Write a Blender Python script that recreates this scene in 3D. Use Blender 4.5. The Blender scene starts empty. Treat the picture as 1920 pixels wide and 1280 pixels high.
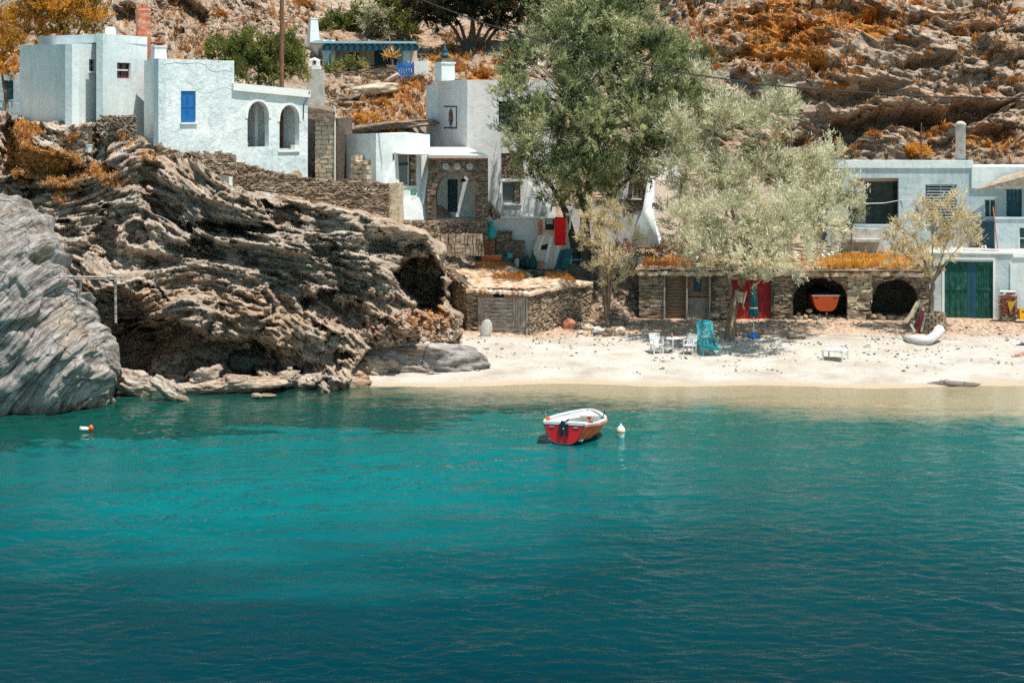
import bpy, math, random
import numpy as np
from mathutils import Vector, Matrix
from mathutils.geometry import tessellate_polygon
from mathutils.bvhtree import BVHTree
random.seed(7); RNG = np.random.default_rng(11)
SC = bpy.context.scene; COL = SC.collection
# ---------------------------------------------------------------- camera, sky, sun, exposure
F, H, YH = 3733., 12., 190.          # focal length in photo pixels, eye height in metres, horizon row
cam = bpy.data.objects.new('camera', bpy.data.cameras.new('camera')); COL.objects.link(cam)
cam.location = (0, 0, H); cam.rotation_euler = (math.radians(90), 0, 0)
cam.data.sensor_width = 36; cam.data.lens = F/1920*36; cam.data.shift_y = -(640-YH)/1920
cam.data.clip_start = 0.5; cam.data.clip_end = 2000; SC.camera = cam
SUN = Vector((0.29, -0.25, 1)).normalized()
ld = bpy.data.lights.new('sun', 'SUN'); ld.energy = 5.0; ld.angle = math.radians(.5); ld.color = (1, .95, .86)
sun = bpy.data.objects.new('sun', ld); COL.objects.link(sun); sun.rotation_euler = SUN.to_track_quat('Z', 'Y').to_euler(); sun.location = (20, -20, 80)
wd = bpy.data.worlds.new('World'); SC.world = wd; wd.use_nodes = True
wn = wd.node_tree; sky = wn.nodes.new('ShaderNodeTexSky'); sky.sky_type = 'NISHITA'; sky.sun_disc = False
sky.sun_elevation = math.asin(SUN.z); sky.sun_rotation = math.atan2(SUN.x, SUN.y); sky.altitude = 0
hs = wn.nodes.new('ShaderNodeMix'); hs.data_type = 'RGBA'; hs.blend_type = 'MULTIPLY'; hs.inputs[0].default_value = 1
wn.links.new(sky.outputs[0], hs.inputs[6]); hs.inputs[7].default_value = (.68, 1.0, .88, 1)
wn.links.new(hs.outputs[2], wn.nodes['Background'].inputs[0]); wn.nodes['Background'].inputs[1].default_value = .12
SC.view_settings.view_transform = 'Standard'; SC.view_settings.look = 'None'
SC.view_settings.exposure = 0.22; SC.view_settings.gamma = 1
SC.cycles.use_denoising = False; SC.cycles.max_bounces = 6; SC.cycles.diffuse_bounces = 3; SC.cycles.glossy_bounces = 3; SC.cycles.transparent_max_bounces = 8

# ---------------------------------------------------------------- helpers
def W(px, py, d): return Vector(((px-960)*d/F, d, H-(py-YH)*d/F))
def PW(px, d, z): return Vector(((px-960)*d/F, d, z))
def ZP(py, d): return H-(py-YH)*d/F

class MB:
    def __init__(s): s.v = []; s.f = []
    def add(s, vs, fs):
        n = len(s.v); s.v += [tuple(v) for v in vs]; s.f += [tuple(i+n for i in f) for f in fs]; return s
    def hexa(s, p): return s.add(p, [(3,2,1,0),(4,5,6,7),(0,1,5,4),(1,2,6,5),(2,3,7,6),(3,0,4,7)])
    def box(s, c, sz, R=None):
        x, y, z = [a/2 for a in sz]
        P = [Vector(q) for q in ((-x,-y,-z),(x,-y,-z),(x,y,-z),(-x,y,-z),(-x,-y,z),(x,-y,z),(x,y,z),(-x,y,z))]
        if R is not None: P = [R @ q for q in P]
        c = Vector(c); return s.hexa([q+c for q in P])
    def loft(s, rings, cap=True, closed=True):
        n = len(rings[0]); vs = [p for r in rings for p in r]; fs = []
        for k in range(len(rings)-1):
            for i in range(n if closed else n-1):
                j = (i+1) % n; fs.append((k*n+i, k*n+j, (k+1)*n+j, (k+1)*n+i))
        if cap: fs.append(tuple(range(n-1,-1,-1))); fs.append(tuple((len(rings)-1)*n+i for i in range(n)))
        return s.add(vs, fs)
    def tube(s, pts, rad, n=8, cap=True, wob=0):
        pts = [Vector(p) for p in pts]; rings = []
        if not hasattr(rad, '__len__'): rad = [rad]*len(pts)
        for i, p in enumerate(pts):
            t = (pts[min(i+1, len(pts)-1)]-pts[max(i-1, 0)]).normalized()
            a = t.cross(Vector((0, 0, 1)) if abs(t.z) < .9 else Vector((0, 1, 0))).normalized(); b = t.cross(a)
            rings.append([p+(a*math.cos(2*math.pi*k/n)+b*math.sin(2*math.pi*k/n))*rad[i]*(1+wob*random.uniform(-1, 1)) for k in range(n)])
        return s.loft(rings, cap)
    def lathe(s, c, prof, n=16, ax=None):
        c = Vector(c); R = Matrix.Identity(3) if ax is None else Vector(ax).to_track_quat('Z', 'Y').to_matrix()
        return s.loft([[c+R @ Vector((r*math.cos(2*math.pi*k/n), r*math.sin(2*math.pi*k/n), z)) for k in range(n)] for r, z in prof])
    def blob(s, c, r, R=None, n=(10, 7), j=.12):
        c = Vector(c); rings = []
        for a in range(n[1]+1):
            th = math.pi*(a+.02)/(n[1]+.04); ring = []
            for b in range(n[0]):
                ph = 2*math.pi*b/n[0]; q = Vector((math.sin(th)*math.cos(ph)*r[0], math.sin(th)*math.sin(ph)*r[1], -math.cos(th)*r[2]))*(1+random.uniform(-j, j))
                ring.append(c+(R @ q if R is not None else q))
            rings.append(ring)
        return s.loft(rings)
    def slab(s, outer, holes, o, u, n, t):
        """flat panel in the (u, z) plane through o with holes, thickness t behind the face (n points outward)"""
        polys = [[Vector((a, b, 0)) for a, b in outer]]+[[Vector((a, b, 0)) for a, b in h] for h in holes]
        flat = [p for q in polys for p in q]; tri = tessellate_polygon(polys); N = len(flat)
        P = lambda p, k: o+u*p.x+Vector((0, 0, 1))*p.y-n*k
        vs = [P(p, 0) for p in flat]+[P(p, t) for p in flat]
        fs = [tuple(f) for f in tri]+[tuple(i+N for i in reversed(f)) for f in tri]; b = 0
        for q in polys:
            m = len(q)
            for i in range(m): j = (i+1) % m; fs.append((b+i, b+j, b+j+N, b+i+N))
            b += m
        return s.add(vs, fs)

ORG = {}
def mesh_obj(name, mb, mat, o=Vector((0, 0, 0)), smooth=False):
    me = bpy.data.meshes.new(name); me.from_pydata([(v[0]-o.x, v[1]-o.y, v[2]-o.z) for v in mb.v], [], mb.f); me.validate(); me.update()
    if mat: me.materials.append(mat)
    if smooth: me.polygons.foreach_set('use_smooth', [True]*len(me.polygons))
    import bmesh
    bm = bmesh.new(); bm.from_mesh(me); bmesh.ops.recalc_face_normals(bm, faces=bm.faces); bm.to_mesh(me); bm.free()
    ob = bpy.data.objects.new(name, me); COL.objects.link(ob); return ob
def tag(o, label=None, cat=None, group=None, kind=None):
    for k, v in (('label', label), ('category', cat), ('group', group), ('kind', kind)):
        if v: o[k] = v
    return o
def thing(name, loc, label, cat, group=None):
    o = bpy.data.objects.new(name, None); COL.objects.link(o); o.location = loc; o.empty_display_size = .2
    ORG[o.name] = Vector(loc); return tag(o, label, cat, group)
def part(name, mb, mat, parent, smooth=False, label=None):
    o = mesh_obj(name, mb, mat, ORG[parent.name], smooth); o.parent = parent; ORG[o.name] = ORG[parent.name]
    if label: o['label'] = label
    return o
def solo(name, mb, mat, loc, label, cat, group=None, smooth=False, kind=None):
    o = mesh_obj(name, mb, mat, Vector(loc), smooth); o.location = loc; ORG[o.name] = Vector(loc)
    return tag(o, label, cat, group, kind)
def np_mesh(name, V, Fc, mat, loc=(0, 0, 0), attrs=None, smooth=True):
    me = bpy.data.meshes.new(name); V = np.asarray(V, dtype=np.float32)-np.array(loc, dtype=np.float32); Fc = np.asarray(Fc, dtype=np.int32); k = Fc.shape[1]
    me.vertices.add(len(V)); me.vertices.foreach_set('co', V.ravel())
    me.loops.add(Fc.size); me.loops.foreach_set('vertex_index', Fc.ravel())
    me.polygons.add(len(Fc)); me.polygons.foreach_set('loop_start', np.arange(0, Fc.size, k, dtype=np.int32)); me.polygons.foreach_set('loop_total', np.full(len(Fc), k, dtype=np.int32))
    me.update(calc_edges=True)
    if smooth: me.polygons.foreach_set('use_smooth', np.ones(len(Fc), dtype=bool))
    for an, (dom, arr) in (attrs or {}).items():
        a = me.attributes.new(an, 'FLOAT', dom); a.data.foreach_set('value', np.asarray(arr, dtype=np.float32).ravel())
    me.materials.append(mat); o = bpy.data.objects.new(name, me); COL.objects.link(o); o.location = loc; return o
def copy_tree(o, parent=None):
    c = o.copy(); COL.objects.link(c)
    if parent: c.parent = parent
    for ch in [x for x in o.children]: copy_tree(ch, c)
    return c

# ---------------------------------------------------------------- noise (numpy)
def _h(i, j, k, s):
    n = (i*374761393+j*668265263+k*2147483647+s*1274126177) & 0x7fffffff
    n = ((n ^ (n >> 13))*1274126177) & 0x7fffffff; n = ((n ^ (n >> 16))*668265263) & 0x7fffffff
    return (n % 65536)/32768.-1
def vn(x, y, z, s=0):
    x, y, z = np.broadcast_arrays(*[np.asarray(a, dtype=float) for a in (x, y, z)])
    i, j, k = [np.floor(a).astype(np.int64) for a in (x, y, z)]; fx, fy, fz = x-i, y-j, z-k
    fx, fy, fz = [a*a*(3-2*a) for a in (fx, fy, fz)]; L = lambda a, b, t: a+(b-a)*t
    c = lambda a, b, d: _h(i+a, j+b, k+d, s)
    return L(L(L(c(0,0,0), c(1,0,0), fx), L(c(0,1,0), c(1,1,0), fx), fy), L(L(c(0,0,1), c(1,0,1), fx), L(c(0,1,1), c(1,1,1), fx), fy), fz)
def fbm(x, y, z, o=4, s=0):
    r = 0; a = 1.
    for q in range(o): r = r+a*vn(x*2**q, y*2**q, z*2**q, s+q); a *= .5
    return r/1.9
def sst(a, b, x): t = np.clip((x-a)/(b-a), 0, 1); return t*t*(3-2*t)
def strata(u, w, v, s=0, layers=((1.5, .60, .22), (.62, .38, .5), (.27, .27, 1.2), (.12, .14, 2.6))):
    """layered rock broken into blocks: beds of several thicknesses, each block sticking out by its own amount"""
    out = 0
    for n, (th, am, fu) in enumerate(layers):
        q = w/th+1.1*vn(u*fu*.8, v*fu, 3.3*n, s+40+n)+.35*vn(u*fu*4, v*fu*2, w/th, s+60+n); i = np.floor(q).astype(np.int64); f = q-i
        def blk(ii):
            x = u*fu*1.25+v*fu*.7+.5*vn(u*fu*3, w/th*.8, 0, s+80+n)+(_h(ii, ii*3, 0, s+5)*3); k = np.floor(x).astype(np.int64); g = sst(.86, 1., x-k)
            a = _h(k, ii, 7, s+n); b = _h(k+1, ii, 7, s+n); return (a+(b-a)*g)*.92+.30*vn(u*fu, v*fu+ii*17.3, ii*5.1, s+n)
        a, b = blk(i), blk(i+1); out = out+am*(a+(b-a)*sst(.82, 1., f))
    return out
# ---------------------------------------------------------------- materials
class NT:
    def __init__(s, name):
        s.m = bpy.data.materials.new(name); s.m.use_nodes = True; s.t = s.m.node_tree; s.t.nodes.clear()
        s.out = s.n('OutputMaterial')
    def n(s, ty, **k):
        x = s.t.nodes.new('ShaderNode'+ty)
        for a, b in k.items(): setattr(x, a, b)
        return x
    def l(s, a, b): s.t.links.new(a, b)
    def set(s, node, inp, val):
        if isinstance(val, bpy.types.NodeSocket): s.l(val, node.inputs[inp])
        else:
            if isinstance(val, tuple) and len(val) == 3 and node.inputs[inp].type == 'RGBA': val = (*val, 1)
            node.inputs[inp].default_value = val
    def pos(s, scale=(1, 1, 1), rot=(0, 0, 0), obj=False):
        c = s.n('TexCoord').outputs['Object'] if obj else s.n('NewGeometry').outputs['Position']
        m = s.n('Mapping'); s.l(c, m.inputs[0]); m.inputs['Scale'].default_value = scale; m.inputs['Rotation'].default_value = rot; return m.outputs[0]
    def noise(s, vec, sc, det=4, rough=.6, dist=0):
        x = s.n('TexNoise'); s.l(vec, x.inputs['Vector']); x.inputs['Scale'].default_value = sc; x.inputs['Detail'].default_value = det
        x.inputs['Roughness'].default_value = rough; x.inputs['Distortion'].default_value = dist; return x.outputs[0]
    def vor(s, vec, sc, feat='F1'):
        x = s.n('TexVoronoi', feature=feat); s.l(vec, x.inputs['Vector']); x.inputs['Scale'].default_value = sc; return x
    def ramp(s, fac, stops, interp='LINEAR'):
        r = s.n('ValToRGB'); s.l(fac, r.inputs[0]); r.color_ramp.interpolation = interp; e = r.color_ramp.elements
        while len(e) < len(stops): e.new(.5)
        for i, (p, c) in enumerate(stops): e[i].position = p; e[i].color = (*c, 1) if hasattr(c, '__len__') else (c, c, c, 1)
        return r.outputs[0]
    def mix(s, fac, a, b, mode='MIX'):
        x = s.n('Mix', data_type='RGBA', blend_type=mode); s.set(x, 0, fac); s.set(x, 6, a); s.set(x, 7, b); return x.outputs[2]
    def math(s, op, a, b=0, c=None, clamp=False):
        x = s.n('Math', operation=op, use_clamp=clamp); s.set(x, 0, a); s.set(x, 1, b)
        if c is not None: s.set(x, 2, c)
        return x.outputs[0]
    def attr(s, name): return s.n('Attribute', attribute_name=name).outputs['Fac']
    def bump(s, h, st=.5, dist=.05, nrm=None):
        b = s.n('Bump'); s.l(h, b.inputs['Height']); b.inputs['Strength'].default_value = st; b.inputs['Distance'].default_value = dist
        if nrm: s.l(nrm, b.inputs['Normal'])
        return b.outputs[0]
    def pbsdf(s, col, rough=.8, normal=None, spec=.3, metal=0, out=True):
        p = s.n('BsdfPrincipled'); s.set(p, 'Base Color', col); s.set(p, 'Roughness', rough); p.inputs['Specular IOR Level'].default_value = spec
        p.inputs['Metallic'].default_value = metal
        if normal: s.l(normal, p.inputs['Normal'])
        if out: s.l(p.outputs[0], s.out.inputs[0])
        return p.outputs[0]

def rock_mat(name, tint=(1, 1, 1), dry=1.0, bed=True):
    t = NT(name)
    if bed:
        cx = t.n('CombineXYZ'); t.l(t.attr('bu'), cx.inputs[0]); t.l(t.attr('bw'), cx.inputs[1]); t.l(t.attr('bv'), cx.inputs[2])
        m1 = t.n('Mapping'); t.l(cx.outputs[0], m1.inputs[0]); m1.inputs['Scale'].default_value = (1.6, 7, 1.6); v1 = m1.outputs[0]
        m2 = t.n('Mapping'); t.l(cx.outputs[0], m2.inputs[0]); m2.inputs['Scale'].default_value = (.6, 2.2, .6); v2 = m2.outputs[0]
    else: v1 = t.pos((1, 1, 9), (0, .35, 0)); v2 = t.pos((.4, .4, 2.4), (0, .35, 0))
    p = t.pos()
    fine = t.noise(v1, 1.9, 11, .78, .12); mid = t.noise(v2, 1.2, 8, .70, .15); big = t.noise(p, .22, 4, .6); gr = t.noise(p, 6, 6, .7)
    c = t.ramp(fine, [(.34, (.045, .044, .045)), (.44, (.15, .13, .115)), (.50, (.42, .36, .30)), (.58, (.60, .55, .50)), (.74, (.78, .74, .70))])
    c2 = t.ramp(mid, [(.33, (.10, .075, .06)), (.45, (.30, .20, .125)), (.55, (.56, .42, .30)), (.68, (.62, .57, .53))])
    c = t.mix(.45, c, c2); c = t.mix(t.ramp(big, [(.44, 0.), (.68, .7)]), c, t.mix(1., c, (1.0, .76, .56), 'MULTIPLY'))
    c = t.mix(t.ramp(gr, [(.45, 0.), (.75, .5)]), c, t.mix(1., c, (.55, .53, .54), 'MULTIPLY'))
    x_ = t.n('Mix', data_type='RGBA', blend_type='MULTIPLY', clamp_result=True); t.set(x_, 0, 1.); t.set(x_, 6, c); t.set(x_, 7, tint); c = t.mix(1., x_.outputs[2], (.86, .85, .84), 'DARKEN')
    # orange lichen and dry growth
    if bed:
        m = t.attr('mask'); g2 = t.noise(p, 3.2, 6, .75)
        f = t.math('ADD', t.math('MULTIPLY', m, 1.25), t.math('MULTIPLY', g2, .9)); f = t.ramp(f, [(.93, 0.), (1.12, 1.)])
        oc = t.ramp(t.noise(p, 9, 5, .8), [(.3, (.10, .045, .015)), (.45, (.45, .16, .03)), (.58, (.72, .31, .06)), (.75, (.80, .52, .22))])
        c = t.mix(f, c, oc)
        sm = t.attr('sand'); sc_ = t.ramp(t.noise(p, 7, 5, .7), [(.3, (.30, .2, .13)), (.5, (.6, .5, .4)), (.7, (.8, .72, .62))]); c = t.mix(sm, c, sc_)
        # dark wet band and algae at the waterline
        z = t.n('SeparateXYZ'); t.l(t.n('NewGeometry').outputs['Position'], z.inputs[0])
        wz = t.math('ADD', z.outputs[2], t.math('MULTIPLY', mid, .5)); wet = t.ramp(wz, [(.0, 1.), (.33, .9), (.55, 0.)])
        c = t.mix(wet, c, t.mix(.55, c, (.13, .085, .045)))
    h = t.math('ADD', t.math('MULTIPLY', fine, 1.0), t.math('MULTIPLY', gr, .5))
    t.pbsdf(c, .9, t.bump(h, 1., .22), .2); return t.m
M = {}
M['rock'] = rock_mat('layered_rock', (1.62, 1.60, 1.62))
def slab_mat():
    t = NT('pale_striated_slab'); cx = t.n('CombineXYZ'); t.l(t.attr('bu'), cx.inputs[0]); t.l(t.attr('bw'), cx.inputs[1]); t.l(t.attr('bv'), cx.inputs[2])
    def mp(sc): m = t.n('Mapping'); t.l(cx.outputs[0], m.inputs[0]); m.inputs['Scale'].default_value = sc; return m.outputs[0]
    p = t.pos(); f = t.noise(mp((.7, 12, .7)), 1., 10, .72, .1); mid = t.noise(mp((.35, 2.9, .35)), 1., 8, .68, .1); g = t.noise(p, 9, 6, .75); big = t.noise(p, .45, 4, .6)
    c = t.ramp(f, [(.36, (.10, .085, .08)), (.44, (.38, .34, .32)), (.52, (.64, .59, .57)), (.66, (.84, .80, .79))])
    c = t.mix(t.ramp(mid, [(.36, .8), (.50, 0.)]), c, t.mix(1., c, (.42, .37, .34), 'MULTIPLY'))
    c = t.mix(t.ramp(big, [(.52, 0.), (.7, .5)]), c, (.50, .36, .22))
    c = t.mix(t.ramp(g, [(.56, 0.), (.72, .55)]), c, (.16, .12, .10))
    v = t.n('TexVoronoi', feature='DISTANCE_TO_EDGE'); t.l(mp((.30, .75, .5)), v.inputs['Vector']); v.inputs['Scale'].default_value = 1.
    crk = t.ramp(v.outputs['Distance'], [(.0, 1.), (.012, 0.)]); c = t.mix(t.math('MULTIPLY', t.math('MULTIPLY', crk, t.ramp(big, [(.45, 0.), (.55, 1.)])), .7), c, (.05, .04, .04))
    z = t.n('SeparateXYZ'); t.l(t.n('NewGeometry').outputs['Position'], z.inputs[0]); wz = t.math('ADD', z.outputs[2], t.math('MULTIPLY', mid, .6)); c = t.mix(t.ramp(wz, [(.0, 1.), (.4, .8), (.7, 0.)]), c, t.mix(.6, c, (.13, .085, .045)))
    c = t.mix(1., c, (.84, .81, .79), 'MULTIPLY'); br = t.noise(mp((.5, 1.1, .5)), 1., 6, .7, .3); c = t.mix(t.ramp(br, [(.52, 0.), (.66, .75)]), c, t.mix(1., c, (.62, .44, .30), 'MULTIPLY')); c = t.mix(t.ramp(br, [(.30, .8), (.42, 0.)]), c, t.mix(1., c, (.34, .32, .32), 'MULTIPLY'))
    h = t.math('ADD', t.math('MULTIPLY', f, 1.2), t.math('ADD', t.math('MULTIPLY', g, .5), t.math('MULTIPLY', t.math('SUBTRACT', 1., crk), .5))); t.pbsdf(c, .85, t.bump(h, 1., .16), .25); return t.m
M['pale_rock'] = slab_mat()
M['hill_rock'] = rock_mat('hillside_rock', (1.30, 1.22, 1.18))

def plaster(name, c=(.78, .80, .78), dirt=(.50, .55, .56), amt=.35, bst=.35, grime=(.30, .26, .22)):
    t = NT(name); p = t.pos(); a = t.noise(p, .9, 5, .6, .5); b = t.noise(p, 4.5, 6, .65); s = t.noise(t.pos((3, 3, .5)), 1.6, 5, .65)
    col = t.mix(t.ramp(a, [(.35, 0.), (.7, amt*2)]), c, dirt)
    col = t.mix(t.ramp(s, [(.53, 0.), (.76, amt)]), col, grime)
    col = t.mix(t.ramp(b, [(.62, 0.), (.78, amt*.8)]), col, dirt)
    h = t.math('ADD', t.math('MULTIPLY', a, 1.), t.math('MULTIPLY', b, .45))
    t.pbsdf(col, .85, t.bump(h, bst, .10), .2); return t.m
M['plaster'] = plaster('white_plaster', (.82, .85, .84), (.58, .66, .68))
M['plaster_rough'] = plaster('rough_white_plaster', (.83, .86, .86), (.54, .64, .67), .4, .95)
M['plaster_grey'] = plaster('grey_white_plaster', (.73, .71, .70), (.56, .56, .57), .35, .35)
M['plaster_pink'] = plaster('beige_plaster', (.74, .60, .51), (.62, .51, .44), .3)
M['plaster_worn'] = plaster('worn_blue_grey_plaster', (.62, .68, .70), (.42, .52, .56), .55, .5)
M['white_lime'] = plaster('fresh_whitewash', (.86, .85, .82), (.74, .75, .75), .2, .2)

def noisy(name, stops, sc=4, stretch=(1, 1, 1), rough=.8, bst=.3, dist=.03, det=5, spec=.3, obj=False):
    t = NT(name); p = t.pos(stretch, obj=obj); a = t.noise(p, sc, det, .65)
    t.pbsdf(t.ramp(a, stops), rough, t.bump(a, bst, dist) if bst else None, spec); return t.m
def shade(c, k): return tuple(min(1, x*k) for x in c)
def paint(name, c, rough=.5, wear=.35, sc=5, stretch=(1, 1, 1), spec=.4):
    return noisy(name, [(.25, shade(c, 1-wear)), (.5, c), (.8, shade(c, 1+wear*.6))], sc, stretch, rough, .15, .01, spec=spec)
M['stone'] = noisy('dry_stone', [(.28, (.06, .042, .032)), (.42, (.20, .14, .095)), (.55, (.38, .28, .20)), (.72, (.60, .51, .43))], 2.2, (1, 1, 2.5), .9, .6, .05, 8)
M['stone_dark'] = noisy('dark_stone', [(.28, (.05, .04, .035)), (.45, (.17, .12, .09)), (.6, (.32, .24, .18)), (.75, (.45, .36, .29))], 3.2, (1, 1, 2.5), .9, .6, .05, 8)
M['stone_pale'] = noisy('pale_beige_stone', [(.3, (.30, .22, .14)), (.5, (.58, .46, .33)), (.7, (.70, .62, .50))], 3, (1, 1, 2), .9, .5, .04, 7)
M['mortar'] = noisy('earth_mortar', [(.3, (.05, .038, .03)), (.6, (.16, .12, .09)), (.8, (.28, .21, .15))], 5, (1, 1, 2), .95, .5, .05)
M['wood'] = noisy('weathered_wood', [(.36, (.10, .075, .06)), (.5, (.36, .30, .26)), (.64, (.62, .56, .51))], 3, (1, 1, 9), .85, .5, .02, 8)
M['wood_v'] = noisy('weathered_upright_boards', [(.3, (.12, .09, .075)), (.5, (.34, .28, .24)), (.7, (.55, .48, .43))], 3, (9, 9, 1), .85, .5, .02, 8)
M['wood_brown'] = noisy('brown_boards', [(.3, (.09, .055, .035)), (.5, (.24, .155, .10)), (.7, (.40, .29, .20))], 3, (1, 1, 9), .85, .5, .02, 8)
M['pole'] = noisy('brown_pole_wood', [(.3, (.10, .045, .025)), (.6, (.26, .12, .065))], 4, (5, 5, .6), .85, .4, .02)
M['bark'] = noisy('tamarisk_bark', [(.3, (.08, .055, .04)), (.5, (.22, .15, .10)), (.7, (.42, .31, .22))], 7, (1, 1, .35), .95, .8, .04, 7)
M['bark_dark'] = noisy('dark_bark', [(.3, (.035, .03, .025)), (.6, (.13, .10, .08))], 6, (1, 1, .3), .95, .8, .04, 6)
M['blue'] = paint('blue_paint', (.015, .14, .42), .5); M['blue_dark'] = paint('dark_blue_paint', (.008, .045, .085), .5)
M['petrol'] = paint('petrol_blue_paint', (.008, .075, .115), .55); M['pale_blue'] = paint('pale_blue_paint', (.40, .56, .62), .6, .25)
M['teal'] = paint('teal_plastic', (.02, .33, .37), .45, .15); M['teal_dark'] = paint('dark_teal_cloth', (.008, .11, .12), .7, .4)
M['green_door'] = noisy('peeling_green_paint', [(.3, (.003, .035, .03)), (.5, (.006, .085, .065)), (.62, (.03, .12, .09)), (.72, (.22, .25, .20))], 4.5, (2.2, 2.2, .7), .7, .35, .02, 8)
M['red_door'] = noisy('faded_red_paint', [(.3, (.14, .008, .01)), (.5, (.34, .018, .02)), (.75, (.50, .07, .05))], 4, (2, 2, .6), .65, .3, .02, 7)
M['maroon'] = paint('maroon_paint', (.22, .02, .04), .6)
M['white_paint'] = paint('white_paint', (.78, .78, .75), .5, .12); M['white_plastic'] = paint('white_plastic', (.80, .80, .78), .4, .08)
M['red_boat'] = paint('red_boat_paint', (.90, .012, .02), .3, .12, 3, spec=.5)
M['orange_boat'] = noisy('faded_orange_hull', [(.3, (.60, .05, .02)), (.45, (.92, .11, .03)), (.6, (.98, .20, .07)), (.75, (.80, .08, .03))], 3.5, (1, 1, 1), .55, .2, .01, 8)
M['orange'] = paint('orange_paint', (.88, .12, .015), .45, .12); M['red_cloth'] = paint('red_cloth', (.80, .012, .018), .8, .15, 3)
M['black'] = paint('black_rubber', (.012, .02, .026), .6, .3); M['antifoul'] = paint('dark_antifouling', (.02, .05, .07), .6, .3)
M['metal'] = noisy('grey_metal', [(.3, (.25, .25, .25)), (.7, (.55, .56, .57))], 6, (1, 1, 1), .45, .1, .01, spec=.5)
M['rust'] = noisy('rusty_iron', [(.3, (.07, .025, .015)), (.6, (.26, .10, .05))], 9, (1, 1, 1), .85, .3, .01)
M['brick'] = noisy('red_brick', [(.3, (.10, .03, .02)), (.5, (.30, .10, .06)), (.7, (.45, .22, .15))], 5, (1, 1, 3), .9, .5, .03)
M['terracotta'] = noisy('worn_terracotta', [(.3, (.35, .08, .04)), (.5, (.55, .20, .12)), (.7, (.66, .42, .30))], 4, (1, 1, 1.3), .85, .4, .03)
M['yellow'] = paint('yellow_plastic', (.85, .42, .01), .45, .12); M['buoy'] = paint('buoy_white', (.82, .80, .74), .4, .08)
M['gold'] = paint('ochre_paint', (.55, .33, .03), .5, .2); M['green_sign'] = paint('green_sign_paint', (.01, .20, .08), .5, .1)
M['concrete'] = noisy('old_concrete', [(.3, (.34, .31, .28)), (.5, (.52, .48, .44)), (.75, (.66, .63, .59))], 3, (1, 1, 1), .9, .4, .03, 7)
M['driftwood'] = noisy('driftwood', [(.3, (.28, .22, .18)), (.45, (.55, .51, .48)), (.7, (.74, .72, .69))], 5, (1, 3, 3), .85, .5, .03, 7)
M['tile'] = noisy('stone_tile_roof', [(.3, (.22, .15, .11)), (.5, (.42, .32, .25)), (.7, (.58, .50, .43))], 6, (1, 1, 1), .9, .5, .04)
M['cable'] = paint('black_cable', (.015, .018, .02), .7, .2); M['curtain'] = paint('grey_curtain', (.22, .23, .23), .9, .25, 7, (6, 6, .5))
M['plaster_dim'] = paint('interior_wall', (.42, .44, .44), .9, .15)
def glass_mat():
    t = NT('dark_window_glass'); a = t.noise(t.pos(), 2.5, 3)
    t.pbsdf(t.ramp(a, [(.3, (.012, .03, .035)), (.7, (.05, .08, .085))]), .12, None, .5); return t.m
M['glass'] = glass_mat()
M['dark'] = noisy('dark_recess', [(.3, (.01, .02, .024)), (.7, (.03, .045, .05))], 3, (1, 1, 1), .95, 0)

def foliage(name, stops, trans=.35):
    t = NT(name); c = t.ramp(t.attr('tint'), stops)
    d = t.n('BsdfDiffuse'); t.l(c, d.inputs[0]); tr = t.n('BsdfTranslucent'); t.l(c, tr.inputs[0])
    m = t.n('MixShader'); m.inputs[0].default_value = trans; t.l(d.outputs[0], m.inputs[1]); t.l(tr.outputs[0], m.inputs[2]); t.l(m.outputs[0], t.out.inputs[0]); return t.m
M['fol_dark'] = foliage('deep_green_tamarisk', [(0, (.03, .05, .03)), (.3, (.10, .14, .06)), (.6, (.31, .35, .16)), (1, (.66, .63, .37))])
M['fol_pale'] = foliage('silvery_tamarisk', [(0, (.14, .14, .07)), (.35, (.42, .41, .25)), (.65, (.69, .65, .45)), (1, (.86, .80, .60))])
M['fol_yellow'] = foliage('straw_tamarisk', [(0, (.18, .14, .07)), (.35, (.50, .41, .23)), (.7, (.78, .65, .41)), (1, (.88, .76, .54))])
M['fol_orange'] = foliage('rust_orange_foliage', [(0, (.09, .07, .02)), (.35, (.24, .16, .04)), (.65, (.60, .27, .045)), (1, (.85, .42, .07))])
M['fol_green'] = foliage('green_bush', [(0, (.03, .05, .015)), (.4, (.11, .15, .035)), (.75, (.26, .26, .08)), (1, (.45, .36, .14))])
M['fol_pine'] = foliage('dark_pine', [(0, (.012, .018, .012)), (.5, (.045, .05, .028)), (.85, (.14, .11, .05)), (1, (.30, .20, .09))])
M['dry'] = foliage('dry_orange_growth', [(0, (.10, .05, .03)), (.3, (.34, .15, .05)), (.65, (.66, .27, .06)), (1, (.80, .52, .26))], .15)
M['dry_brown'] = foliage('dry_brown_growth', [(0, (.06, .035, .025)), (.4, (.22, .13, .08)), (.75, (.42, .27, .15)), (1, (.60, .44, .28))], .15)
M['dry_grass'] = foliage('dry_golden_grass', [(0, (.30, .12, .02)), (.35, (.62, .28, .04)), (.7, (.82, .46, .10)), (1, (.90, .66, .32))], .3)

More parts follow.
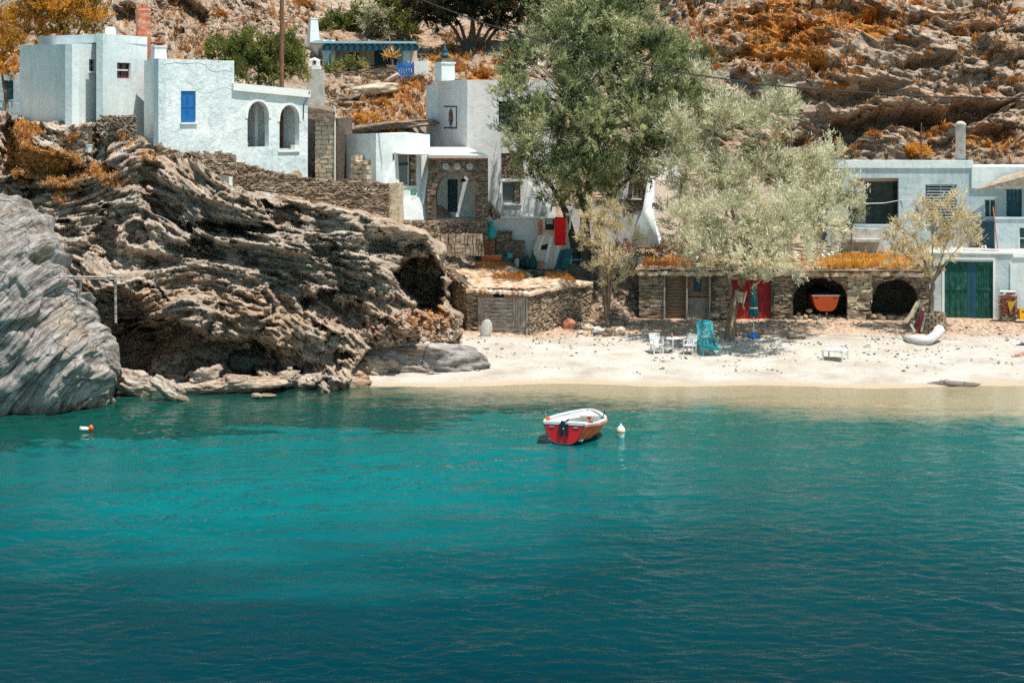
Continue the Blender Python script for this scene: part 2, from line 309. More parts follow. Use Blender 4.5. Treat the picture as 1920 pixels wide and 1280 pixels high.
def sand_mat():
    t = NT('beach_sand'); p = t.pos(); z = t.n('SeparateXYZ'); t.l(t.n('NewGeometry').outputs['Position'], z.inputs[0])
    a = t.noise(p, .5, 6, .65); b = t.noise(p, 11, 4, .8); v = t.vor(p, 9)
    c = t.ramp(a, [(.3, (.40, .33, .27)), (.5, (.53, .475, .42)), (.7, (.62, .58, .54))])
    peb = t.ramp(v.outputs['Distance'], [(.2, 1.), (.38, 0.)]); sel = t.ramp(t.noise(p, 1.4, 5, .7), [(.38, .15), (.58, 1.)])
    pc = t.ramp(b, [(.35, (.16, .10, .07)), (.5, (.42, .33, .26)), (.65, (.62, .60, .58))]); c = t.mix(t.math('MULTIPLY', peb, sel), c, pc)
    c = t.mix(t.ramp(b, [(.60, 0.), (.75, .5)]), c, (.40, .32, .25))
    # dark dry litter by the sheds: a band of its own further up the beach
    y = z.outputs[1]; lit = t.ramp(t.math('ADD', t.math('MULTIPLY', y, .05), t.math('MULTIPLY', t.noise(t.pos((.35, 1, 1)), 1.3, 5, .7), .35)), [(4.85/1 - 4.0, 0.), (.98, 1.)])
    lit = t.math('MULTIPLY', t.ramp(t.math('ADD', t.math('MULTIPLY', t.math('SUBTRACT', y, 93.2), .25), t.math('MULTIPLY', t.noise(t.pos((.3, 1.2, 1)), 1.3, 5, .7), 1.1)), [(.66, 0.), (1.0, .8)]), 1.)
    lc = t.ramp(t.noise(p, 5., 6, .8), [(.36, (.10, .06, .045)), (.48, (.40, .22, .12)), (.56, (.60, .42, .29)), (.66, (.66, .58, .50))]); c = t.mix(lit, c, lc)
    # wet sand
    wet = t.ramp(t.math('ADD', z.outputs[2], t.math('MULTIPLY', t.noise(t.pos((.3, 1, 1)), 1.1, 3), .10)), [(.06, 1.), (.15, 0.)])
    c = t.mix(wet, c, (.50, .39, .28))
    t.pbsdf(c, .92, t.bump(t.math('ADD', b, t.math('MULTIPLY', a, 2)), .7, .05), .2); return t.m
M['sand'] = sand_mat()

def water_mat():
    t = NT('sea_water'); g = t.n('NewGeometry').outputs['Position']; z = t.n('SeparateXYZ'); t.l(g, z.inputs[0]); x, y = z.outputs[0], z.outputs[1]
    # how deep the bottom lies below each place: pale sand patch, deep
    w1 = t.noise(t.pos((.05, .10, 1)), 1.0, 3, .5, .6); w2 = t.noise(t.pos((.16, .40, 1)), 1.0, 4, .6, .5)
    yy = t.math('ADD', y, t.math('MULTIPLY', t.math('SUBTRACT', w1, .5), 16)); yy = t.math('ADD', yy, t.math('MULTIPLY', t.math('SUBTRACT', w2, .5), 2.5))
    f = t.math('DIVIDE', t.math('SUBTRACT', yy, 40.), 46.)
    c = t.ramp(f, [(.0, (.0006, .027, .038)), (.22, (.0008, .042, .053)), (.42, (.001, .070, .078)), (.60, (.002, .098, .098)), (.75, (.003, .108, .092)), (.90, (.03, .13, .10)), (1., (.14, .19, .14))])
    # turquoise over the sand patch, left of centre
    dx = t.math('DIVIDE', t.math('SUBTRACT', x, -5.5), 13.); dy = t.math('DIVIDE', t.math('SUBTRACT', y, 64.), 17.)
    rr = t.math('ADD', t.math('MULTIPLY', dx, dx), t.math('MULTIPLY', dy, dy)); rr = t.math('ADD', rr, t.math('MULTIPLY', t.math('SUBTRACT', w2, .5), 1.2))
    c = t.mix(t.ramp(rr, [(.0, .75), (.3, .5), (.7, .18), (1.3, 0.)]), c, (.002, .155, .165))
    # the cliff's dark reflection, painted into the water as a darker green
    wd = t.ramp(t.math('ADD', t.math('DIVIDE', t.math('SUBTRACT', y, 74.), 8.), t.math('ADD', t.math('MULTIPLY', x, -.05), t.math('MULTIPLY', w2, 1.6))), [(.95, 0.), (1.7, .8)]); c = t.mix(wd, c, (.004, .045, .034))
    n1 = t.noise(t.pos((1, 1.5, 1)), 1.5, 6, .62, .25); n2 = t.noise(t.pos((1, 1.2, 1)), .45, 3, .5); n3 = t.noise(t.pos((1, 1.6, 1)), 5., 3, .6)
    patch = t.ramp(t.noise(t.pos((.10, .22, 1)), 1., 3, .55), [(.35, .45), (.65, 1.25)])
    h = t.math('ADD', t.math('MULTIPLY', n1, 1.), t.math('MULTIPLY', n2, 1.2)); h = t.math('ADD', h, t.math('MULTIPLY', n3, .22)); h = t.math('MULTIPLY', h, patch)
    calm = t.ramp(t.math('DIVIDE', t.math('SUBTRACT', y, 40.), 46.), [(.70, 1.), (.9, .30)]); h = t.math('MULTIPLY', h, calm)
    bn = t.bump(t.noise(t.pos((1, 1.6, 1)), 4.2, 4, .65), .4, .03)
    body = t.pbsdf(c, .5, bn, 0., out=False)
    tr = t.n('BsdfTransparent'); tr.inputs[0].default_value = (.93, .94, .88, 1)
    sh = t.math('ADD', t.math('DIVIDE', t.math('SUBTRACT', y, 77.6), 7.), t.math('MULTIPLY', t.math('SUBTRACT', w2, .5), 1.6))
    sh = t.math('ADD', sh, t.math('MULTIPLY', x, .040)); sh = t.math('ADD', sh, t.math('MULTIPLY', t.math('SUBTRACT', n1, .5), 1.2))
    m = t.n('MixShader'); t.l(t.ramp(sh, [(.05, 0.), (.85, .93)]), m.inputs[0]); t.l(body, m.inputs[1]); t.l(tr.outputs[0], m.inputs[2])
    gl = t.n('BsdfGlossy'); gl.inputs['Roughness'].default_value = .04; t.l(bn, gl.inputs['Normal']); gl.inputs[0].default_value = (.74, .86, .88, 1)
    fr = t.n('Fresnel'); fr.inputs[0].default_value = 1.33; t.l(bn, fr.inputs['Normal'])
    m2 = t.n('MixShader'); t.l(t.ramp(fr.outputs[0], [(.10, .01), (.28, .05), (.42, .50), (.8, .88)]), m2.inputs[0]); t.l(m.outputs[0], m2.inputs[1]); t.l(gl.outputs[0], m2.inputs[2])
    t.l(m2.outputs[0], t.out.inputs[0]); return t.m
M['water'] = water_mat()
# ---------------------------------------------------------------- terrain
def interp_cols(px, cols, tab):
    """tab[c] = (K,2) control (d,z) per column -> (len(px),K,2)"""
    tab = np.array(tab, dtype=float); out = np.empty((len(px), tab.shape[1], 2))
    for k in range(tab.shape[1]):
        for m in range(2): out[:, k, m] = np.interp(px, cols, tab[:, k, m])
    return out
def grid_faces(nr, nc):
    i = np.arange((nr-1)*(nc-1)); r, c = i//(nc-1), i % (nc-1); a = r*nc+c
    return np.stack([a, a+1, a+nc+1, a+nc], 1)
def ell(px, py, cx, cy, rx, ry, rot=0, hard=.72):
    r = math.radians(rot); x, y = px-cx, py-cy; u = x*math.cos(r)+y*math.sin(r); v = -x*math.sin(r)+y*math.cos(r)
    return sst(1.15, hard, np.sqrt((u/rx)**2+(v/ry)**2))

# --- left cliff: a sheet lofted from a (column, row) table of distances
pyr = np.array([900, 820, 760, 720, 680, 620, 560, 500, 440, 380, 340, 300, 270, 240, 215, 195, 180])
pxc = np.array([-260, -100, 0, 100, 200, 300, 400, 500, 600, 700, 760, 830, 900])
base = 83.2+(720-pyr)*(7.7/440)
D = np.tile(base[:, None], (1, len(pxc)))
D[pyr < 300, :] += ((300-pyr[pyr < 300])*.004)[:, None]
D += np.interp(pxc, [-260, 0, 200, 400, 600, 700, 900], [-1.5, -.5, -.3, .0, .6, 1.6, 4.2])[None, :]*np.interp(pyr, [400, 700], [.35, 1])[:, None]
res = 2.2
px = np.arange(-240, 900, res); py = np.arange(900, 150, -res)
PX, PY0 = np.meshgrid(px, py)
TOP = np.interp(px, [-240, 0, 60, 150, 200, 262, 300, 360, 440, 500, 580, 680, 748, 800, 840, 900], [206, 208, 226, 228, 234, 250, 280, 290, 352, 370, 384, 404, 424, 446, 478, 520])+4*vn(px/14, 0, 0, 8)
PY = np.maximum(PY0, TOP[None, :]); BACK = np.maximum(0, TOP[None, :]-PY0)
def bil(T, X, Y):
    yi = np.interp(Y, pyr[::-1], np.arange(len(pyr))[::-1]); xi = np.interp(X, pxc, np.arange(len(pxc)))
    y0 = np.clip(np.floor(yi).astype(int), 0, len(pyr)-2); x0 = np.clip(np.floor(xi).astype(int), 0, len(pxc)-2); fy, fx = yi-y0, xi-x0
    return T[y0, x0]*(1-fx)*(1-fy)+T[y0, x0+1]*fx*(1-fy)+T[y0+1, x0]*(1-fx)*fy+T[y0+1, x0+1]*fx*fy
DD = bil(D, PX, PY)
X = (PX-960)*DD/F; Y = DD; Z = H-(PY-YH)*DD/F
def bedA(X, Y, Z):
    ang = math.radians(-27)+.30*vn(X/9, Z/9, 0, 77)+.20*vn(X/4.2, Z/3.6, 1.5, 78)*sst(-3, -9, X)+sst(-14, -22, X)*math.radians(10)       # beds fall to the right
    U = X*np.cos(ang)+Z*np.sin(ang)+.35*Y; w = -X*np.sin(ang)+Z*np.cos(ang)+.22*Y
    return U, w+.45*fbm(X/3.5, Z/3.5, Y/5, 4, 21)
U, Wd = bedA(X, Y, Z); S0 = strata(U, Wd, Y*.6, 3)
# the outlines of the hollows follow the beds
jx = PX+34*fbm(PX/80, PY/70, 0, 5, 5)+16*S0; jy = PY+24*fbm(PX/80, PY/50, 9, 5, 6)+20*S0
for (cx, cy, rx, ry, ro, a) in [
    (350, 668, 185, 58, 4, 3.0), (230, 650, 60, 95, 0, 2.4), (478, 675, 40, 32, 0, 1.6), (552, 674, 30, 22, 0, 1.5), (618, 682, 46, 20, -6, 1.6),
    (548, 568, 48, 32, 30, 1.6), (634, 588, 56, 32, -8, 1.8), (793, 530, 46, 50, 10, 8.0), (710, 462, 28, 16, -10, 1.1), (768, 464, 32, 15, 10, 1.2),
    (652, 537, 22, 10, 0, .9), (46, 350, 28, 14, 0, 1.2), (148, 336, 30, 18, -15, 1.3), (198, 430, 20, 46, 10, 1.5), (178, 282, 18, 28, 0, 1.1),
    (214, 318, 22, 12, 15, 1.0), (290, 334, 24, 22, 20, 1.3), (320, 384, 40, 18, 22, 1.3), (415, 430, 66, 13, 8, 1.5), (470, 430, 60, 16, 6, 1.4), (535, 405, 20, 15, 20, 1.2),
    (360, 466, 46, 12, 15, 1.0), (14, 280, 26, 46, 0, 1.6), (640, 366, 34, 14, -20, .8), (120, 430, 30, 16, 20, .8), (260, 440, 18, 30, -10, .9),
    (300, 560, 50, 12, 20, .5), (440, 350, 40, 8, 24, .6), (480, 500, 50, 9, 25, .6), (600, 470, 50, 9, 28, .7), (560, 520, 40, 8, 25, .6), (420, 560, 50, 9, 15, .5)]:
    DD += a*ell(jx, jy, cx, cy, rx, ry, ro, .80)
for (cx, cy, rx, ry, ro, a) in [(400, 360, 130, 30, 24, 1.0), (470, 400, 70, 24, 15, .8), (330, 430, 60, 30, 20, .7), (560, 480, 90, 40, 25, .9), (400, 590, 150, 36, 10, 1.0),
    (640, 430, 60, 40, 25, .7), (700, 520, 60, 50, 0, .9), (600, 620, 60, 26, 10, .8), (720, 610, 70, 30, 0, .9), (250, 380, 40, 60, 10, .7), (100, 300, 90, 26, 5, .7), (200, 350, 60, 22, 10, .6), (480, 620, 40, 50, 0, .7), (420, 712, 130, 12, 0, 1.6), (610, 712, 70, 10, 0, 1.2)]:
    DD -= a*ell(jx, jy, cx, cy, rx, ry, ro, .2)
RB = np.interp(PY, [380, 470, 520, 570, 600, 640, 655, 715], [900, 838, 834, 845, 862, 850, 700, 655])+10*vn(0, PY/12, 0, 19)
DD += sst(-4, 14, PX-RB)*14
Z = H-(PY-YH)*DD/F; DD = DD+BACK*.12; X = (PX-960)*DD/F; Y = DD; Z = Z-.004*BACK
U, Wd = bedA(X, Y, Z)
dis = strata(U, Wd, Y*.6, 3)*1.15+.5*fbm(X/2.4, Z/2.4, Y/2.4, 5, 9)
fold = 1.1*fbm(X/6, Z/5, 2.2, 3, 33)
amp = sst(900, 700, PX)*.35+.65
amp = amp*(1-.75*sst(0, 26, BACK))
dis = (dis+fold)*amp
X2 = X+.10*dis; Y2 = Y-dis*1.0; Z2 = Z+.12*dis
U, Wd = bedA(X2, Y2, Z2)
def poly_mask(PX, PY, spots):
    m = np.zeros_like(PX)
    for (cx, cy, rx, ry, ro, a) in spots: m = np.maximum(m, a*ell(PX, PY, cx, cy, rx, ry, ro, .3))
    return m
mask = poly_mask(jx, jy, [(45, 290, 34, 62, 0, .95), (100, 310, 60, 26, 12, .85), (110, 345, 50, 22, 10, .85), (190, 325, 24, 18, 0, .7), (230, 258, 18, 12, 0, .6), (108, 400, 24, 30, 0, .35), (60, 240, 40, 12, 0, .6), (800, 590, 70, 26, 0, .5), (770, 610, 80, 30, 0, .35)])
V3 = np.stack([X2, Y2, Z2], -1).reshape(-1, 3); FC = grid_faces(*PX.shape)
cliff = np_mesh('cliff', V3, FC, M['rock'], attrs={'bu': ('POINT', U), 'bw': ('POINT', Wd), 'bv': ('POINT', Y*.6), 'mask': ('POINT', mask), 'sand': ('POINT', np.zeros_like(mask))}, smooth=False)
tag(cliff, 'jagged layered grey and brown sea cliff carrying the white houses on the left', 'cliff', kind='structure')
CLIFF = BVHTree.FromPolygons([tuple(v) for v in V3.tolist()], FC.tolist())

# --- hillside and terraces behind
cols = [-320, 250, 560, 640, 760, 830, 920, 1080, 1150, 1215, 1330, 2240]
tab = [
 [(97,8.6),(98,9.6),(100,9.9),(103,10.2),(106,11.5),(108,ZP(110,108)),(116,ZP(20,116)),(124,ZP(-60,124)),(150,40)],
 [(96,8.4),(98,9.2),(100,9.9),(103,10.2),(106,11.5),(108,ZP(110,108)),(116,ZP(20,116)),(124,ZP(-60,124)),(150,40)],
 [(96.5,6.0),(98,8.4),(101,9.3),(104,10.2),(107,11.2),(111,ZP(150,111)),(122,ZP(60,122)),(134,ZP(-20,134)),(160,36)],
 [(97,3.0),(99.2,5.2),(100.5,6.0),(104.5,8.2),(106,ZP(245,106)),(112,ZP(165,112)),(118,ZP(128,118)),(134,ZP(-10,134)),(160,34)],
 [(95,.2),(97,4.6),(99.3,5.95),(103,6.1),(106,ZP(250,106)),(112,ZP(165,112)),(118,ZP(125,118)),(134,ZP(-10,134)),(160,34)],
 [(96.5,.6),(97.6,3.2),(99.3,4.6),(101.2,5.7),(107,8.0),(112,ZP(170,112)),(118,ZP(120,118)),(132,ZP(0,132)),(160,36)],
 [(98.6,1.0),(99.6,3.0),(101.2,3.6),(102.6,3.8),(107,6.5),(113,ZP(170,113)),(120,ZP(100,120)),(130,ZP(0,130)),(160,40)],
 [(99.5,1.1),(100.6,2.9),(101.5,3.5),(103,3.75),(107,5.2),(113,ZP(200,113)),(119,ZP(110,119)),(128,ZP(0,128)),(160,44)],
 [(96.5,1.15),(99.5,2.0),(101.5,2.9),(103,3.6),(107,4.8),(113,ZP(230,113)),(119,ZP(120,119)),(128,ZP(0,128)),(160,46)],
 [(99.5,1.2),(101.6,2.6),(102.6,3.7),(103.5,4.1),(107,4.9),(113,ZP(280,113)),(118,ZP(150,118)),(127,ZP(0,127)),(158,48)],
 [(102.2,.6),(102.4,2.6),(102.7,3.8),(104,4.2),(107,4.9),(113,ZP(290,113)),(118,ZP(170,118)),(127,ZP(0,127)),(158,48)],
 [(102.2,.6),(102.4,2.6),(102.7,3.8),(104,4.2),(107,4.9),(113,ZP(290,113)),(118,ZP(170,118)),(127,ZP(0,127)),(158,48)]]
px = np.arange(-320, 2240, 2.6); C = interp_cols(px, cols, tab)
seg = [14, 20, 14, 26, 60, 110, 130, 60]; tt = np.concatenate([np.linspace(k, k+1, n, endpoint=False) for k, n in enumerate(seg)]+[[8.]])
DDh = np.stack([np.interp(tt, np.arange(9), C[c, :, 0]) for c in range(len(px))], 1)
ZZ = np.stack([np.interp(tt, np.arange(9), C[c, :, 1]) for c in range(len(px))], 1)
PXh = np.tile(px[None, :], (len(tt), 1)); TT = np.tile(tt[:, None], (1, len(px)))
X = (PXh-960)*DDh/F; Y = DDh; Z = ZZ; PYh = YH+(H-Z)*F/Y
rk = sst(4.6, 5.2, TT)
rk = np.maximum(rk, .35*sst(760, 800, PXh)*0+.0)
right = sst(1180, 1320, PXh)
def bedB(X, Y, Z):
    ang = math.radians(9)+.22*vn(X/14, Z/10, 0, 97); ang = ang*right+(1-right)*(math.radians(-6)+.4*vn(X/12, Z/8, 0, 98))
    return X*np.cos(ang)+Z*np.sin(ang)+.35*Y, -X*np.sin(ang)+Z*np.cos(ang)-.10*Y+.55*fbm(X/5, Z/5, Y/6, 4, 51)
U, Wd = bedB(X, Y, Z); LY = ((1.9, .95, .13), (.8, .50, .30), (.34, .33, .8), (.16, .18, 1.6)); S0 = strata(U, Wd, Y*.5, 13, LY)
jx = PXh+50*fbm(PXh/120, PYh/90, 1, 5, 15)+14*S0; jy = PYh+22*fbm(PXh/110, PYh/60, 4, 5, 16)+12*S0
led = np.zeros_like(X)
for (cx, cy, rx, ry, ro, a) in [(1500, 128, 78, 13, 3, 2.6), (1600, 175, 90, 22, -4, 2.2), (1640, 235, 190, 22, -6, 3.4), (1800, 215, 150, 22, -10, 3.0), (1760, 120, 60, 14, -4, 2.0),
    (1860, 60, 60, 20, -3, 1.9), (1680, 30, 110, 12, 0, 2.0), (1520, 60, 40, 13, -8, 1.4), (1480, 8, 120, 8, 0, 1.6), (1390, 40, 50, 8, 0, 1.0), (1700, 80, 40, 16, 0, 1.3), (1880, 255, 60, 18, 0, 2.2), (1840, 150, 60, 12, -10, 1.4),
    (1400, 110, 40, 10, -6, .9), (350, 20, 50, 20, 20, 2.), (240, 30, 30, 26, 20, 1.6), (460, 30, 60, 12, 0, .8), (700, 205, 40, 8, 0, .5), (1780, 275, 70, 12, -20, 1.2), (1560, 270, 60, 10, 10, 1.2)]:
    led += a*ell(jx, jy, cx, cy, rx, ry, ro, .78)
for (cx, cy, rx, ry, ro, a) in [(1560, 95, 70, 26, -20, 1.6), (1700, 105, 80, 26, -6, 1.4), (1480, 150, 60, 16, -8, 1.2), (1700, 200, 120, 14, -6, 1.2), (1640, 290, 80, 24, -15, 1.2), (1480, 35, 60, 16, 0, 1.), (1800, 30, 60, 20, 0, 1.)]:
    led -= a*ell(jx, jy, cx, cy, rx, ry, ro, .2)
st = S0
dis = rk*(st*(1.05*right+.55*(1-right))+.7*fbm(X/3, Z/2.4, Y/3, 5, 59)+.9*fbm(X/9, Z/6, 2.2, 3, 53)-led)
mid = (1-rk)*sst(2.5, 3.2, TT)*(.28*fbm(X/1.1, Z/1.1, Y/1.1, 4, 61))
rough_lo = (1-rk)*sst(0, .6, TT)*sst(3.2, 2.4, TT)*(.5*strata(U, Wd, Y*.5, 14)+.2*fbm(X/1.1, Z/1.1, Y/1.1, 4, 66))*sst(1260, 1215, PXh)
dis = dis+mid+rough_lo
X2 = X; Y2 = Y-dis*.95; Z2 = Z+.25*dis
U, Wd = bedB(X2, Y2, Z2)
g = fbm(X/4, Z/3, Y/5, 4, 71)
mask = rk*(sst(-.1, .6, g)*.34+.20*sst(.1, .5, vn(X/1.2, Z/1., Y/2, 73)))
mask = mask*(.55+.45*sst(1900, 1300, PXh))+.28*rk*sst(1250, 1400, PXh)*sst(150, 60, PYh)*sst(1900, 1500, PXh)
mask = np.maximum(mask, poly_mask(jx, jy, [(720, 205, 120, 45, 0, .62), (760, 165, 60, 22, 0, .6), (900, 140, 60, 14, 0, .7), (840, 95, 60, 22, 0, .7), (1620, 40, 120, 40, 0, .7), (1480, 70, 120, 60, 0, .62), (1500, 110, 60, 20, 0, .7), (1860, 280, 80, 22, 0, .75), (1760, 250, 60, 14, -20, .5), (1240, 470, 90, 20, 0, .5), (1640, 480, 200, 14, 0, .4)]))
sandm = (1-rk)*sst(1.4, 2.2, TT)*.55*(1-.5*sst(650, 800, PXh))
V3 = np.stack([X2, Y2, Z2], -1).reshape(-1, 3); FC = grid_faces(*PXh.shape)
hill = np_mesh('hillside', V3, FC, M['hill_rock'], attrs={'bu': ('POINT', U), 'bw': ('POINT', Wd), 'bv': ('POINT', Y*.5), 'mask': ('POINT', mask), 'sand': ('POINT', sandm)}, smooth=False)
tag(hill, 'rocky hillside of tilted ledges with orange dry growth behind the houses', 'hillside', kind='structure')
HILL = BVHTree.FromPolygons([tuple(v) for v in V3.tolist()], FC.tolist())

# --- beach and sea bed
def beach_z(x, d):
    dd = d-.5*np.sin(x*.23+1.)*.8-.35*np.sin(x*.71)+np.interp(x, [-10, -5, 0, 30], [.2, .1, 0, 0])
    return np.interp(dd, [60, 72, 79, 84.4, 86, 88.5, 91, 94, 97, 103], [-3.2, -1.9, -.75, 0, .18, .42, .62, .85, 1.2, 1.35])
xs = np.arange(-14, 40, .14); ds = np.concatenate([np.arange(60, 82, .4), np.arange(82, 103.1, .1)])
XX, YY = np.meshgrid(xs, ds)
ZZ = beach_z(XX, YY)+.05*fbm(XX/1.1, YY/.6, 0, 4, 81)*sst(85.5, 88, YY)+.03*fbm(XX*2.2, YY*2.2, 0, 2, 83)*sst(86, 89, YY)
V3 = np.stack([XX, YY, ZZ], -1).reshape(-1, 3); FC = grid_faces(*XX.shape)
ZZ = ZZ-2.5*sst(-8.2, -10.5, XX)*sst(90, 88, YY)
V3 = np.stack([XX, YY, ZZ], -1).reshape(-1, 3)
beach = np_mesh('beach', V3, FC, M['sand']); tag(beach, 'pale sand and shingle beach sloping into the shallow water', 'beach', kind='structure')
BEACH = BVHTree.FromPolygons([tuple(v) for v in V3.tolist()], FC.tolist())
# --- sea, with real ripples
pxs = np.concatenate([[-9000, -5000, -3000, -1800, -1000], np.arange(-500, 2440, 3.2), [2900, 3700, 5000, 7000, 11000]])
rows = [-40., 0, 15, 28, 36]; d = 38.
while d < 88: rows.append(d); d += max(.055, d*d/(F*H)*1.45)
rows += [89., 92, 98]; rows = np.array(rows); PXs, YY = np.meshgrid(pxs, rows); XX = (PXs-960)*np.maximum(YY, 38)/F
c_, s_ = math.cos(.22), math.sin(.22); A_ = XX*c_+YY*s_; B_ = -XX*s_+YY*c_
w1 = .5*fbm(XX/2.2, YY/1.6, 0, 3, 201); w2 = .5*fbm(XX/2.0, YY/1.5, 5, 3, 207)
h1 = fbm(A_/.55+w1, B_/.38+w2, 0, 3, 202); h2 = fbm((XX*c_-YY*s_)/.40+w2, (XX*s_+YY*c_)/.22+w1, 3, 2, 203); sw = vn(XX/2.6+w1, YY/1.3+w2, 0, 204)
gust = .42+1.1*sst(-.4, .6, fbm(XX/8, YY/6, 0, 4, 205))*sst(10, -10, XX)+.25*sst(-.2, .6, fbm(XX/5, YY/4, 3, 3, 215))
hw = (.060*h1+.036*h2+.045*sw)*gust
hw = hw*np.interp(YY, [30, 37, 39, 74, 80, 84, 87], [0, 0, 1, .9, .55, .35, .15])
V3 = np.stack([XX, YY, hw-.03], -1).reshape(-1, 3)
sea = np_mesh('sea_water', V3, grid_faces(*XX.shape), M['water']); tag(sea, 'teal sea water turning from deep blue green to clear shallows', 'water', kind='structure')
def cast(px, py, trees=None):
    dr = Vector(((px-960)/F, 1, -(py-YH)/F)); best = None
    for T in trees or (CLIFF, HILL, BEACH):
        h, n, i, ds_ = T.ray_cast(Vector((0, 0, H)), dr)
        if h is not None and (best is None or ds_ < best[1]): best = (h, ds_, n)
    return best[0] if best else None
def ground(x, y, trees=None):
    b = None
    for T in trees or (CLIFF, HILL, BEACH):
        h, n, i, q = T.ray_cast(Vector((x, y, 60)), Vector((0, 0, -1)))
        if h is not None and (b is None or h.z > b): b = h.z
    return b if b is not None else 0
# ---------------------------------------------------------------- building kit
class WF:
    """one wall: from the ground point under (px0, d0) to the one under (px1, d1), left to right as seen from outside"""
    def __init__(s, px0, d0, px1, d1):
        a, b = PW(px0, d0, 0), PW(px1, d1, 0); s.o = a; s.L = (b-a).length; s.u = (b-a)/s.L; s.n = Vector((s.u.y, -s.u.x, 0))
    def hit(s, px, py):
        k = (px-960)/F; t = (k*s.o.y-s.o.x)/(s.u.x-k*s.u.y); y = s.o.y+s.u.y*t; return t, H-(py-YH)*y/F
    def pt(s, t, z, n=0): return s.o+s.u*t+Vector((0, 0, z))+s.n*n
    def box(s, mb, t0, t1, z0, z1, n0, n1):
        return mb.hexa([s.pt(t0, z0, n1), s.pt(t1, z0, n1), s.pt(t1, z0, n0), s.pt(t0, z0, n0), s.pt(t0, z1, n1), s.pt(t1, z1, n1), s.pt(t1, z1, n0), s.pt(t0, z1, n0)])
    def skin(s, mb, zt0, zt1, zb0, zb1, holes=(), t=.35, wob=0):
        N = 9 if wob else 1
        top = [(s.L*(N-i)/N, zt1+(zt0-zt1)*i/N+(random.uniform(-wob, wob) if 0 < i < N else 0)) for i in range(N+1)]
        return mb.slab([(0, zb0), (s.L, zb1)]+top, list(holes), s.o, s.u, s.n, t)
    def rect(s, x0, y0, x1, y1):
        a, b = s.hit(x0, y1), s.hit(x1, y0); return [(a[0], a[1]), (b[0], a[1]), (b[0], b[1]), (a[0], b[1])]
    def arch(s, x0, ytop, x1, ybot, spring, n=12, point=1.):
        a, b = s.hit(x0, ybot), s.hit(x1, ybot); zs = s.hit((x0+x1)/2, spring)[1]; zt = s.hit((x0+x1)/2, ytop)[1]; c, r = (a[0]+b[0])/2, (b[0]-a[0])/2
        return [(a[0], a[1]), (b[0], a[1])]+[(c+r*math.cos(math.pi*k/n), zs+(zt-zs)*math.sin(math.pi*k/n)**point) for k in range(n+1)]
def window(root, wf, R, frame='white_paint', pane='glass', rec=.16, fw=.05, bars=(1, 1), sill=None, name='window', label=None, proud=0.):
    t0, z0, t1, z1 = R[0][0], R[0][1], R[2][0], R[2][1]; m = MB()
    wf.box(m, t0-.002, t0+fw, z0, z1, -rec-.05, -rec+proud); wf.box(m, t1-fw, t1+.002, z0, z1, -rec-.05, -rec+proud)
    wf.box(m, t0+fw, t1-fw, z0-.002, z0+fw, -rec-.05, -rec+proud); wf.box(m, t0+fw, t1-fw, z1-fw, z1+.002, -rec-.05, -rec+proud)
    for i in range(bars[0]): c = t0+(t1-t0)*(i+1)/(bars[0]+1); wf.box(m, c-fw*.4, c+fw*.4, z0+fw, z1-fw, -rec-.045, -rec+.005)
    for i in range(bars[1]): c = z0+(z1-z0)*(i+1)/(bars[1]+1); wf.box(m, t0+fw, t1-fw, c-fw*.4, c+fw*.4, -rec-.04, -rec+.002)
    w = part(name, m, M[frame], root, label=label)
    p = MB(); wf.box(p, t0+.01, t1-.01, z0+.01, z1-.01, -rec-.09, -rec-.06); part('pane', p, M[pane], w)
    if sill: q = MB(); wf.box(q, t0-.06, t1+.06, z0-.07, z0-.004, -.1, sill); part('sill', q, M['white_lime'], w)
    return w
def plank_door(root, wf, R, mat, rec=.12, n=5, horiz=False, name='door', label=None, rails=2, handle=True):
    t0, z0, t1, z1 = R[0][0], R[0][1], R[2][0], R[2][1]; m = MB()
    for i in range(n):
        if horiz: a, b = z0+(z1-z0)*i/n, z0+(z1-z0)*(i+1)/n; wf.box(m, t0+random.uniform(0, .02), t1-random.uniform(0, .02), a+.008, b-.008, -rec-.05, -rec+random.uniform(0, .02))
        else: a, b = t0+(t1-t0)*i/n, t0+(t1-t0)*(i+1)/n; wf.box(m, a+.006, b-.006, z0+random.uniform(0, .03), z1, -rec-.05, -rec+random.uniform(0, .015))
    for i in range(rails): c = z0+(z1-z0)*(.18+.62*i/max(1, rails-1)); wf.box(m, t0, t1, c-.05, c+.05, -rec+.018, -rec+.045)
    d = part(name, m, M[mat] if isinstance(mat, str) else mat, root, label=label)
    if handle: h = MB(); wf.box(h, t1-.14, t1-.10, z0+(z1-z0)*.45, z0+(z1-z0)*.45+.14, -rec+.02, -rec+.07); part('handle', h, M['rust'], d)
    return d
def flat(root, pts, z0, z1, mat, name='roof', label=None, smooth=False):
    """horizontal slab over footprint pts [(x,y)]; z may be lists per corner"""
    n = len(pts); za = z0 if hasattr(z0, '__len__') else [z0]*n; zb = z1 if hasattr(z1, '__len__') else [z1]*n
    m = MB().loft([[(p[0], p[1], za[i]) for i, p in enumerate(pts)], [(p[0], p[1], zb[i]) for i, p in enumerate(pts)]]); return part(name, m, M[mat], root, label=label)
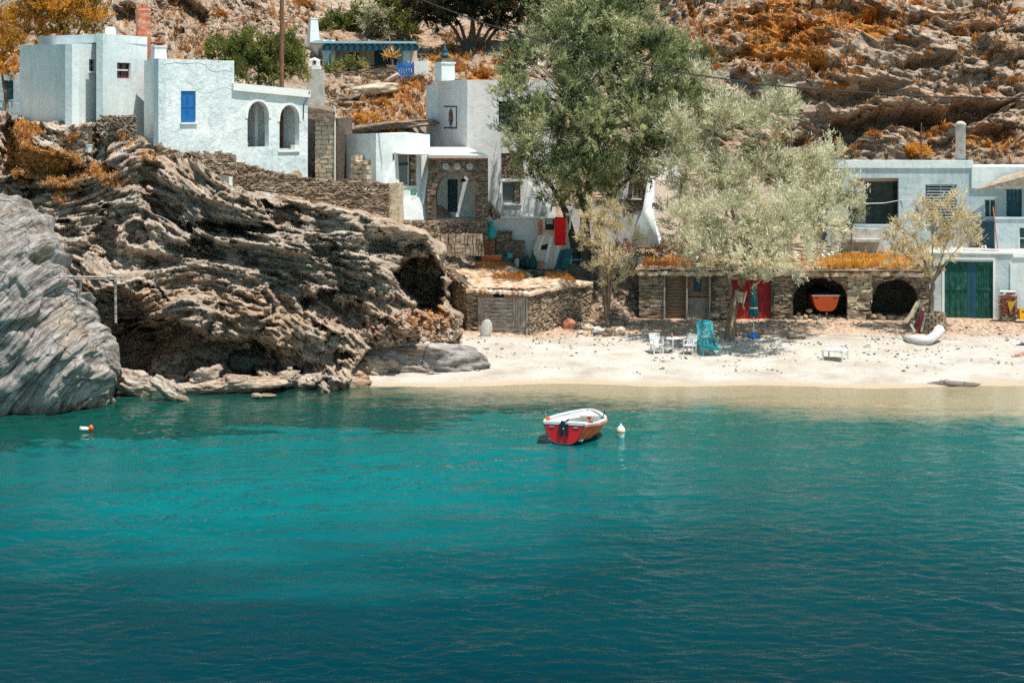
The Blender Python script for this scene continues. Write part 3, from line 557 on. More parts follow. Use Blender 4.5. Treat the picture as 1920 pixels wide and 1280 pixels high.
def stones(mb, wf, t0, t1, z0, z1, w=(.22, .6), h=(.07, .16), skip=(), deep=.16, out=.05, topf=None, botf=None, gap=.012, tilt=.11):
    """courses of rough flat stones on the outer face of a wall"""
    z = z0
    while z < z1:
        hh = random.uniform(*h); t = t0-random.uniform(0, .2)
        while t < t1:
            ww = random.uniform(*w)*(1 if hh > .09 else 1.2); a, b = max(t, t0-.04), min(t+ww, t1+.04); c = ((a+b)/2, z+hh/2)
            ok = b-a > .06 and not any(inside(c, q) or (inside((a+.03, c[1]), q) or inside((b-.03, c[1]), q)) for q in skip)
            if topf and c[1] > topf(c[0]): ok = False
            if botf and c[1] < botf(c[0]): ok = False
            if ok:
                n1 = random.uniform(.0, out)+.02; j = lambda s_=.018: random.uniform(-s_, s_); dz = j(tilt*.5)
                P = [wf.pt(a+gap+j(), z+gap+j()-dz, n1+j()), wf.pt(b-gap+j(), z+gap+j()+dz, n1+j()), wf.pt(b-gap, z+gap+dz, -deep), wf.pt(a+gap, z+gap-dz, -deep),
                     wf.pt(a+gap+j(.03), z+hh-gap+j()-dz, n1+j()), wf.pt(b-gap+j(.03), z+hh-gap+j()+dz, n1+j()), wf.pt(b-gap, z+hh-gap+dz, -deep), wf.pt(a+gap, z+hh-gap-dz, -deep)]
                mb.hexa(P)
            t += ww
        z += hh
    return mb
def inside(p, poly):
    x, y = p; r = False; n = len(poly)
    for i in range(n):
        (x1, y1), (x2, y2) = poly[i], poly[(i+1) % n]
        if (y1 > y) != (y2 > y) and x < (x2-x1)*(y-y1)/(y2-y1)+x1: r = not r
    return r
def lerpz(wf, ends):
    """z as a function of t through photo points on the wall"""
    P = [wf.hit(*e) for e in ends]; return lambda t: float(np.interp(t, [p[0] for p in P], [p[1] for p in P]))
def chimney(root, px, py0, py1, d, w, mat='plaster', taper=.85, cap=None, name='chimney', rot=.3, dep=None, label=None):
    a, b = W(px, py0, d), W(px, py1, d); R = Matrix.Rotation(rot, 3, 'Z'); m = MB(); rings = []
    for z, k in ((a.z, 1), (b.z-.08, taper), (b.z-.08, taper*1.12), (b.z, taper*1.12)):
        rings.append([Vector((a.x, a.y, z))+R @ Vector((sx*w/2*k, sy*(dep or w)/2*k, 0)) for sx, sy in ((-1, -1), (1, -1), (1, 1), (-1, 1))])
    c = part(name, m.loft(rings), M[mat], root, label=label)
    if cap:
        q = MB()
        for i in range(7): q.blob((a.x+random.uniform(-.3, .3)*w, a.y+random.uniform(-.3, .3)*w, b.z+.05+random.uniform(0, .1)), (w*.28, w*.28, .09), n=(6, 4))
        part('cap', q, M[cap], c)
    return c
xy = lambda px, d: ((px-960)*d/F, d)

# ---------------------------------------------------------------- far left: white cube house
r = thing('white_house', PW(150, 94, 9.3), 'white cube-shaped house at the far left with two small windows on the rock edge', 'house')
m = MB(); wl = WF(37, 96.5, 135, 92); wf1 = WF(135, 92, 188, 94.6)
zA = ZP(83, 92); zA1 = ZP(82, 94.6)
wl.skin(m, ZP(85, 96.5), zA, 7.5, 7.5)
R1 = wf1.rect(167, 112, 180, 134); wf1.skin(m, zA, zA1, 7.5, 7.5, [R1])
part('wall', m, M['plaster'], r)
flat(r, [xy(38, 96.4), xy(135, 92.1), xy(187, 94.6), xy(140, 101)], zA-.3, [ZP(85, 96.5)-.012, zA-.012, zA1-.012, zA-.1], 'plaster', 'roof')
window(r, wf1, R1, 'metal', 'glass', .12, .04, (1, 1), .13)
m = MB(); ws = WF(182, 97, 193, 92.6); wf2 = WF(193, 92.6, 276, 96.6); wb = WF(72, 100.5, 192, 95.2)
zt = ZP(63, 92.6); zt2 = ZP(70, 96.6)
ws.skin(m, zt, zt, 7.5, 7.5, t=.2); R2 = wf2.rect(219.5, 118.5, 245, 147); wf2.skin(m, zt, zt2, 7.5, 7.5, [R2]); wb.skin(m, ZP(68, 100.5), zt-.003, 11, 11, t=.2)
part('tall_block', m, M['plaster'], r)
flat(r, [xy(73, 100.4), xy(193, 92.7), xy(276, 96.5), xy(230, 103)], zt-.4, [ZP(68, 100.5)-.012, zt-.012, zt2-.012, zt-.1], 'plaster', 'upper_roof')
window(r, wf2, R2, 'maroon', 'glass', .10, .07, (1, 0), None, label='dark red framed window')
m = MB(); z = wf2.hit(232, 133)[1]; wf2.box(m, R2[0][0]+.05, R2[1][0]-.12, z, z+.07, -.13, -.08); part('slat', m, M['white_paint'], r)
q = W(207, 64, 95); part('roof_vent', MB().box((q.x, q.y, q.z+.1), (.42, .4, .35)).box((q.x, q.y, q.z+.3), (.3, .3, .08)), M['white_lime'], r)
m = MB().tube([wf1.pt(.36, ZP(90, 92.3), .02), wf1.pt(.06, ZP(124, 92), .02)], .014, 5); part('cable', m, M['cable'], r)
# red chimney stack standing behind
r = thing('brick_chimney', PW(268, 98, 11.5), 'tall reddish brick chimney stack behind the white cube house', 'chimney')
a = W(268, 104, 98); m = MB(); Rm = Matrix.Rotation(.45, 3, 'Z')
m.loft([[Vector((a.x, a.y, z))+Rm @ Vector((sx*.29*k, sy*.29*k, 0)) for sx, sy in ((-1, -1), (1, -1), (1, 1), (-1, 1))] for z, k in ((a.z-1.2, 1.03), (ZP(40, 98), 1), (ZP(26, 98), 1.02), (ZP(20, 98), 1.1), (ZP(17, 98), .92))])
part('stack', m, M['terracotta'], r)
m = MB(); [m.box((a.x+random.uniform(-.2, .2), a.y+random.uniform(-.2, .2), ZP(14, 98)), (.2, .14, .16), Matrix.Rotation(i, 3, 'Z')) for i in range(4)]; m.tube([(a.x, a.y, ZP(17, 98)), (a.x, a.y, ZP(8, 98))], .12, 8)
part('cap', m, M['terracotta'], r)

# ---------------------------------------------------------------- white house with blue shutters and arched loggia
r = thing('white_house', PW(400, 95, 9.2), 'white house with blue shutters and a two-arched loggia, crack along its top', 'house')
wl = WF(270, 95.2, 297, 92); wf = WF(297, 92, 439, 95.4); wd_ = WF(439, 95.4, 577, 98.6)
zl = ZP(110, 92); zr = ZP(114, 95.4); m = MB(); RB = wf.rect(339, 171, 367, 230)
wl.skin(m, zl-.03, zl, 6.5, 6.5); wf.skin(m, zl, zr, 6.5, 6.5, [RB], wob=.035)
part('wall', m, M['plaster_rough'], r)
flat(r, [xy(271, 95.2), xy(297, 92.1), xy(439, 95.4), xy(400, 100)], zl-.5, [zl-.05, zl-.015, zr-.015, zr-.1], 'plaster_rough')
t0, z0, t1, z1 = RB[0][0], RB[0][1], RB[2][0], RB[2][1]
window(r, wf, RB, 'blue_dark', 'dark', .14, .04, (0, 0), .09)
for a, b in ((t0+.03, (t0+t1)/2-.008), ((t0+t1)/2+.008, t1-.03)):
    m = MB(); wf.box(m, a, b, z0+.02, z1-.02, -.09, -.05)
    for zz in (z0+.02, (z0+z1)/2-.04, z1-.12): wf.box(m, a, b, zz, zz+.08, -.05, -.03)
    wf.box(m, a, a+.06, z0+.02, z1-.02, -.051, -.032); wf.box(m, b-.06, b, z0+.02, z1-.02, -.051, -.032)
    part('shutter', m, M['blue'], r)
# crack lines in the render
m = MB(); P = [(300, 127), (312, 119), (330, 117), (352, 119), (372, 117), (386, 122), (392, 131), (405, 135), (420, 131), (436, 134)]
for i in range(len(P)-1): a, b = wf.hit(*P[i]), wf.hit(*P[i+1]); m.tube([wf.pt(a[0], a[1], .002), wf.pt(b[0], b[1], .002)], .013, 4)
part('wall_crack', m, M['plaster_worn'], r); m = MB()
P = [(372, 172), (384, 175), (398, 172), (410, 166), (424, 163), (437, 170)]
for i in range(len(P)-1): a, b = wf.hit(*P[i]), wf.hit(*P[i+1]); m.tube([wf.pt(a[0], a[1], .002), wf.pt(b[0], b[1], .002)], .010, 4)
part('wall_crack', m, M['plaster_worn'], r)
z0a, z1a = ZP(157, 95.4), ZP(171, 98.6)
A1 = wd_.arch(464, 190, 504, 276, 222, 14, .85); A2 = wd_.arch(524, 197, 561, 282, 228, 14, .85)
m = MB(); wd_.skin(m, z0a, z1a, 5.5, 5.5, [A1, A2], .32); part('arcade_wall', m, M['plaster_rough'], r)
wr = WF(577, 98.6, 560, 103); m = MB(); wr.skin(m, z1a, z1a, 5.5, 5.5); part('side_wall', m, M['plaster'], r)
# arch surrounds, slightly proud and fresh white
for A in (A1, A2):
    arc = A[2:]; c = ((A[0][0]+A[1][0])/2, arc[0][1]); m = MB(); n = len(arc)
    o = [(c[0]+(p[0]-c[0])*1.22, c[1]+(p[1]-c[1])*1.13) for p in arc]
    for i in range(n-1):
        m.hexa([wd_.pt(*arc[i], .035), wd_.pt(*o[i], .035), wd_.pt(*o[i+1], .035), wd_.pt(*arc[i+1], .035), wd_.pt(*arc[i], -.01), wd_.pt(*o[i], -.01), wd_.pt(*o[i+1], -.01), wd_.pt(*arc[i+1], -.01)])
    part('arch_trim', m, M['white_lime'], r)
m = MB(); wd_.box(m, -.15, wd_.L+.05, 0, .36, -.9, .16)
m.v = [(x, y, z+(z0a+(z1a-z0a)*min(1, max(0, (Vector((x, y, 0))-Vector((wd_.o.x, wd_.o.y, 0))).dot(wd_.u)/wd_.L)))-.32) for x, y, z in m.v]; part('coping', m, M['white_lime'], r)
bk = lambda t, z, n: wd_.pt(t, z, n)
zf = A1[0][1]-.12
m = MB(); wd_.box(m, .2, wd_.L-.1, zf-.3, zf, -2.4, -.36); part('loggia_floor', m, M['concrete'], r)
m = MB(); wd_.box(m, .2, wd_.L-.1, zf, z1a-.4, -2.6, -2.42); t_ = (A1[1][0]+A2[0][0])/2; wd_.box(m, t_-.1, t_+.1, zf, z1a-.4, -2.41, -1.4); wd_.box(m, wd_.L-.34, wd_.L-.06, zf, z1a-.45, -2.41, -.33); part('loggia_back_wall', m, M['plaster'], r)
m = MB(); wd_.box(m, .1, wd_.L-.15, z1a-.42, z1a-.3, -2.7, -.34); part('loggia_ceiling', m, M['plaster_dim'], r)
m = MB(); a = A1[0][0]; wd_.box(m, a-.02, a+.42, A1[0][1]-.1, A1[4][1]+.5, -.62, -.56); [wd_.box(m, a-.02+k*.11, a+k*.11, A1[0][1]-.1, A1[4][1]+.5, -.56, -.545) for k in range(1, 4)]; part('door', m, M['blue'], r, label='open blue door leaf in the left arch')
m = MB(); a, b = A2[0][0], A2[1][0]; wd_.box(m, b-.3, b-.03, A2[0][1]-.02, A2[0][1]+.24, -.3, .03); wd_.box(m, a-.1, b+.02, A2[0][1]-.09, A2[0][1]-.003, -.3, .07); part('ledge', m, M['white_lime'], r)
for i, t_ in enumerate((A1[1][0]-.5, A2[0][0]+.5)):
    j = solo('water_jug' if 0 else 'flower_pot', MB().lathe(wd_.pt(t_, zf, -1.2), [(.10, 0), (.16, .2), (.14, .34), (.17, .36), (.13, .35)], 12), M['white_paint'], wd_.pt(t_, zf, -1.2), ('pale pot standing on the floor inside the left loggia arch', 'pale pot standing on the floor inside the right loggia arch')[i], 'pot', 'pots inside the loggia')
m = MB(); p = wd_.pt(wd_.L-.28, ZP(196, 98.2), .03); m.tube([p, p-Vector((.03, 0, .75))], .03, 6).tube([wd_.pt(wd_.L-.05, z1a-.02, .2), wd_.pt(wd_.L-.05, z1a-.3, .1), p], .028, 6); part('drainpipe', m, M['petrol'], r)
chimney(r, 297.5, 112, 86, 94.4, .62, 'plaster_grey', .9, 'brick', rot=.5)
# utility pole
z0 = ground(*xy(528, 99.5)); r = thing('utility_pole', PW(528, 99.5, z0), 'brown wooden utility pole behind the arched loggia', 'pole')
part('post', MB().tube([PW(528, 99.5, z0-.3), W(528.5, -40, 99.5)], [.13, .10], 10), M['pole'], r)
part('insulator', MB().tube([W(524, -33, 99.5), W(533, -33, 99.5)], .03, 6).lathe(W(524, -33, 99.5), [(.05, 0), (.05, .12), (.03, .16)], 8), M['white_paint'], r)
# power cable
r = None; pts = []
for px_, py_, d_ in ((528, -34, 99.5), (700, -18, 97.7), (790, 0, 96.5), (900, 42, 95.5), (1020, 78, 94.5), (1150, 108, 93.7), (1290, 138, 93), (1420, 158, 92.4), (1560, 170, 91.8), (1750, 182, 91.2), (1990, 186, 90.6)): pts.append(W(px_, py_, d_))
solo('power_cable', MB().tube(pts, .034, 5), M['cable'], pts[0], 'black power cable sagging across the trees and hillside', 'cable')

# ---------------------------------------------------------------- stone hut between the loggia and the two-storey house
r = thing('stone_hut', PW(600, 99.5, 8), 'small unplastered stone hut with a heavy roof slab and beige block pier', 'hut')
wf = WF(578, 99.6, 627, 99.2); wl = WF(570, 103, 578, 99.6); zt = ZP(221, 99.4); zb = 6.4
t0 = wf.hit(592, 300)[0]; m = MB(); wf.box(m, t0+.02, wf.L-.02, zb, zt, -2.5, -.05); part('core_wall', m, M['mortar'], r)
m = stones(MB(), wf, t0, wf.L, zb, zt, (.28, .46), (.2, .26), deep=.12, out=.02, tilt=.01); part('block_pier', m, M['stone_pale'], r)
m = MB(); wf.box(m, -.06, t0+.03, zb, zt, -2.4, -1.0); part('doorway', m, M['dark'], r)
m = MB(); a = W(576, 196, 99.3); b = W(627, 209, 99.0)
m.hexa([W(576, 222, 99.2), W(626, 232, 98.9), W(626, 222, 102.5), W(576, 214, 102.8), W(576, 200, 99.2), W(629, 210, 98.9), W(627, 203, 102.5), W(574, 194, 102.8)]); part('roof_slab', m, M['stone_dark'], r)
m = MB(); wf.box(m, -.14, wf.L+.12, zt-.02, zt+.07, -.5, .14); part('lintel', m, M['stone_pale'], r)
m = MB().tube([wf.pt(wf.L+.05, zb, .06), wf.pt(wf.L+.05, zt+.55, .06)], .035, 6); part('drainpipe', m, M['white_paint'], r)
# pink masonry pillar
r = thing('masonry_pillar', PW(592, 103, 9.5), 'free-standing pinkish masonry pillar with a small arched cap', 'pillar')
a = W(592, 200, 103); m = MB().loft([[(a.x+sx*w, a.y+sy*.35, z) for sx, sy in ((-1, -1), (1, -1), (1, 1), (-1, 1))] for z, w in ((9, .44), (ZP(131, 103), .42))]); part('shaft', m, M['concrete'], r)
m = MB(); z = ZP(131, 103); m.box((a.x-.05, a.y, z+.12), (.62, .6, .2)); m.box((a.x-.28, a.y, z+.34), (.12, .5, .26)); m.box((a.x+.12, a.y, z+.3), (.16, .5, .2)); m.tube([(a.x-.3, a.y, z+.46), (a.x-.05, a.y, z+.56), (a.x+.2, a.y, z+.42)], .09, 6); part('cap', m, M['white_lime'], r)

# ---------------------------------------------------------------- house up the slope with blue pergola
r = thing('pergola_house', PW(680, 119, ZP(128, 119)), 'small hillside house with a dark blue beamed veranda and tapered white chimney', 'house')
wl = WF(562, 121, 606, 116.6); wp = WF(600, 117, 622, 116.4); wb = WF(616, 118.0, 782, 118.6)
m = MB(); zt = ZP(77, 119); AW = wl.arch(601, 90, 607.5, 127, 104, 8); wl.skin(m, zt, zt, 12, 12)
wp.box(m, 0.05, wp.L, 12.5, zt-.02, -.3, 0); part('wall', m, M['plaster'], r)
m = MB(); a = W(604, 110, 116.9); wl2 = WF(598, 117.3, 608, 116.3); A = wl2.arch(600.5, 90, 608, 128, 104, 8); m.loft([[wl2.pt(t, z, .09) for t, z in A], [wl2.pt(t, z, .14) for t, z in A]]); part('arched_opening', m, M['stone_dark'], r)
m = MB(); R1 = wb.rect(650, 97, 675, 128); R2 = wb.rect(713, 93, 740, 132); wb.skin(m, zt-.1, zt-.1, 12, 12, [R1, R2]); part('veranda_wall', m, M['plaster_pink'], r)
window(r, wb, R1, 'white_paint', 'petrol', .1, .06, (1, 0), .05); plank_door(r, wb, R2, 'blue_dark', .1, 4)
for a, b in ((702, 714), (739, 745)):
    m = MB(); R = wb.rect(a, 92, b, 133); wb.box(m, R[0][0], R[1][0], R[0][1], R[2][1], 0, .06); part('shutter', m, M['petrol'], r)
m = MB(); R = wp.rect(607, 96, 618, 131); a = W(613, 131, 116); m.loft([[(a.x-.26, 115.9, 12.6), (a.x+.12, 115.9, 12.6), (a.x+.12, 116.5, 12.6), (a.x-.26, 116.5, 12.6)], [(a.x-.24, 115.9, ZP(104, 116)), (a.x+.12, 115.9, ZP(104, 116)), (a.x+.12, 116.5, ZP(104, 116)), (a.x-.24, 116.5, ZP(104, 116))], [(a.x-.34, 115.9, ZP(90, 116)), (a.x+.4, 115.9, ZP(90, 116)), (a.x+.4, 116.5, ZP(90, 116)), (a.x-.34, 116.5, ZP(90, 116))]]); part('veranda_post', m, M['pale_blue'], r)
a = W(762, 100, 116.6); part('veranda_post', MB().loft([[(a.x+sx*.19, a.y+sy*.2, z) for sx, sy in ((-1, -1), (1, -1), (1, 1), (-1, 1))] for z in (12.4, ZP(92, 116.6))]), M['pale_blue'], r)
m = MB(); w_ = WF(604, 115.7, 786, 116.3); w_.box(m, 0, w_.L, ZP(95, 116), ZP(86, 116), -.25, 0); part('front_beam', m, M['petrol'], r)
for i in range(16):
    t = .15+(w_.L-.3)*i/15; m = MB(); w_.box(m, t-.06, t+.06, ZP(86, 116)+.003, ZP(86, 116)+.13, -2.6, .22); part('rafter', m, M['petrol'], r)
m = MB(); w_.box(m, -.5, w_.L*.97, ZP(86, 116)+.135, ZP(79, 116)+.05, -2.7, -.1); part('roof', m, M['pale_blue'], r)
chimney(r, 587.5, 80, 34, 118.6, .62, 'plaster', .68, rot=.4)
# gate, gatepost, garden wall
r = thing('picket_gate', PW(760, 114, ZP(158, 114)), 'bright blue picket gate beside a whitewashed gatepost below the veranda', 'gate')
w_ = WF(743, 113.6, 777, 114); 
for i in range(7):
    R = w_.rect(744+i*4.7, 118+random.uniform(-2, 2), 747.6+i*4.7, 157-i*1.5); m = MB(); t0, z0, t1, z1 = R[0][0], R[0][1], R[2][0], R[2][1]; w_.box(m, t0, t1, z0, z1, 0, .03)
    m.add([w_.pt(t0, z1, 0), w_.pt(t1, z1, 0), w_.pt((t0+t1)/2, z1+.1, .0), w_.pt(t0, z1, .03), w_.pt(t1, z1, .03), w_.pt((t0+t1)/2, z1+.1, .03)], [(0, 2, 1), (3, 4, 5), (0, 1, 4, 3), (1, 2, 5, 4), (2, 0, 3, 5)]); part('picket', m, M['blue'], r)
for y_ in (126, 145): R = w_.rect(744, y_-1.5, 776, y_+1.5); m = MB(); w_.box(m, R[0][0], R[1][0], R[0][1], R[2][1], -.05, -.005); part('rail', m, M['petrol'], r)
a = W(790, 150, 114.2); solo('gatepost', MB().loft([[(a.x+sx*w, a.y+sy*.35, z) for sx, sy in ((-1, -1), (1, -1), (1, 1), (-1, 1))] for z, w in ((11.5, .40), (ZP(118, 114), .37), (ZP(115, 114), .34))]), M['white_lime'], (a.x, a.y, 11.5), 'short whitewashed gatepost right of the blue gate', 'post')
def stone_wall(name, px0, d0, px1, d1, tops, bots, label, cat='wall', mat='stone', thick=.5, **k):
    w = WF(px0, d0, px1, d1); tf, bf = lerpz(w, tops), lerpz(w, bots); n = 12
    m = MB().slab([(w.L*i/n, bf(w.L*i/n)) for i in range(n+1)]+[(w.L*i/n, tf(w.L*i/n)-.06) for i in range(n, -1, -1)], [], w.o, w.u, w.n, thick)
    r = thing(name, w.pt(w.L/2, bf(w.L/2)), label, cat); part('wall_core', m, M['mortar'], r)
    z0 = min(bf(0), bf(w.L), bf(w.L/2)); z1 = max(tf(t) for t in np.linspace(0, w.L, 12))
    part('stonework', stones(MB(), w, 0, w.L, z0, z1, topf=lambda t: tf(t)+random.uniform(-.05, .06), botf=bf, **k), M[mat], r); return r
stone_wall('garden_wall', 606, 114.8, 744, 114.4, [(606, 134), (640, 133), (700, 130), (744, 122)], [(606, 158), (744, 162)], 'rubble garden wall under the blue veranda')
w_ = WF(610, 113.4, 692, 113.2); m = MB(); R = w_.rect(608, 151, 690, 170); w_.box(m, R[0][0], R[1][0], R[0][1], R[2][1], -.3, 0); solo('low_concrete_wall', m, M['concrete'], w_.pt(0, R[0][1]), 'low plain concrete wall below the rubble garden wall', 'wall')

# ---------------------------------------------------------------- two-storey white house in the middle
r = thing('white_house', PW(870, 102, 5.9), 'two-storey white house with a stone arched porch, oval niche and round-topped wing', 'house')
# wing
wl = WF(632, 101.6, 705, 98.2); wf = WF(705, 98.2, 806, 101.2); m = MB(); zl, zc, zr = ZP(252, 101.6), ZP(250, 98.2), ZP(252, 101.2)
RW = wf.rect(736, 287, 781, 350); RN = wf.rect(741, 291, 772, 351)
wl.skin(m, zl, zc, 5.2, 5.2); wf.skin(m, zc, zr, 5.2, 5.2, [RW]); part('wing_wall', m, M['plaster'], r)
m = MB(); RI = [(p[0], p[1]) for p in RW]; wf.slab = None
t0, z0, t1, z1 = RW[0][0], RW[0][1], RW[2][0], RW[2][1]; nt0, nt1 = RN[0][0], RN[1][0]
m = stones(MB(), wf, t0+.03, nt0-.02, z0, z1, (.2, .3), (.1, .2), deep=.08, out=.015); v0 = len(m.v); m = stones(m, wf, nt1+.02, t1-.03, z0, z1, (.2, .3), (.1, .2), deep=.08, out=.015); m.v = [tuple(Vector(v)-wf.n*.07) for v in m.v]
part('window_jambs', m, M['stone'], r)
m = MB(); wf.box(m, t0, nt0, z0, z1, -.3, -.15); wf.box(m, nt1, t1, z0, z1, -.3, -.15); part('jamb_backing', m, M['mortar'], r)
window(r, wf, [(nt0, z0), (nt1, z0), (nt1, z1), (nt0, z1)], 'white_paint', 'curtain', .2, .07, (0, 0), .05)
m = MB(); zz = wf.hit(760, 308)[1]; wf.box(m, nt0+.07, nt1-.07, zz-.05, zz+.05, -.25, -.17); part('transom', m, M['petrol'], r)
m = MB(); a, b = wf.hit(738, 288)[0], wf.hit(790, 291)[0]; z = wf.hit(760, 287)[1]
m.hexa([wf.pt(a, z, -.02), wf.pt(b, z-.06, -.02), wf.pt(b, z-.12, .75), wf.pt(a, z-.05, .6), wf.pt(a, z+.07, -.02), wf.pt(b, z+.02, -.02), wf.pt(b, z-.07, .78), wf.pt(a, z, .62)]); wf.box(m, a+.02, a+.10, z-.5, z, 0, .08); part('window_canopy', m, M['white_lime'], r)
flat(r, [xy(633, 101.5), xy(705, 98.3), xy(806, 101.2), xy(760, 104.5)], zc-.4, [zl-.015, zc-.015, zr-.015, zc-.05], 'plaster', 'wing_roof')
m = MB(); a = wl.hit(634, 264); m.tube([wl.pt(a[0], a[1]+.03, -.1), wl.pt(a[0], a[1], .5)], .07, 8); part('water_spout', m, M['white_lime'], r)
R = wf.rect(770, 356, 780, 365); m = MB(); wf.box(m, R[0][0], R[1][0], R[0][1], R[2][1], 0, .03); sg = part('sign', m, M['green_sign'], r, label='small green name plate')
m = MB(); 
for y_, k in ((358.5, .7), (361.5, .9)): 
    c = wf.hit(771, y_); tt_ = c[0]+.02
    while tt_ < R[1][0]-.05: q = random.uniform(.02, .045); wf.box(m, tt_, tt_+q, c[1]-.02, c[1]+.018, .03, .034); tt_ += q+.015
part('sign_lettering', m, M['pale_blue'], sg)
# sloped plaster buttresses on the wing
def buttress(root, wf, P, out, mat='white_lime', name='buttress', th=None):
    """P: photo outline on the wall; each vertex pushed out by its amount"""
    q = [wf.hit(x, y) for x, y in P]; m = MB().loft([[wf.pt(t, z, -.02) for t, z in q], [wf.pt(t, z, o) for (t, z), o in zip(q, out)]]); return part(name, m, M[mat], root)
buttress(r, wf, [(750, 412), (750, 378), (762, 376), (768, 370), (790, 368), (800, 340), (804, 412)], [.3, .2, .14, .14, .1, .05, .3], 'plaster')
buttress(r, wf, [(722, 344), (742, 290), (745, 290), (745, 344)], [.2, .04, .04, .14], 'plaster')
buttress(r, wf, [(787, 382), (798, 326), (805, 300), (806, 330), (795, 384)], [.28, .16, .06, .1, .16], 'plaster')
# tower and main block
wt0 = WF(799, 107.6, 824, 106.6); wt = WF(822, 106.6, 876, 103.6); wm = WF(876, 103.6, 1042, 105.0)
m = MB(); z1 = ZP(150, 103.6); wt0.skin(m, ZP(160, 107), ZP(159, 106.6), 5, 5); part('side_block', m, M['plaster'], r)
OV = wt.arch(837, 201, 853, 239, 220, 10); cx = (OV[0][0]+OV[1][0])/2; cz = (wt.hit(845, 220)[1]); oval = [(cx+.30*math.cos(a), cz+.50*math.sin(a)) for a in np.linspace(0, 2*math.pi, 17)[:-1]]
m = MB(); wt.skin(m, z1, z1, 5, 5, [oval], .3)
RU = wm.rect(935, 190, 962, 240); RL = wm.rect(940, 340, 976, 383); RS = wm.rect(940, 287, 981, 335)
wm.skin(m, z1, ZP(152, 105), 5, 5, [RU, RL, RS]); wt0b = WF(1042, 105, 1035, 110); wt0b.skin(m, ZP(152, 105), ZP(152, 105), 5, 5)
part('main_wall', m, M['plaster_grey'], r)
m = MB(); wt.box(m, cx-.5, cx+.5, cz-.7, cz+.7, -.34, -.26); part('niche_back', m, M['stone_pale'], r)
m = MB(); 
for i in range(20): a, b = 2*math.pi*i/20, 2*math.pi*(i+.85)/20; m.hexa([wt.pt(cx+.30*k*math.cos(c), cz+.50*k*math.sin(c), n) for n in (-.2, -.03) for c, k in ((a, 1), (a, .78), (b, .78), (b, 1))])
part('niche_stones', m, M['stone_dark'], r)
R = wt.rect(833, 199, 857, 241); m = MB(); t0, z0, t1_, z1_ = R[0][0], R[0][1], R[2][0], R[2][1]; wt.box(m, t0, t1_, z1_-.07, z1_, -.01, .03); wt.box(m, t0, t1_, z0, z0+.07, -.01, .03); wt.box(m, t1_-.07, t1_, z0+.07, z1_-.07, -.01, .03); part('blue_trim', m, M['blue_dark'], r)
m = MB(); wt.box(m, 0.2, wt.L, 12.95, 13.0, -.02, -.01)
flat(r, [xy(801, 107.5), xy(824, 106.6), xy(876, 103.7), xy(1040, 105), xy(1000, 110)], z1-.5, [ZP(160, 107)-.02, z1-.02, z1-.02, ZP(152, 105)-.02, z1-.1], 'plaster', 'roof')
chimney(r, 834, 152, 117, 105.8, .78, 'plaster', 1., rot=.5); chp = W(834, 117, 105.8)
part('chimney_rubble', MB().box((chp.x, chp.y, chp.z+.1), (.72, .7, .22), Matrix.Rotation(.5, 3, 'Z')), M['stone_dark'], r)
solo('chimney_pot', MB().lathe(chp+Vector((0, 0, .21)), [(.16, 0), (.2, .15), (.1, .3), (.14, .42), (.07, .62), (.02, .7)], 10), M['petrol'], chp+Vector((0, 0, .21)), 'dark teal pot on top of the square tower chimney', 'chimney pot')
window(r, wm, RU, 'petrol', 'glass', .15, .05, (0, 1), .04, label='upper window half hidden by the tree')
m = MB(); wm.box(m, RS[0][0], RS[1][0], RS[0][1], RS[2][1], -.3, -.16); part('panel_backing', m, M['mortar'], r)
m = stones(MB(), wm, RS[0][0]+.02, RS[1][0]-.02, RS[0][1], RS[2][1]-.05, (.15, .3), (.07, .14), deep=.1, out=.02); m.v = [tuple(Vector(v)-wm.n*.08) for v in m.v]; part('bare_stone_panel', m, M['stone_dark'], r)
window(r, wm, RL, 'white_paint', 'curtain', .2, .06, (0, 0), .08); m = MB(); a = wm.hit(967, 360)[0]; m = stones(MB(), wm, a, RL[1][0]-.02, RL[0][1]+.05, RL[2][1]-.05, (.15, .25), (.08, .14), deep=.08, out=.01); m.v = [tuple(Vector(v)-wm.n*.1) for v in m.v]; part('window_jambs', m, M['stone_dark'], r)
m = MB(); wm.box(m, RL[0][0]-.1, RL[1][0]+.15, RL[2][1]+.005, RL[2][1]+.12, -.05, .07); part('lintel', m, M['white_lime'], r)
buttress(r, wm, [(926, 412), (938, 342), (941, 342), (944, 412)], [.5, .05, .05, .1], 'plaster_grey')
buttress(r, wm, [(967, 412), (975, 392), (979, 398), (990, 342), (994, 342), (1036, 412)], [.3, .14, .18, .04, .04, .7], 'plaster_grey')
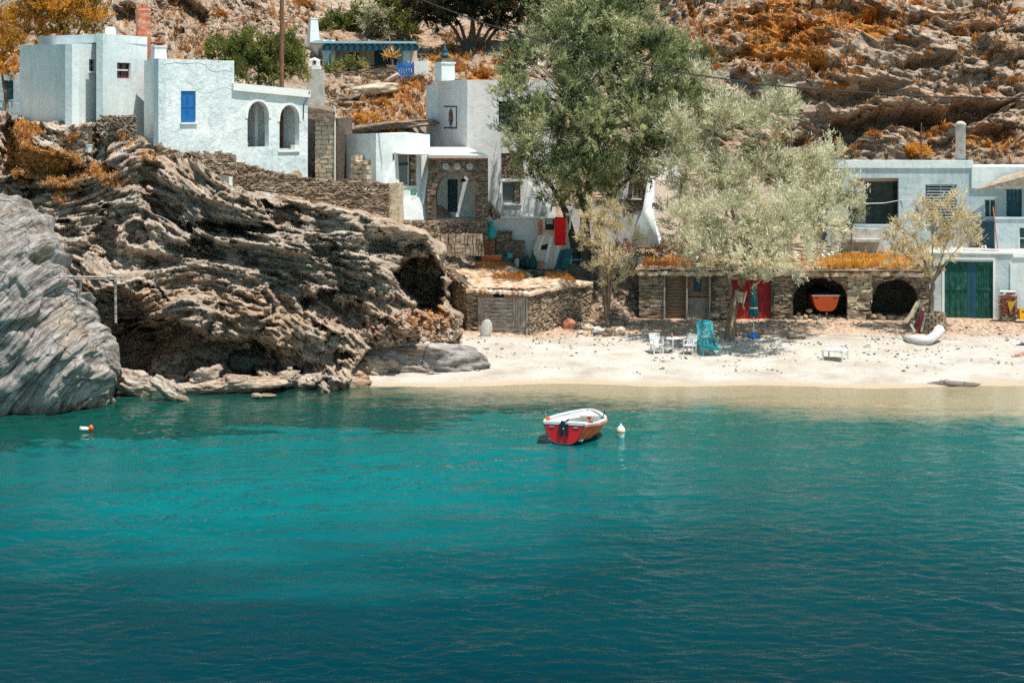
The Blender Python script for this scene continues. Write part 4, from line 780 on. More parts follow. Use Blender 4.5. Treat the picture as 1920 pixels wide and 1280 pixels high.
# porch: stone face with arch, white slab
wp = WF(803, 100.3, 913, 100.0); AP = wp.arch(817, 323, 890, 413, 366, 16); zt = ZP(297, 100.2); m = MB(); wp.skin(m, zt, zt, 5.0, 5.0, [AP], .5); part('porch_wall', m, M['mortar'], r)
big = [(AP[0][0]-.12, AP[0][1]), (AP[1][0]+.12, AP[1][1])]+[((AP[0][0]+AP[1][0])/2+(p[0]-(AP[0][0]+AP[1][0])/2)*1.13, p[1]+.10) for p in AP[2:]]
m = stones(MB(), wp, 0, wp.L, 5., zt, (.14, .34), (.06, .13), [big], .1, .05)
c0 = (AP[0][0]+AP[1][0])/2
arc = AP[2:]
for i in range(len(arc)-1):
    for k in (0, .5):
        p, q = [arc[i][j]*(1-k)+arc[i+1][j]*k for j in (0, 1)], [arc[i][j]*(.52-k)+arc[i+1][j]*(.48+k) for j in (0, 1)]
        g = lambda p, e: (c0+(p[0]-c0)*(1+e*.26), p[1]+e*.30*max(0, (p[1]-AP[-1][1])/1.2))
        m.hexa([wp.pt(*g(p_, e_), n_) for n_ in (-.12, .05+random.uniform(0, .03)) for p_, e_ in ((p, 0), (p, 1), (q, 1), (q, 0))])
part('porch_stonework', m, M['stone_dark'], r)
# shield reliefs over the arch
for px_ in (836, 858, 881):
    c = wp.hit(px_, 312); m = MB().lathe(wp.pt(c[0], c[1], .05), [(.20, 0), (.18, .05), (.08, .08), (.06, .05)], 8 if px_ == 858 else 5, wp.n); part('wall_ornament', m, M['metal'], r)
m = MB(); m.hexa([W(803, 297, 100.0), W(914, 297, 99.7), W(877, 280, 103.6), W(803, 280, 104.5), W(803, 290, 99.9), W(915, 292, 99.6), W(877, 276, 103.6), W(803, 276, 104.5)]); part('porch_roof', m, M['white_lime'], r)
m = MB(); m.hexa([W(804, 300, 100.02), W(912, 300, 99.72), W(912, 300, 99.95), W(804, 300, 100.2), W(804, 297.2, 99.98), W(912, 297.2, 99.7), W(912, 297.2, 99.95), W(804, 297.2, 100.2)]); part('fascia', m, M['brick'], r)
wb = WF(806, 103.3, 905, 103.0); R = wb.rect(839, 336, 858, 398); m = MB(); wb.skin(m, zt-.1, zt-.1, 5.2, 5.2, [R], .2); part('porch_back_wall', m, M['plaster'], r)
plank_door(r, wb, R, 'petrol', .1, 3); m = MB(); fl = ZP(413, 100.2)+.02; wb.box(m, -.4, wb.L+.4, fl-.25, fl, 0, 2.5); part('porch_floor', m, M['concrete'], r)
m = MB(); ws = WF(887, 103.0, 897, 100.5); ws.box(m, 0, ws.L, fl, zt-.2, -.1, .0); part('porch_side_wall', m, M['white_lime'], r)
m = MB(); c = wb.pt(1.9, ZP(334, 103), 1.2); m.tube([c+Vector((0, 0, .4)), c], .012, 5).lathe(c-Vector((0, 0, .16)), [(.03, 0), (.16, .03), (.1, .16)], 8); part('porch_lamp', m, M['black'], r)
# rubble of collapsed stones by the porch
m = MB()
for i in range(60):
    px_ = random.uniform(913, 936); py_ = random.uniform(375+(px_-913)*1.2, 408); m.blob(W(px_, py_, 101.6+random.uniform(-.2, .3)), (.14, .12, .08), Matrix.Rotation(random.random()*3, 3, 'Y'), (6, 4), .2)
solo('rubble_heap', m, M['stone'], W(925, 408, 101.5), 'heap of brown stones leaning beside the stone porch', 'stones')

# terrace wall with stairs behind the washing
r = thing('terrace_wall', PW(990, 101.5, 3.7), 'pale plastered terrace wall with a white coping and stair stringer behind the washing', 'wall')
wt = WF(914, 101.7, 1074, 101.9); m = MB(); zt = ZP(410, 101.8)
P = [(914, 505), (1074, 505), (1070, 425), (1066, 411), (914, 411)]; m = MB().slab([wt.hit(*p) for p in P], [], wt.o, wt.u, wt.n, .35); part('wall_face', m, M['plaster_grey'], r)
m = MB(); wt.box(m, 0, wt.hit(1012, 410)[0], zt, zt+.09, -.4, .06); part('coping', m, M['white_lime'], r)
m = MB().slab([wt.hit(*p) for p in [(1003, 503), (998, 470), (1008, 436), (1014, 411), (1062, 408), (1066, 425), (1058, 470), (1042, 503)]], [], wt.o+wt.n*.5, wt.u, wt.n, .49); part('stair_side', m, M['plaster_pink'], r)
for P in ([(1017, 440), (1021, 441), (1010, 470), (1006, 468)], [(1030, 440), (1037, 442), (1026, 488), (1019, 493)], [(1041, 458), (1051, 458), (1046, 490), (1036, 502)]):
    m = MB().slab([wt.hit(*p) for p in P], [], wt.o+wt.n*.56, wt.u, wt.n, .07); part('stair_nosing', m, M['white_lime'], r)
m = MB().slab([wt.hit(*p) for p in [(1013, 459), (1028, 455), (1027, 466), (1014, 467)]], [], wt.o+wt.n*.515, wt.u, wt.n, .03); part('niche', m, M['dark'], r)
m = MB().tube([W(1070, 402, 101.2), W(1068, 430, 101.2)], .05, 6).box(W(1067, 402, 101.3), (.35, .3, .12)); part('newel_post', m, M['white_lime'], r)

# ---------------------------------------------------------------- white house behind the big tree, with buttress
r = thing('plastered_house', PW(1195, 105, 4.6), 'white house half hidden behind the dark tree, patched with bare stone under a barred window', 'house')
wf = WF(1060, 106.2, 1224, 105.0); wr = WF(1224, 105, 1275, 106.5); R = wf.rect(1186, 345, 1202, 372); R0 = wf.rect(1181, 337, 1209, 377)
P = [(1060, 470), (1224, 470), (1224, 296), (1190, 297), (1178, 340), (1168, 337), (1160, 344), (1154, 354), (1143, 361), (1143, 380), (1100, 385), (1060, 388)]
m = MB().slab([wf.hit(*p) for p in P], [R], wf.o, wf.u, wf.n, .4); part('wall', m, M['plaster_grey'], r)
m = MB(); wr.skin(m, ZP(335, 105), ZP(338, 106.5), 4, 4); part('side_wall', m, M['plaster_pink'], r)
m = MB(); q = [(1166, 392), (1176, 380), (1181, 337), (1209, 337), (1209, 378), (1206, 392), (1170, 404)]; qq = [wf.hit(*p) for p in q]; m.slab(qq, [R], wf.o+wf.n*.02, wf.u, wf.n, .03); part('patch_backing', m, M['mortar'], r)
m = MB(); st = stones(MB(), wf, wf.hit(1164, 400)[0], wf.hit(1209, 400)[0], wf.hit(1180, 405)[1], wf.hit(1180, 337)[1], (.15, .32), (.06, .12), [R], .02, .03); keep = MB()
for i in range(0, len(st.v), 8):
    c = sum((Vector(v) for v in st.v[i:i+8]), Vector())/8; t = (c-wf.o).dot(wf.u)
    if inside((t, c.z), qq): keep.hexa(st.v[i:i+8])
part('bare_stone_patch', keep, M['stone_dark'], r)
w = window(r, wf, R, 'stone_pale', 'glass', .12, .05, (1, 5), .08)
flat(r, [xy(1100, 106.6), xy(1224, 105.1), xy(1275, 106.6), xy(1240, 110)], 11.0-3.6, [ZP(300, 105)]*4, 'plaster_grey')
q = [wf.hit(x, y) for x, y in [(1188, 462), (1196, 425), (1207, 395), (1214, 345), (1222, 300), (1228, 300), (1228, 345), (1226, 400), (1240, 450), (1243, 462)]]
m = MB().loft([[wf.pt(t, z, -.02) for t, z in q], [wf.pt(t, z, o) for (t, z), o in zip(q, [.9, .6, .4, .2, .08, .08, .2, .35, .7, .9])]]); part('buttress', m, M['plaster'], r, True)

# ---------------------------------------------------------------- right-hand house with open veranda
r = thing('white_house', PW(1700, 105, 4.7), 'long flat-roofed grey-white house with an open veranda bay and round chimney', 'house')
wf = WF(1552, 105, 1822, 104.6); zt = ZP(315, 104.8); RO = wf.rect(1600, 334, 1685, 421); RW = wf.rect(1735, 346, 1794, 421)
m = MB(); wf.skin(m, zt, zt, 3.5, 3.5, [RO, RW]); part('wall', m, M['plaster_worn'], r)
m = MB(); wf.box(m, -.1, wf.L+.08, zt, ZP(301, 104.7), -.45, .07); part('parapet', m, M['plaster'], r)
flat(r, [xy(1553, 105.1), xy(1821, 104.7), xy(1821, 110), xy(1553, 110)], zt-.35, zt-.05, 'concrete')
m = MB(); t0, z0, t1, z1 = RO[0][0], RO[0][1], RO[2][0], RO[2][1]; td = wf.hit(1628, 380)[0]
wf.box(m, t0-.3, td, z0-.3, z1+.2, -1.3, -1.1); wf.box(m, td, t1+.4, z1-.22, z1+.2, -1.3, -1.1); part('veranda_wall', m, M['plaster_pink'], r)
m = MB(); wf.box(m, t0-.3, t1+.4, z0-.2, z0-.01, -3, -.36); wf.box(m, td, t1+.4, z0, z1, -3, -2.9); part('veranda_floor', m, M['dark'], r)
m = MB(); wf.box(m, td+.01, t1+.3, z0, z1-.23, -1.28, -1.2); [wf.box(m, td+.01+k*.42, td+.07+k*.42, z0, z1-.23, -1.19, -1.15) for k in range(5)]; part('folding_door', m, M['glass'], r)
window(r, wf, RW, 'metal', 'glass', .12, .05, (1, 0), .06, name='shuttered_window')
m = MB(); 
for i in range(14): z = RW[0][1]+.08+(RW[2][1]-RW[0][1]-.16)*i/13; wf.box(m, RW[0][0]+.08, RW[1][0]-.08, z, z+.05, -.12, -.07)
part('shutter_slats', m, M['plaster_worn'], r)
a = W(1801, 300, 105.4); part('chimney', MB().lathe((a.x, a.y, a.z-.5), [(.27, 0), (.27, 2.3), (.30, 2.32), (.30, 2.42), (.2, 2.5), (.1, 2.55)], 14), M['concrete'], r, True)
# blocks and steps below the veranda
m = MB(); w2 = WF(1560, 104.0, 1660, 103.8); P = [(1560, 475), (1660, 475), (1650, 430), (1610, 428), (1590, 424), (1560, 430)]; m.slab([w2.hit(*p) for p in P], [], w2.o, w2.u, w2.n, .5); part('plinth', m, M['concrete'], r)
m = MB(); w2.box(m, w2.hit(1580, 450)[0], w2.hit(1650, 450)[0], ZP(452, 104), ZP(447, 104), 0, .5); part('step', m, M['concrete'], r)
z0 = ZP(316, 106); solo('antenna_mast', MB().tube([W(1727.5, 318, 106), W(1727.5, 230, 106)], .035, 6), M['rust'], W(1727.5, 318, 106), 'thin dark iron mast rising from the flat roof', 'mast')
m = MB().tube([wf.pt(wf.hit(1626, 382)[0], ZP(382, 105), -.3), wf.pt(wf.hit(1660, 378)[0], ZP(381, 105), -.3), wf.pt(wf.hit(1697, 372)[0], ZP(373, 105), .1)], .02, 5); solo('washing_line', m, M['white_paint'], wf.pt(wf.hit(1626, 382)[0], ZP(382, 105), -.3), 'empty white washing line strung across the veranda opening', 'line')

# far right house
r = thing('pale_blue_house', PW(1880, 103.5, 4.8), 'pale blue two-level house at the right edge with a slanting veranda roof', 'house')
wf = WF(1822, 104.6, 1990, 104.2); m = MB(); R1 = wf.rect(1846, 374, 1868, 408); R2 = wf.rect(1887, 355, 1916, 411); zt = ZP(313, 104.5)
wf.skin(m, zt, zt, 4, 4, [R1, R2]); part('wall', m, M['plaster_worn'], r)
window(r, wf, R1, 'white_paint', 'glass', .12, .05, (1, 0), .05); plank_door(r, wf, R2, 'petrol', .12, 4, label='dark petrol blue veranda door')
m = MB(); wf.box(m, -.02, wf.L, ZP(353, 104.4), zt+.02, 0, .10); part('upper_parapet', m, M['plaster'], r)
flat(r, [xy(1823, 104.7), xy(1990, 104.3), xy(1990, 109), xy(1823, 109)], zt-.3, zt-.02, 'plaster')
m = MB().hexa([W(1824, 357, 104.2), W(1990, 340, 102.2), W(1990, 322, 104.1), W(1850, 350, 104.3), W(1866, 339, 104.0), W(1990, 312, 102.2), W(1990, 300, 104.1), W(1880, 330, 104.2)])
part('veranda_roof', m, M['tile'], r)
m = MB(); w3 = WF(1866, 102.4, 1990, 102.2); P = [(1866, 476), (1990, 476), (1990, 410), (1866, 412)]; R3 = w3.rect(1911, 426, 1935, 468); w3.skin(m, ZP(411, 102.3), ZP(411, 102.3), 4, 4, [R3]); w3.box(m, .0, w3.L, ZP(411, 102.3)+.003, ZP(408, 102.3), -.4, .05); part('balcony_wall', m, M['plaster_worn'], r)
window(r, w3, R3, 'white_paint', 'glass', .1, .05, (0, 1))
m = MB().hexa([W(1830, 475, 104), W(1868, 475, 102.5), W(1868, 475, 104), W(1835, 475, 104.2), W(1830, 415, 104), W(1868, 415, 102.5), W(1868, 415, 104), W(1835, 415, 104.2)]); part('side_block', m, M['petrol'], r)
a = W(1871, 462, 102.1); m = MB().tube([W(1871, 466, 102.1), W(1862, 388, 102.4)], .03, 5); solo('leaning_pole', m, M['terracotta'], W(1871, 466, 102.1), 'thin reddish pole leaning on the balcony of the right-hand house', 'pole')
# ---------------------------------------------------------------- dry stone walls on the cliff
stone_wall('dry_stone_wall', 440, 95.3, 748, 96.6, [(440, 300), (500, 318), (580, 333), (640, 338), (748, 344)], [(440, 352), (540, 366), (640, 385), (700, 400), (748, 412)], 'long dry stone retaining wall under the arched house, squared end at right', h=(.06, .13), w=(.14, .4), out=.08)
stone_wall('dry_stone_wall', 42, 92.8, 160, 91.2, [(42, 238), (100, 240), (160, 238)], [(42, 262), (110, 300), (160, 290)], 'low rubble retaining wall in front of the white cube house', h=(.08, .16), w=(.14, .32), out=.08)
stone_wall('dry_stone_wall', 182, 92.0, 255, 92.4, [(182, 222), (200, 215), (252, 218)], [(182, 250), (255, 262)], 'short rubble wall between the cube house and the shuttered house', h=(.06, .13), w=(.12, .3), out=.08)
stone_wall('dry_stone_wall', 300, 91.6, 442, 94.8, [(300, 272), (340, 284), (400, 286), (442, 288)], [(300, 300), (442, 330)], 'low stone footing under the shuttered house wall', h=(.06, .13), w=(.12, .34), out=.08)
w_ = WF(744, 96.4, 752, 97.2); m = MB(); w_.box(m, 0, w_.L, 5.6, ZP(343, 96.6), -.4, .12); solo('wall_end_pier', m, M['stone_pale'], w_.pt(0, 5.6), 'beige squared end pier of the long dry stone wall', 'pier')
stone_wall('revetment_wall', 745, 97.4, 822, 98.2, [(745, 414), (822, 414)], [(745, 440), (822, 470)], 'rough stone footing below the white wing', h=(.08, .18), w=(.12, .3), out=.1)
r = stone_wall('slab_revetment', 818, 98.6, 906, 98.9, [(818, 442), (906, 444)], [(818, 470), (906, 480)], 'revetment of tall upright beige slabs below the porch', h=(.42, .6), w=(.12, .24), out=.10, mat='stone')
w_ = WF(650, 99.2, 692, 98.2); r = thing('stone_stub', w_.pt(.5, 7.4), 'ruined stub of beige stone blocks against the white wing', 'stones')
tf = lerpz(w_, [(655, 296), (670, 296), (676, 300), (684, 312), (690, 330)])
m = stones(MB(), w_, w_.hit(661, 300)[0], w_.hit(690, 300)[0], 7.4, tf(.3), (.25, .4), (.2, .32), deep=.5, out=.1, topf=lambda t: tf(t)); part('blocks', m, M['stone_pale'], r)

# ---------------------------------------------------------------- lower shed with plank door
def roof_sheet(name, root, pts, th, mat, nx=26, ny=12, bump_=.06, label=None, hang=0):
    """bumpy earth roof over four corners: front-left, front-right, back-right, back-left"""
    a, b, c, d = [Vector(p) for p in pts]; m = MB(); vs = []; fs = []
    for j in range(ny+1):
        for i in range(nx+1):
            u, v = i/nx, j/ny; p = (a*(1-u)+b*u)*(1-v)+(d*(1-u)+c*u)*v; e = min(u, 1-u, v, 1-v)
            vs.append(p+Vector((random.uniform(-.03, .03), random.uniform(-.08, .04) if j == 0 else 0, random.uniform(-1, 1)*bump_+.10*math.sin(u*7+v*3)*v+(-.05 if e == 0 else 0))))
    n = len(vs); vs += [v-Vector((0, 0, th)) for v in vs]
    for j in range(ny):
        for i in range(nx): k = j*(nx+1)+i; fs += [(k, k+1, k+nx+2, k+nx+1), (k+n, k+nx+1+n, k+nx+2+n, k+1+n)]
    for i in range(nx): fs.append((i, i+n, i+1+n, i+1)); k = ny*(nx+1)+i; fs.append((k, k+1, k+1+n, k+n))
    for j in range(ny): k = j*(nx+1); fs.append((k, k+nx+1, k+nx+1+n, k+n)); k += nx; fs.append((k, k+n, k+nx+1+n, k+nx+1))
    return part(name, m.add(vs, fs), M[mat], root, label=label)
M['earth_roof'] = noisy('earth_roof', [(.34, (.22, .11, .05)), (.45, (.46, .29, .17)), (.55, (.58, .46, .36)), (.7, (.68, .62, .54))], 2.6, (1, 1, 1), .95, .6, .05, 8)
r = thing('stone_shed', PW(985, 96, .9), 'low dry stone shed with a weathered plank door and earth roof by the beach', 'shed')
wa = WF(878, 95.4, 992, 94.8); wb = WF(992, 94.8, 1108, 98.6); wc = WF(834, 98.6, 878, 95.4)
zt = ZP(541, 95); zb = .55; DO = wa.rect(897, 548, 989, 634)
m = MB(); wa.skin(m, zt, zt, zb, zb, [DO]); wb.skin(m, zt, ZP(530, 98.6), zb, .9); wc.skin(m, ZP(500, 98.6), zt, zb, zb); part('wall_core', m, M['mortar'], r)
m = stones(MB(), wa, 0, wa.L, zb, zt, (.18, .42), (.06, .13), [[(p[0]+(.0), p[1]) for p in DO]], .1, .07); tb = lerpz(wb, [(992, 541), (1050, 535), (1108, 527)])
stones(m, wb, 0, wb.L, zb, tb(wb.L)+.1, (.14, .42), (.06, .14), (), .1, .10, topf=tb, tilt=.14); tc = lerpz(wc, [(834, 500), (878, 541)])
stones(m, wc, 0, wc.L, zb, ZP(500, 98.6), (.16, .45), (.06, .14), (), .1, .08, topf=lambda t: tc(t)); part('stonework', m, M['stone'], r)
roof_sheet('roof', r, [W(872, 541, 95.1), W(994, 547, 94.5), W(1112, 527, 98.4), W(880, 512, 99.2)], .12, 'earth_roof')
# door of grey planks
t0, z0, t1, z1 = DO[0][0], DO[0][1], DO[2][0], DO[2][1]; d_ = MB(); n = 11
for i in range(n):
    a, b = z0+(z1-z0)*.88*i/n, z0+(z1-z0)*.88*(i+1)/n
    wa.box(d_, t0+.12+random.uniform(0, .03), t1-.06-random.uniform(0, .03), a+.01, b-.008, -.12, -.07+random.uniform(0, .03))
wa.box(d_, t0+.02, t1-.62, z0+.62, z0+.80, -.05, -.01); D_ = part('door', d_, M['wood'], r)
m = MB(); [wa.box(m, t1-.70+k*.12, t1-.70+k*.12+.105, z0+.62+random.uniform(-.03, .03), z1-.22, -.04, .01) for k in range(5)]; part('upright_boards', m, M['wood_v'], D_)
m = MB(); wa.box(m, t0-.02, t0+.10, z0, z1-.1, -.14, .02); wa.box(m, t1-.07, t1+.04, z0-.05, z1+.05, -.14, .03); wa.box(m, t0+.1, t0+.2, z0+.9, z1-.1, -.10, -.02); part('door_posts', m, M['wood_v'], r)
m = MB(); wa.box(m, t0, t0+.72, z1-.30, z1-.08, -.1, .03); wa.box(m, t0+1.25, t1+.05, z1-.30, z1-.06, -.1, .03); wa.box(m, t0-.1, t1+.15, z1-.07, z1+.03, -.15, .09); part('lintel_board', m, M['wood_brown'], r)
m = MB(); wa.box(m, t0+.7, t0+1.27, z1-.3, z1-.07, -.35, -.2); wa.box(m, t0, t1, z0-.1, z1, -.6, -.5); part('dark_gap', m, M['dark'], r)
a = cast(912, 634); m = MB().blob(W(911, 618, 94.1), (.30, .10, .50), Matrix.Rotation(.15, 3, 'Y'), (10, 8), .06); solo('leaning_stone', m, M['concrete'], W(911, 632, 94.1), 'grey upright slab leaning against the plank door', 'stone')
m = MB().hexa([wa.pt(t0+.3, z0-.32, .0), wa.pt(t1+.1, z0-.32, 0), wa.pt(t1+.1, z0-.32, .8), wa.pt(t0+.3, z0-.32, .6), wa.pt(t0+.3, z0-.05, 0), wa.pt(t1+.1, z0-.05, 0), wa.pt(t1+.1, z0-.12, .75), wa.pt(t0+.3, z0-.1, .5)]); solo('door_step', m, M['concrete'], wa.pt(t0+.3, z0-.3), 'grey stone step in front of the plank door', 'step')
# upper shed behind, with overhanging roof above the cave
r = thing('stone_shed', PW(870, 99, 1.5), 'upper stone shed whose slanting earth roof overhangs the dark cave', 'shed')
wa = WF(832, 99.2, 884, 98.6); m = MB(); wa.skin(m, ZP(505, 99), ZP(516, 98.6), .8, .8); part('wall_core', m, M['mortar'], r)
tf = lerpz(wa, [(832, 503), (884, 514)]); part('stonework', stones(MB(), wa, 0, wa.L, .8, tf(0), (.16, .42), (.06, .14), (), .1, .09, topf=tf), M['stone'], r)
roof_sheet('roof', r, [W(786, 484, 99.4), W(884, 518, 97.9), W(1000, 512, 99.4), W(812, 466, 102)], .10, 'earth_roof', 30, 14)
m = MB().tube([W(784, 486, 99.3), W(836, 506, 98.6)], .06, 6); part('roof_beam', m, M['wood'], r)
m = MB().tube([W(832, 500, 98.7), W(831, 530, 98.8)], .02, 5); part('hanging_rope', m, M['white_paint'], r)
# low wall in front of the terrace
stone_wall('low_stone_wall', 975, 100.3, 1118, 100.6, [(975, 504), (1040, 506), (1118, 505)], [(975, 530), (1118, 545)], 'low dark stone wall edging the terrace with the washing', mat='stone_dark', h=(.07, .16), w=(.14, .4), out=.06)
r = stone_wall('dark_stone_wall', 1150, 101.4, 1204, 101.2, [(1150, 493), (1204, 492)], [(1150, 545), (1204, 550)], 'shaded stone wall beside the path between shed and boathouses', mat='stone_dark', h=(.12, .24), w=(.2, .5), out=.05)
stone_wall('low_stone_wall', 1098, 101, 1122, 99.6, [(1098, 500), (1122, 510)], [(1098, 580), (1122, 590)], 'narrow dark wall end at the left of the path', mat='stone_dark')

# ---------------------------------------------------------------- boathouses
r = thing('stone_boathouse', PW(1460, 98.5, 1.2), 'long dry stone boathouse row with two dark arches, red double door and grassy roof', 'boathouse')
wf = WF(1199, 98.6, 1742, 97.8); zt = ZP(506, 98.2); zb = .7
D1 = wf.rect(1249, 520, 1287, 606); D2 = wf.rect(1288, 516, 1328, 606); D3 = wf.rect(1374, 524, 1445, 606)
def ragarch(x0, yt, x1, yb, sp):
    a = wf.arch(x0, yt, x1, yb, sp, 14, .62); return a[:2]+[(p[0]+random.uniform(-.04, .04), p[1]+random.uniform(-.04, .04)) for p in a[2:]]
A1 = ragarch(1486, 521, 1590, 608, 585); A2 = ragarch(1634, 524, 1722, 604, 580)
m = MB(); wf.skin(m, zt, zt, zb, zb, [D1, D2, D3, A1, A2], .5)
wl = WF(1196, 104, 1199, 98.6); wl.skin(m, zt, zt, zb, zb); part('wall_core', m, M['mortar'], r)
m = stones(MB(), wf, 0, wf.hit(1245, 550)[0], zb, zt, (.3, .9), (.12, .26), (D1,), .12, .05); stones(m, wf, wf.hit(1245, 550)[0], wf.L, zb, zt, (.2, .62), (.07, .16), (D1, D2, D3, A1, A2), .12, .08)
part('stonework', m, M['stone'], r)
m = stones(MB(), wf, wf.hit(1590, 550)[0], wf.hit(1634, 550)[0], zb, zt-.35, (.25, .7), (.09, .2), (A1, A2), .1, .16); part('middle_pier', m, M['stone_pale'], r)
# inside: dark earth vault
m = MB()
for a, b in ((A1, 1), (A2, 1)):
    wf.box(m, a[0][0]-.5, a[1][0]+.5, zb, zt-.1, -4.2, -4.0); wf.box(m, a[0][0]-.6, a[0][0]-.5, zb, zt-.1, -4, -.51); wf.box(m, a[1][0]+.5, a[1][0]+.6, zb, zt-.1, -4, -.51); wf.box(m, a[0][0]-.5, a[1][0]+.5, zt-.2, zt-.1, -4, -.51)
part('vault', m, M['stone_dark'], r)
roof_sheet('roof', r, [wf.pt(-.15, zt-.02, .28), wf.pt(wf.L+.1, zt-.02, .28), wf.pt(wf.L+.1, ZP(482, 103), -5), wf.pt(0, ZP(482, 103), -5)], .2, 'earth_roof', 90, 12, .05)
m = MB()
t = -.2
while t < wf.L:
    w = random.uniform(.5, 1.5); h = random.uniform(.05, .1); z = zt+random.uniform(-.03, .04); j = lambda: random.uniform(-.02, .02)
    m.hexa([wf.pt(t, z+j(), .36+j()), wf.pt(t+w, z+j(), .36+j()), wf.pt(t+w, z, -.3), wf.pt(t, z, -.3), wf.pt(t, z+h+j(), .35), wf.pt(t+w, z+h+j(), .35), wf.pt(t+w, z+h, -.3), wf.pt(t, z+h, -.3)]); t += w+.02
part('eaves_slabs', m, M['stone'], r)
plank_door(r, wf, D1, 'wood_brown', .25, 14, True, 'plank_infill', rails=0, handle=False)
t0, z0, t1, z1 = D2[0][0], D2[0][1], D2[2][0], D2[2][1]
d = plank_door(r, wf, [(t0, z0), (t1, z0), (t1, z0+1.25), (t0, z0+1.25)], 'wood_v', .18, 8, False, 'picket_door', rails=2)
m = MB(); wf.box(m, t0, t1, z0, z1, -.5, -.42); part('door_backing', m, M['wood_brown'], r)
m = MB(); tm = (t0+t1)/2; wf.box(m, t0, tm-.2, z0+1.3, z1, -.3, -.2); wf.box(m, tm+.2, t1, z0+1.3, z1, -.3, -.2); wf.box(m, tm-.2, tm+.2, z0+1.3, z0+1.55, -.3, -.2); part('upper_boards', m, M['wood_brown'], r)
m = MB(); wf.box(m, tm-.2, tm+.2, z0+1.55, z1, -.4, -.33); part('window_hole', m, M['glass'], r)
for x_ in (1245, 1287, 1330): t = wf.hit(x_, 550)[0]; m = MB().tube([wf.pt(t, zb, .10), wf.pt(t+.02, zt-.1, .12)], .045, 6, wob=.1); part('door_post', m, M['wood'], r)
m = MB().tube([wf.pt(wf.hit(1243, 517)[0], z1+.05, .1), wf.pt(wf.hit(1334, 517)[0], z1+.0, .1)], .06, 6, wob=.1); part('lintel_log', m, M['wood'], r)
# red double door
t0, z0, t1, z1 = D3[0][0], D3[0][1], D3[2][0], D3[2][1]; tm = (t0+t1)/2
for a, b in ((t0+.02, tm-.01), (tm+.01, t1-.02)):
    m = MB(); wf.box(m, a, b, z0+.03, z1-.02, -.2, -.14)
    for i in range(1, 7): c = a+(b-a)*i/7; wf.box(m, c-.012, c+.012, z0+.1, z1-.1, -.14, -.125)
    for zz in (z0+.03, z0+.95, z1-.14): wf.box(m, a, b, zz, zz+.12, -.139, -.10)
    wf.box(m, a, a+.10, z0+.03, z1-.02, -.138, -.105); wf.box(m, b-.10, b, z0+.03, z1-.02, -.138, -.105)
    dd = part('red_door', m, M['red_door'], r)
m = MB(); wf.box(m, tm-.05, tm+.02, z0+1.0, z0+1.14, -.1, -.04); part('padlock', m, M['rust'], r)
m = MB(); wf.box(m, t0-.1, t1+.1, z1, z1+.13, -.1, .10); part('door_lintel', m, M['wood'], r)
m = MB(); wf.box(m, t0-.6, t1+.2, zb, z0+.02, -.1, .5); part('threshold', m, M['stone_pale'], r)

# white right-hand store with green doors
r = thing('whitewashed_store', PW(1860, 98.5, 1.2), 'blue-white plastered store with tall peeling green double doors', 'building')
wf2 = WF(1742, 99.0, 1996, 98.0); zt = ZP(476, 98.6); DG = wf2.rect(1771, 491, 1862, 600); m = MB(); wf2.skin(m, zt, zt, .6, .6, [DG], .4, .03)
part('wall', m, M['plaster_worn'], r)
flat(r, [xy(1742, 99.1), xy(1996, 98.1), xy(1996, 103.2), xy(1742, 103.2)], zt-.4, [zt-.03]*4, 'concrete')
m = MB(); a = wf2.hit(1900, 480)[0]; wf2.box(m, .0, a, zt+.003, zt+.09, -.5, .06); wf2.box(m, a, wf2.L, zt-.16, zt-.08, -.1, .07); part('coping', m, M['white_lime'], r)
t0, z0, t1, z1 = DG[0][0], DG[0][1], DG[2][0], DG[2][1]; ts = t0+(t1-t0)*.47; tz = t0+(t1-t0)*.66
for a, b, mt, lb, nn in ((t0+.02, ts, 'green_door', None, 3), (ts+.01, tz, 'petrol', 'plain dark blue leaf', 1), (tz+.01, t1-.02, 'green_door', None, 5)):
    m = MB(); wf2.box(m, a, b, z0+.02, z1-.02, -.16, -.1)
    for i in range(1, nn+1): c = a+(b-a)*i/(nn+1); wf2.box(m, c-.02, c+.02, z0+.02, z1-.02, -.1, -.08)
    if mt == 'green_door': wf2.box(m, a, b, z0+1.5, z0+1.62, -.099, -.07); wf2.box(m, a, b, z1-.2, z1-.02, -.099, -.07)
    part('door', m, M[mt], r, label=lb)
m = MB(); wf2.box(m, t0-.12, t0, z0, z1+.1, -.05, .025); wf2.box(m, t1, t1+.1, z0, z1+.1, -.05, .025); wf2.box(m, t0-.12, t1+.1, z1+.1, z1+.2, -.05, .03); part('door_frame', m, M['white_lime'], r)
m = MB(); P = [(1894, 492), (1912, 492), (1925, 600), (1893, 600)]; a = wf2.hit(1894, 490)[0]; wf2.box(m, a, wf2.L, .8, wf2.hit(1894, 493)[1], .002, .05); part('pale_panel', m, M['plaster'], r)
m = MB(); wf2.box(m, -.2, wf2.L, .55, z0-.02, 0, .8); part('doorstep', m, M['concrete'], r)
a = W(1850, 472, 99.2); m = MB().box(W(1840, 472, 100), (1.7, .5, .12)); solo('roof_plank', m, M['wood'], W(1840, 474, 100), 'short plank lying on the roof above the green doors', 'plank')
m = MB().tube([W(1840, 463, 100.2), W(1848, 461, 100.2), W(1849, 467, 100), W(1840, 468, 100)], .05, 6); solo('bent_pipe', m, M['white_paint'], W(1840, 468, 100), 'bent white pipe on the roof by the balcony', 'pipe')
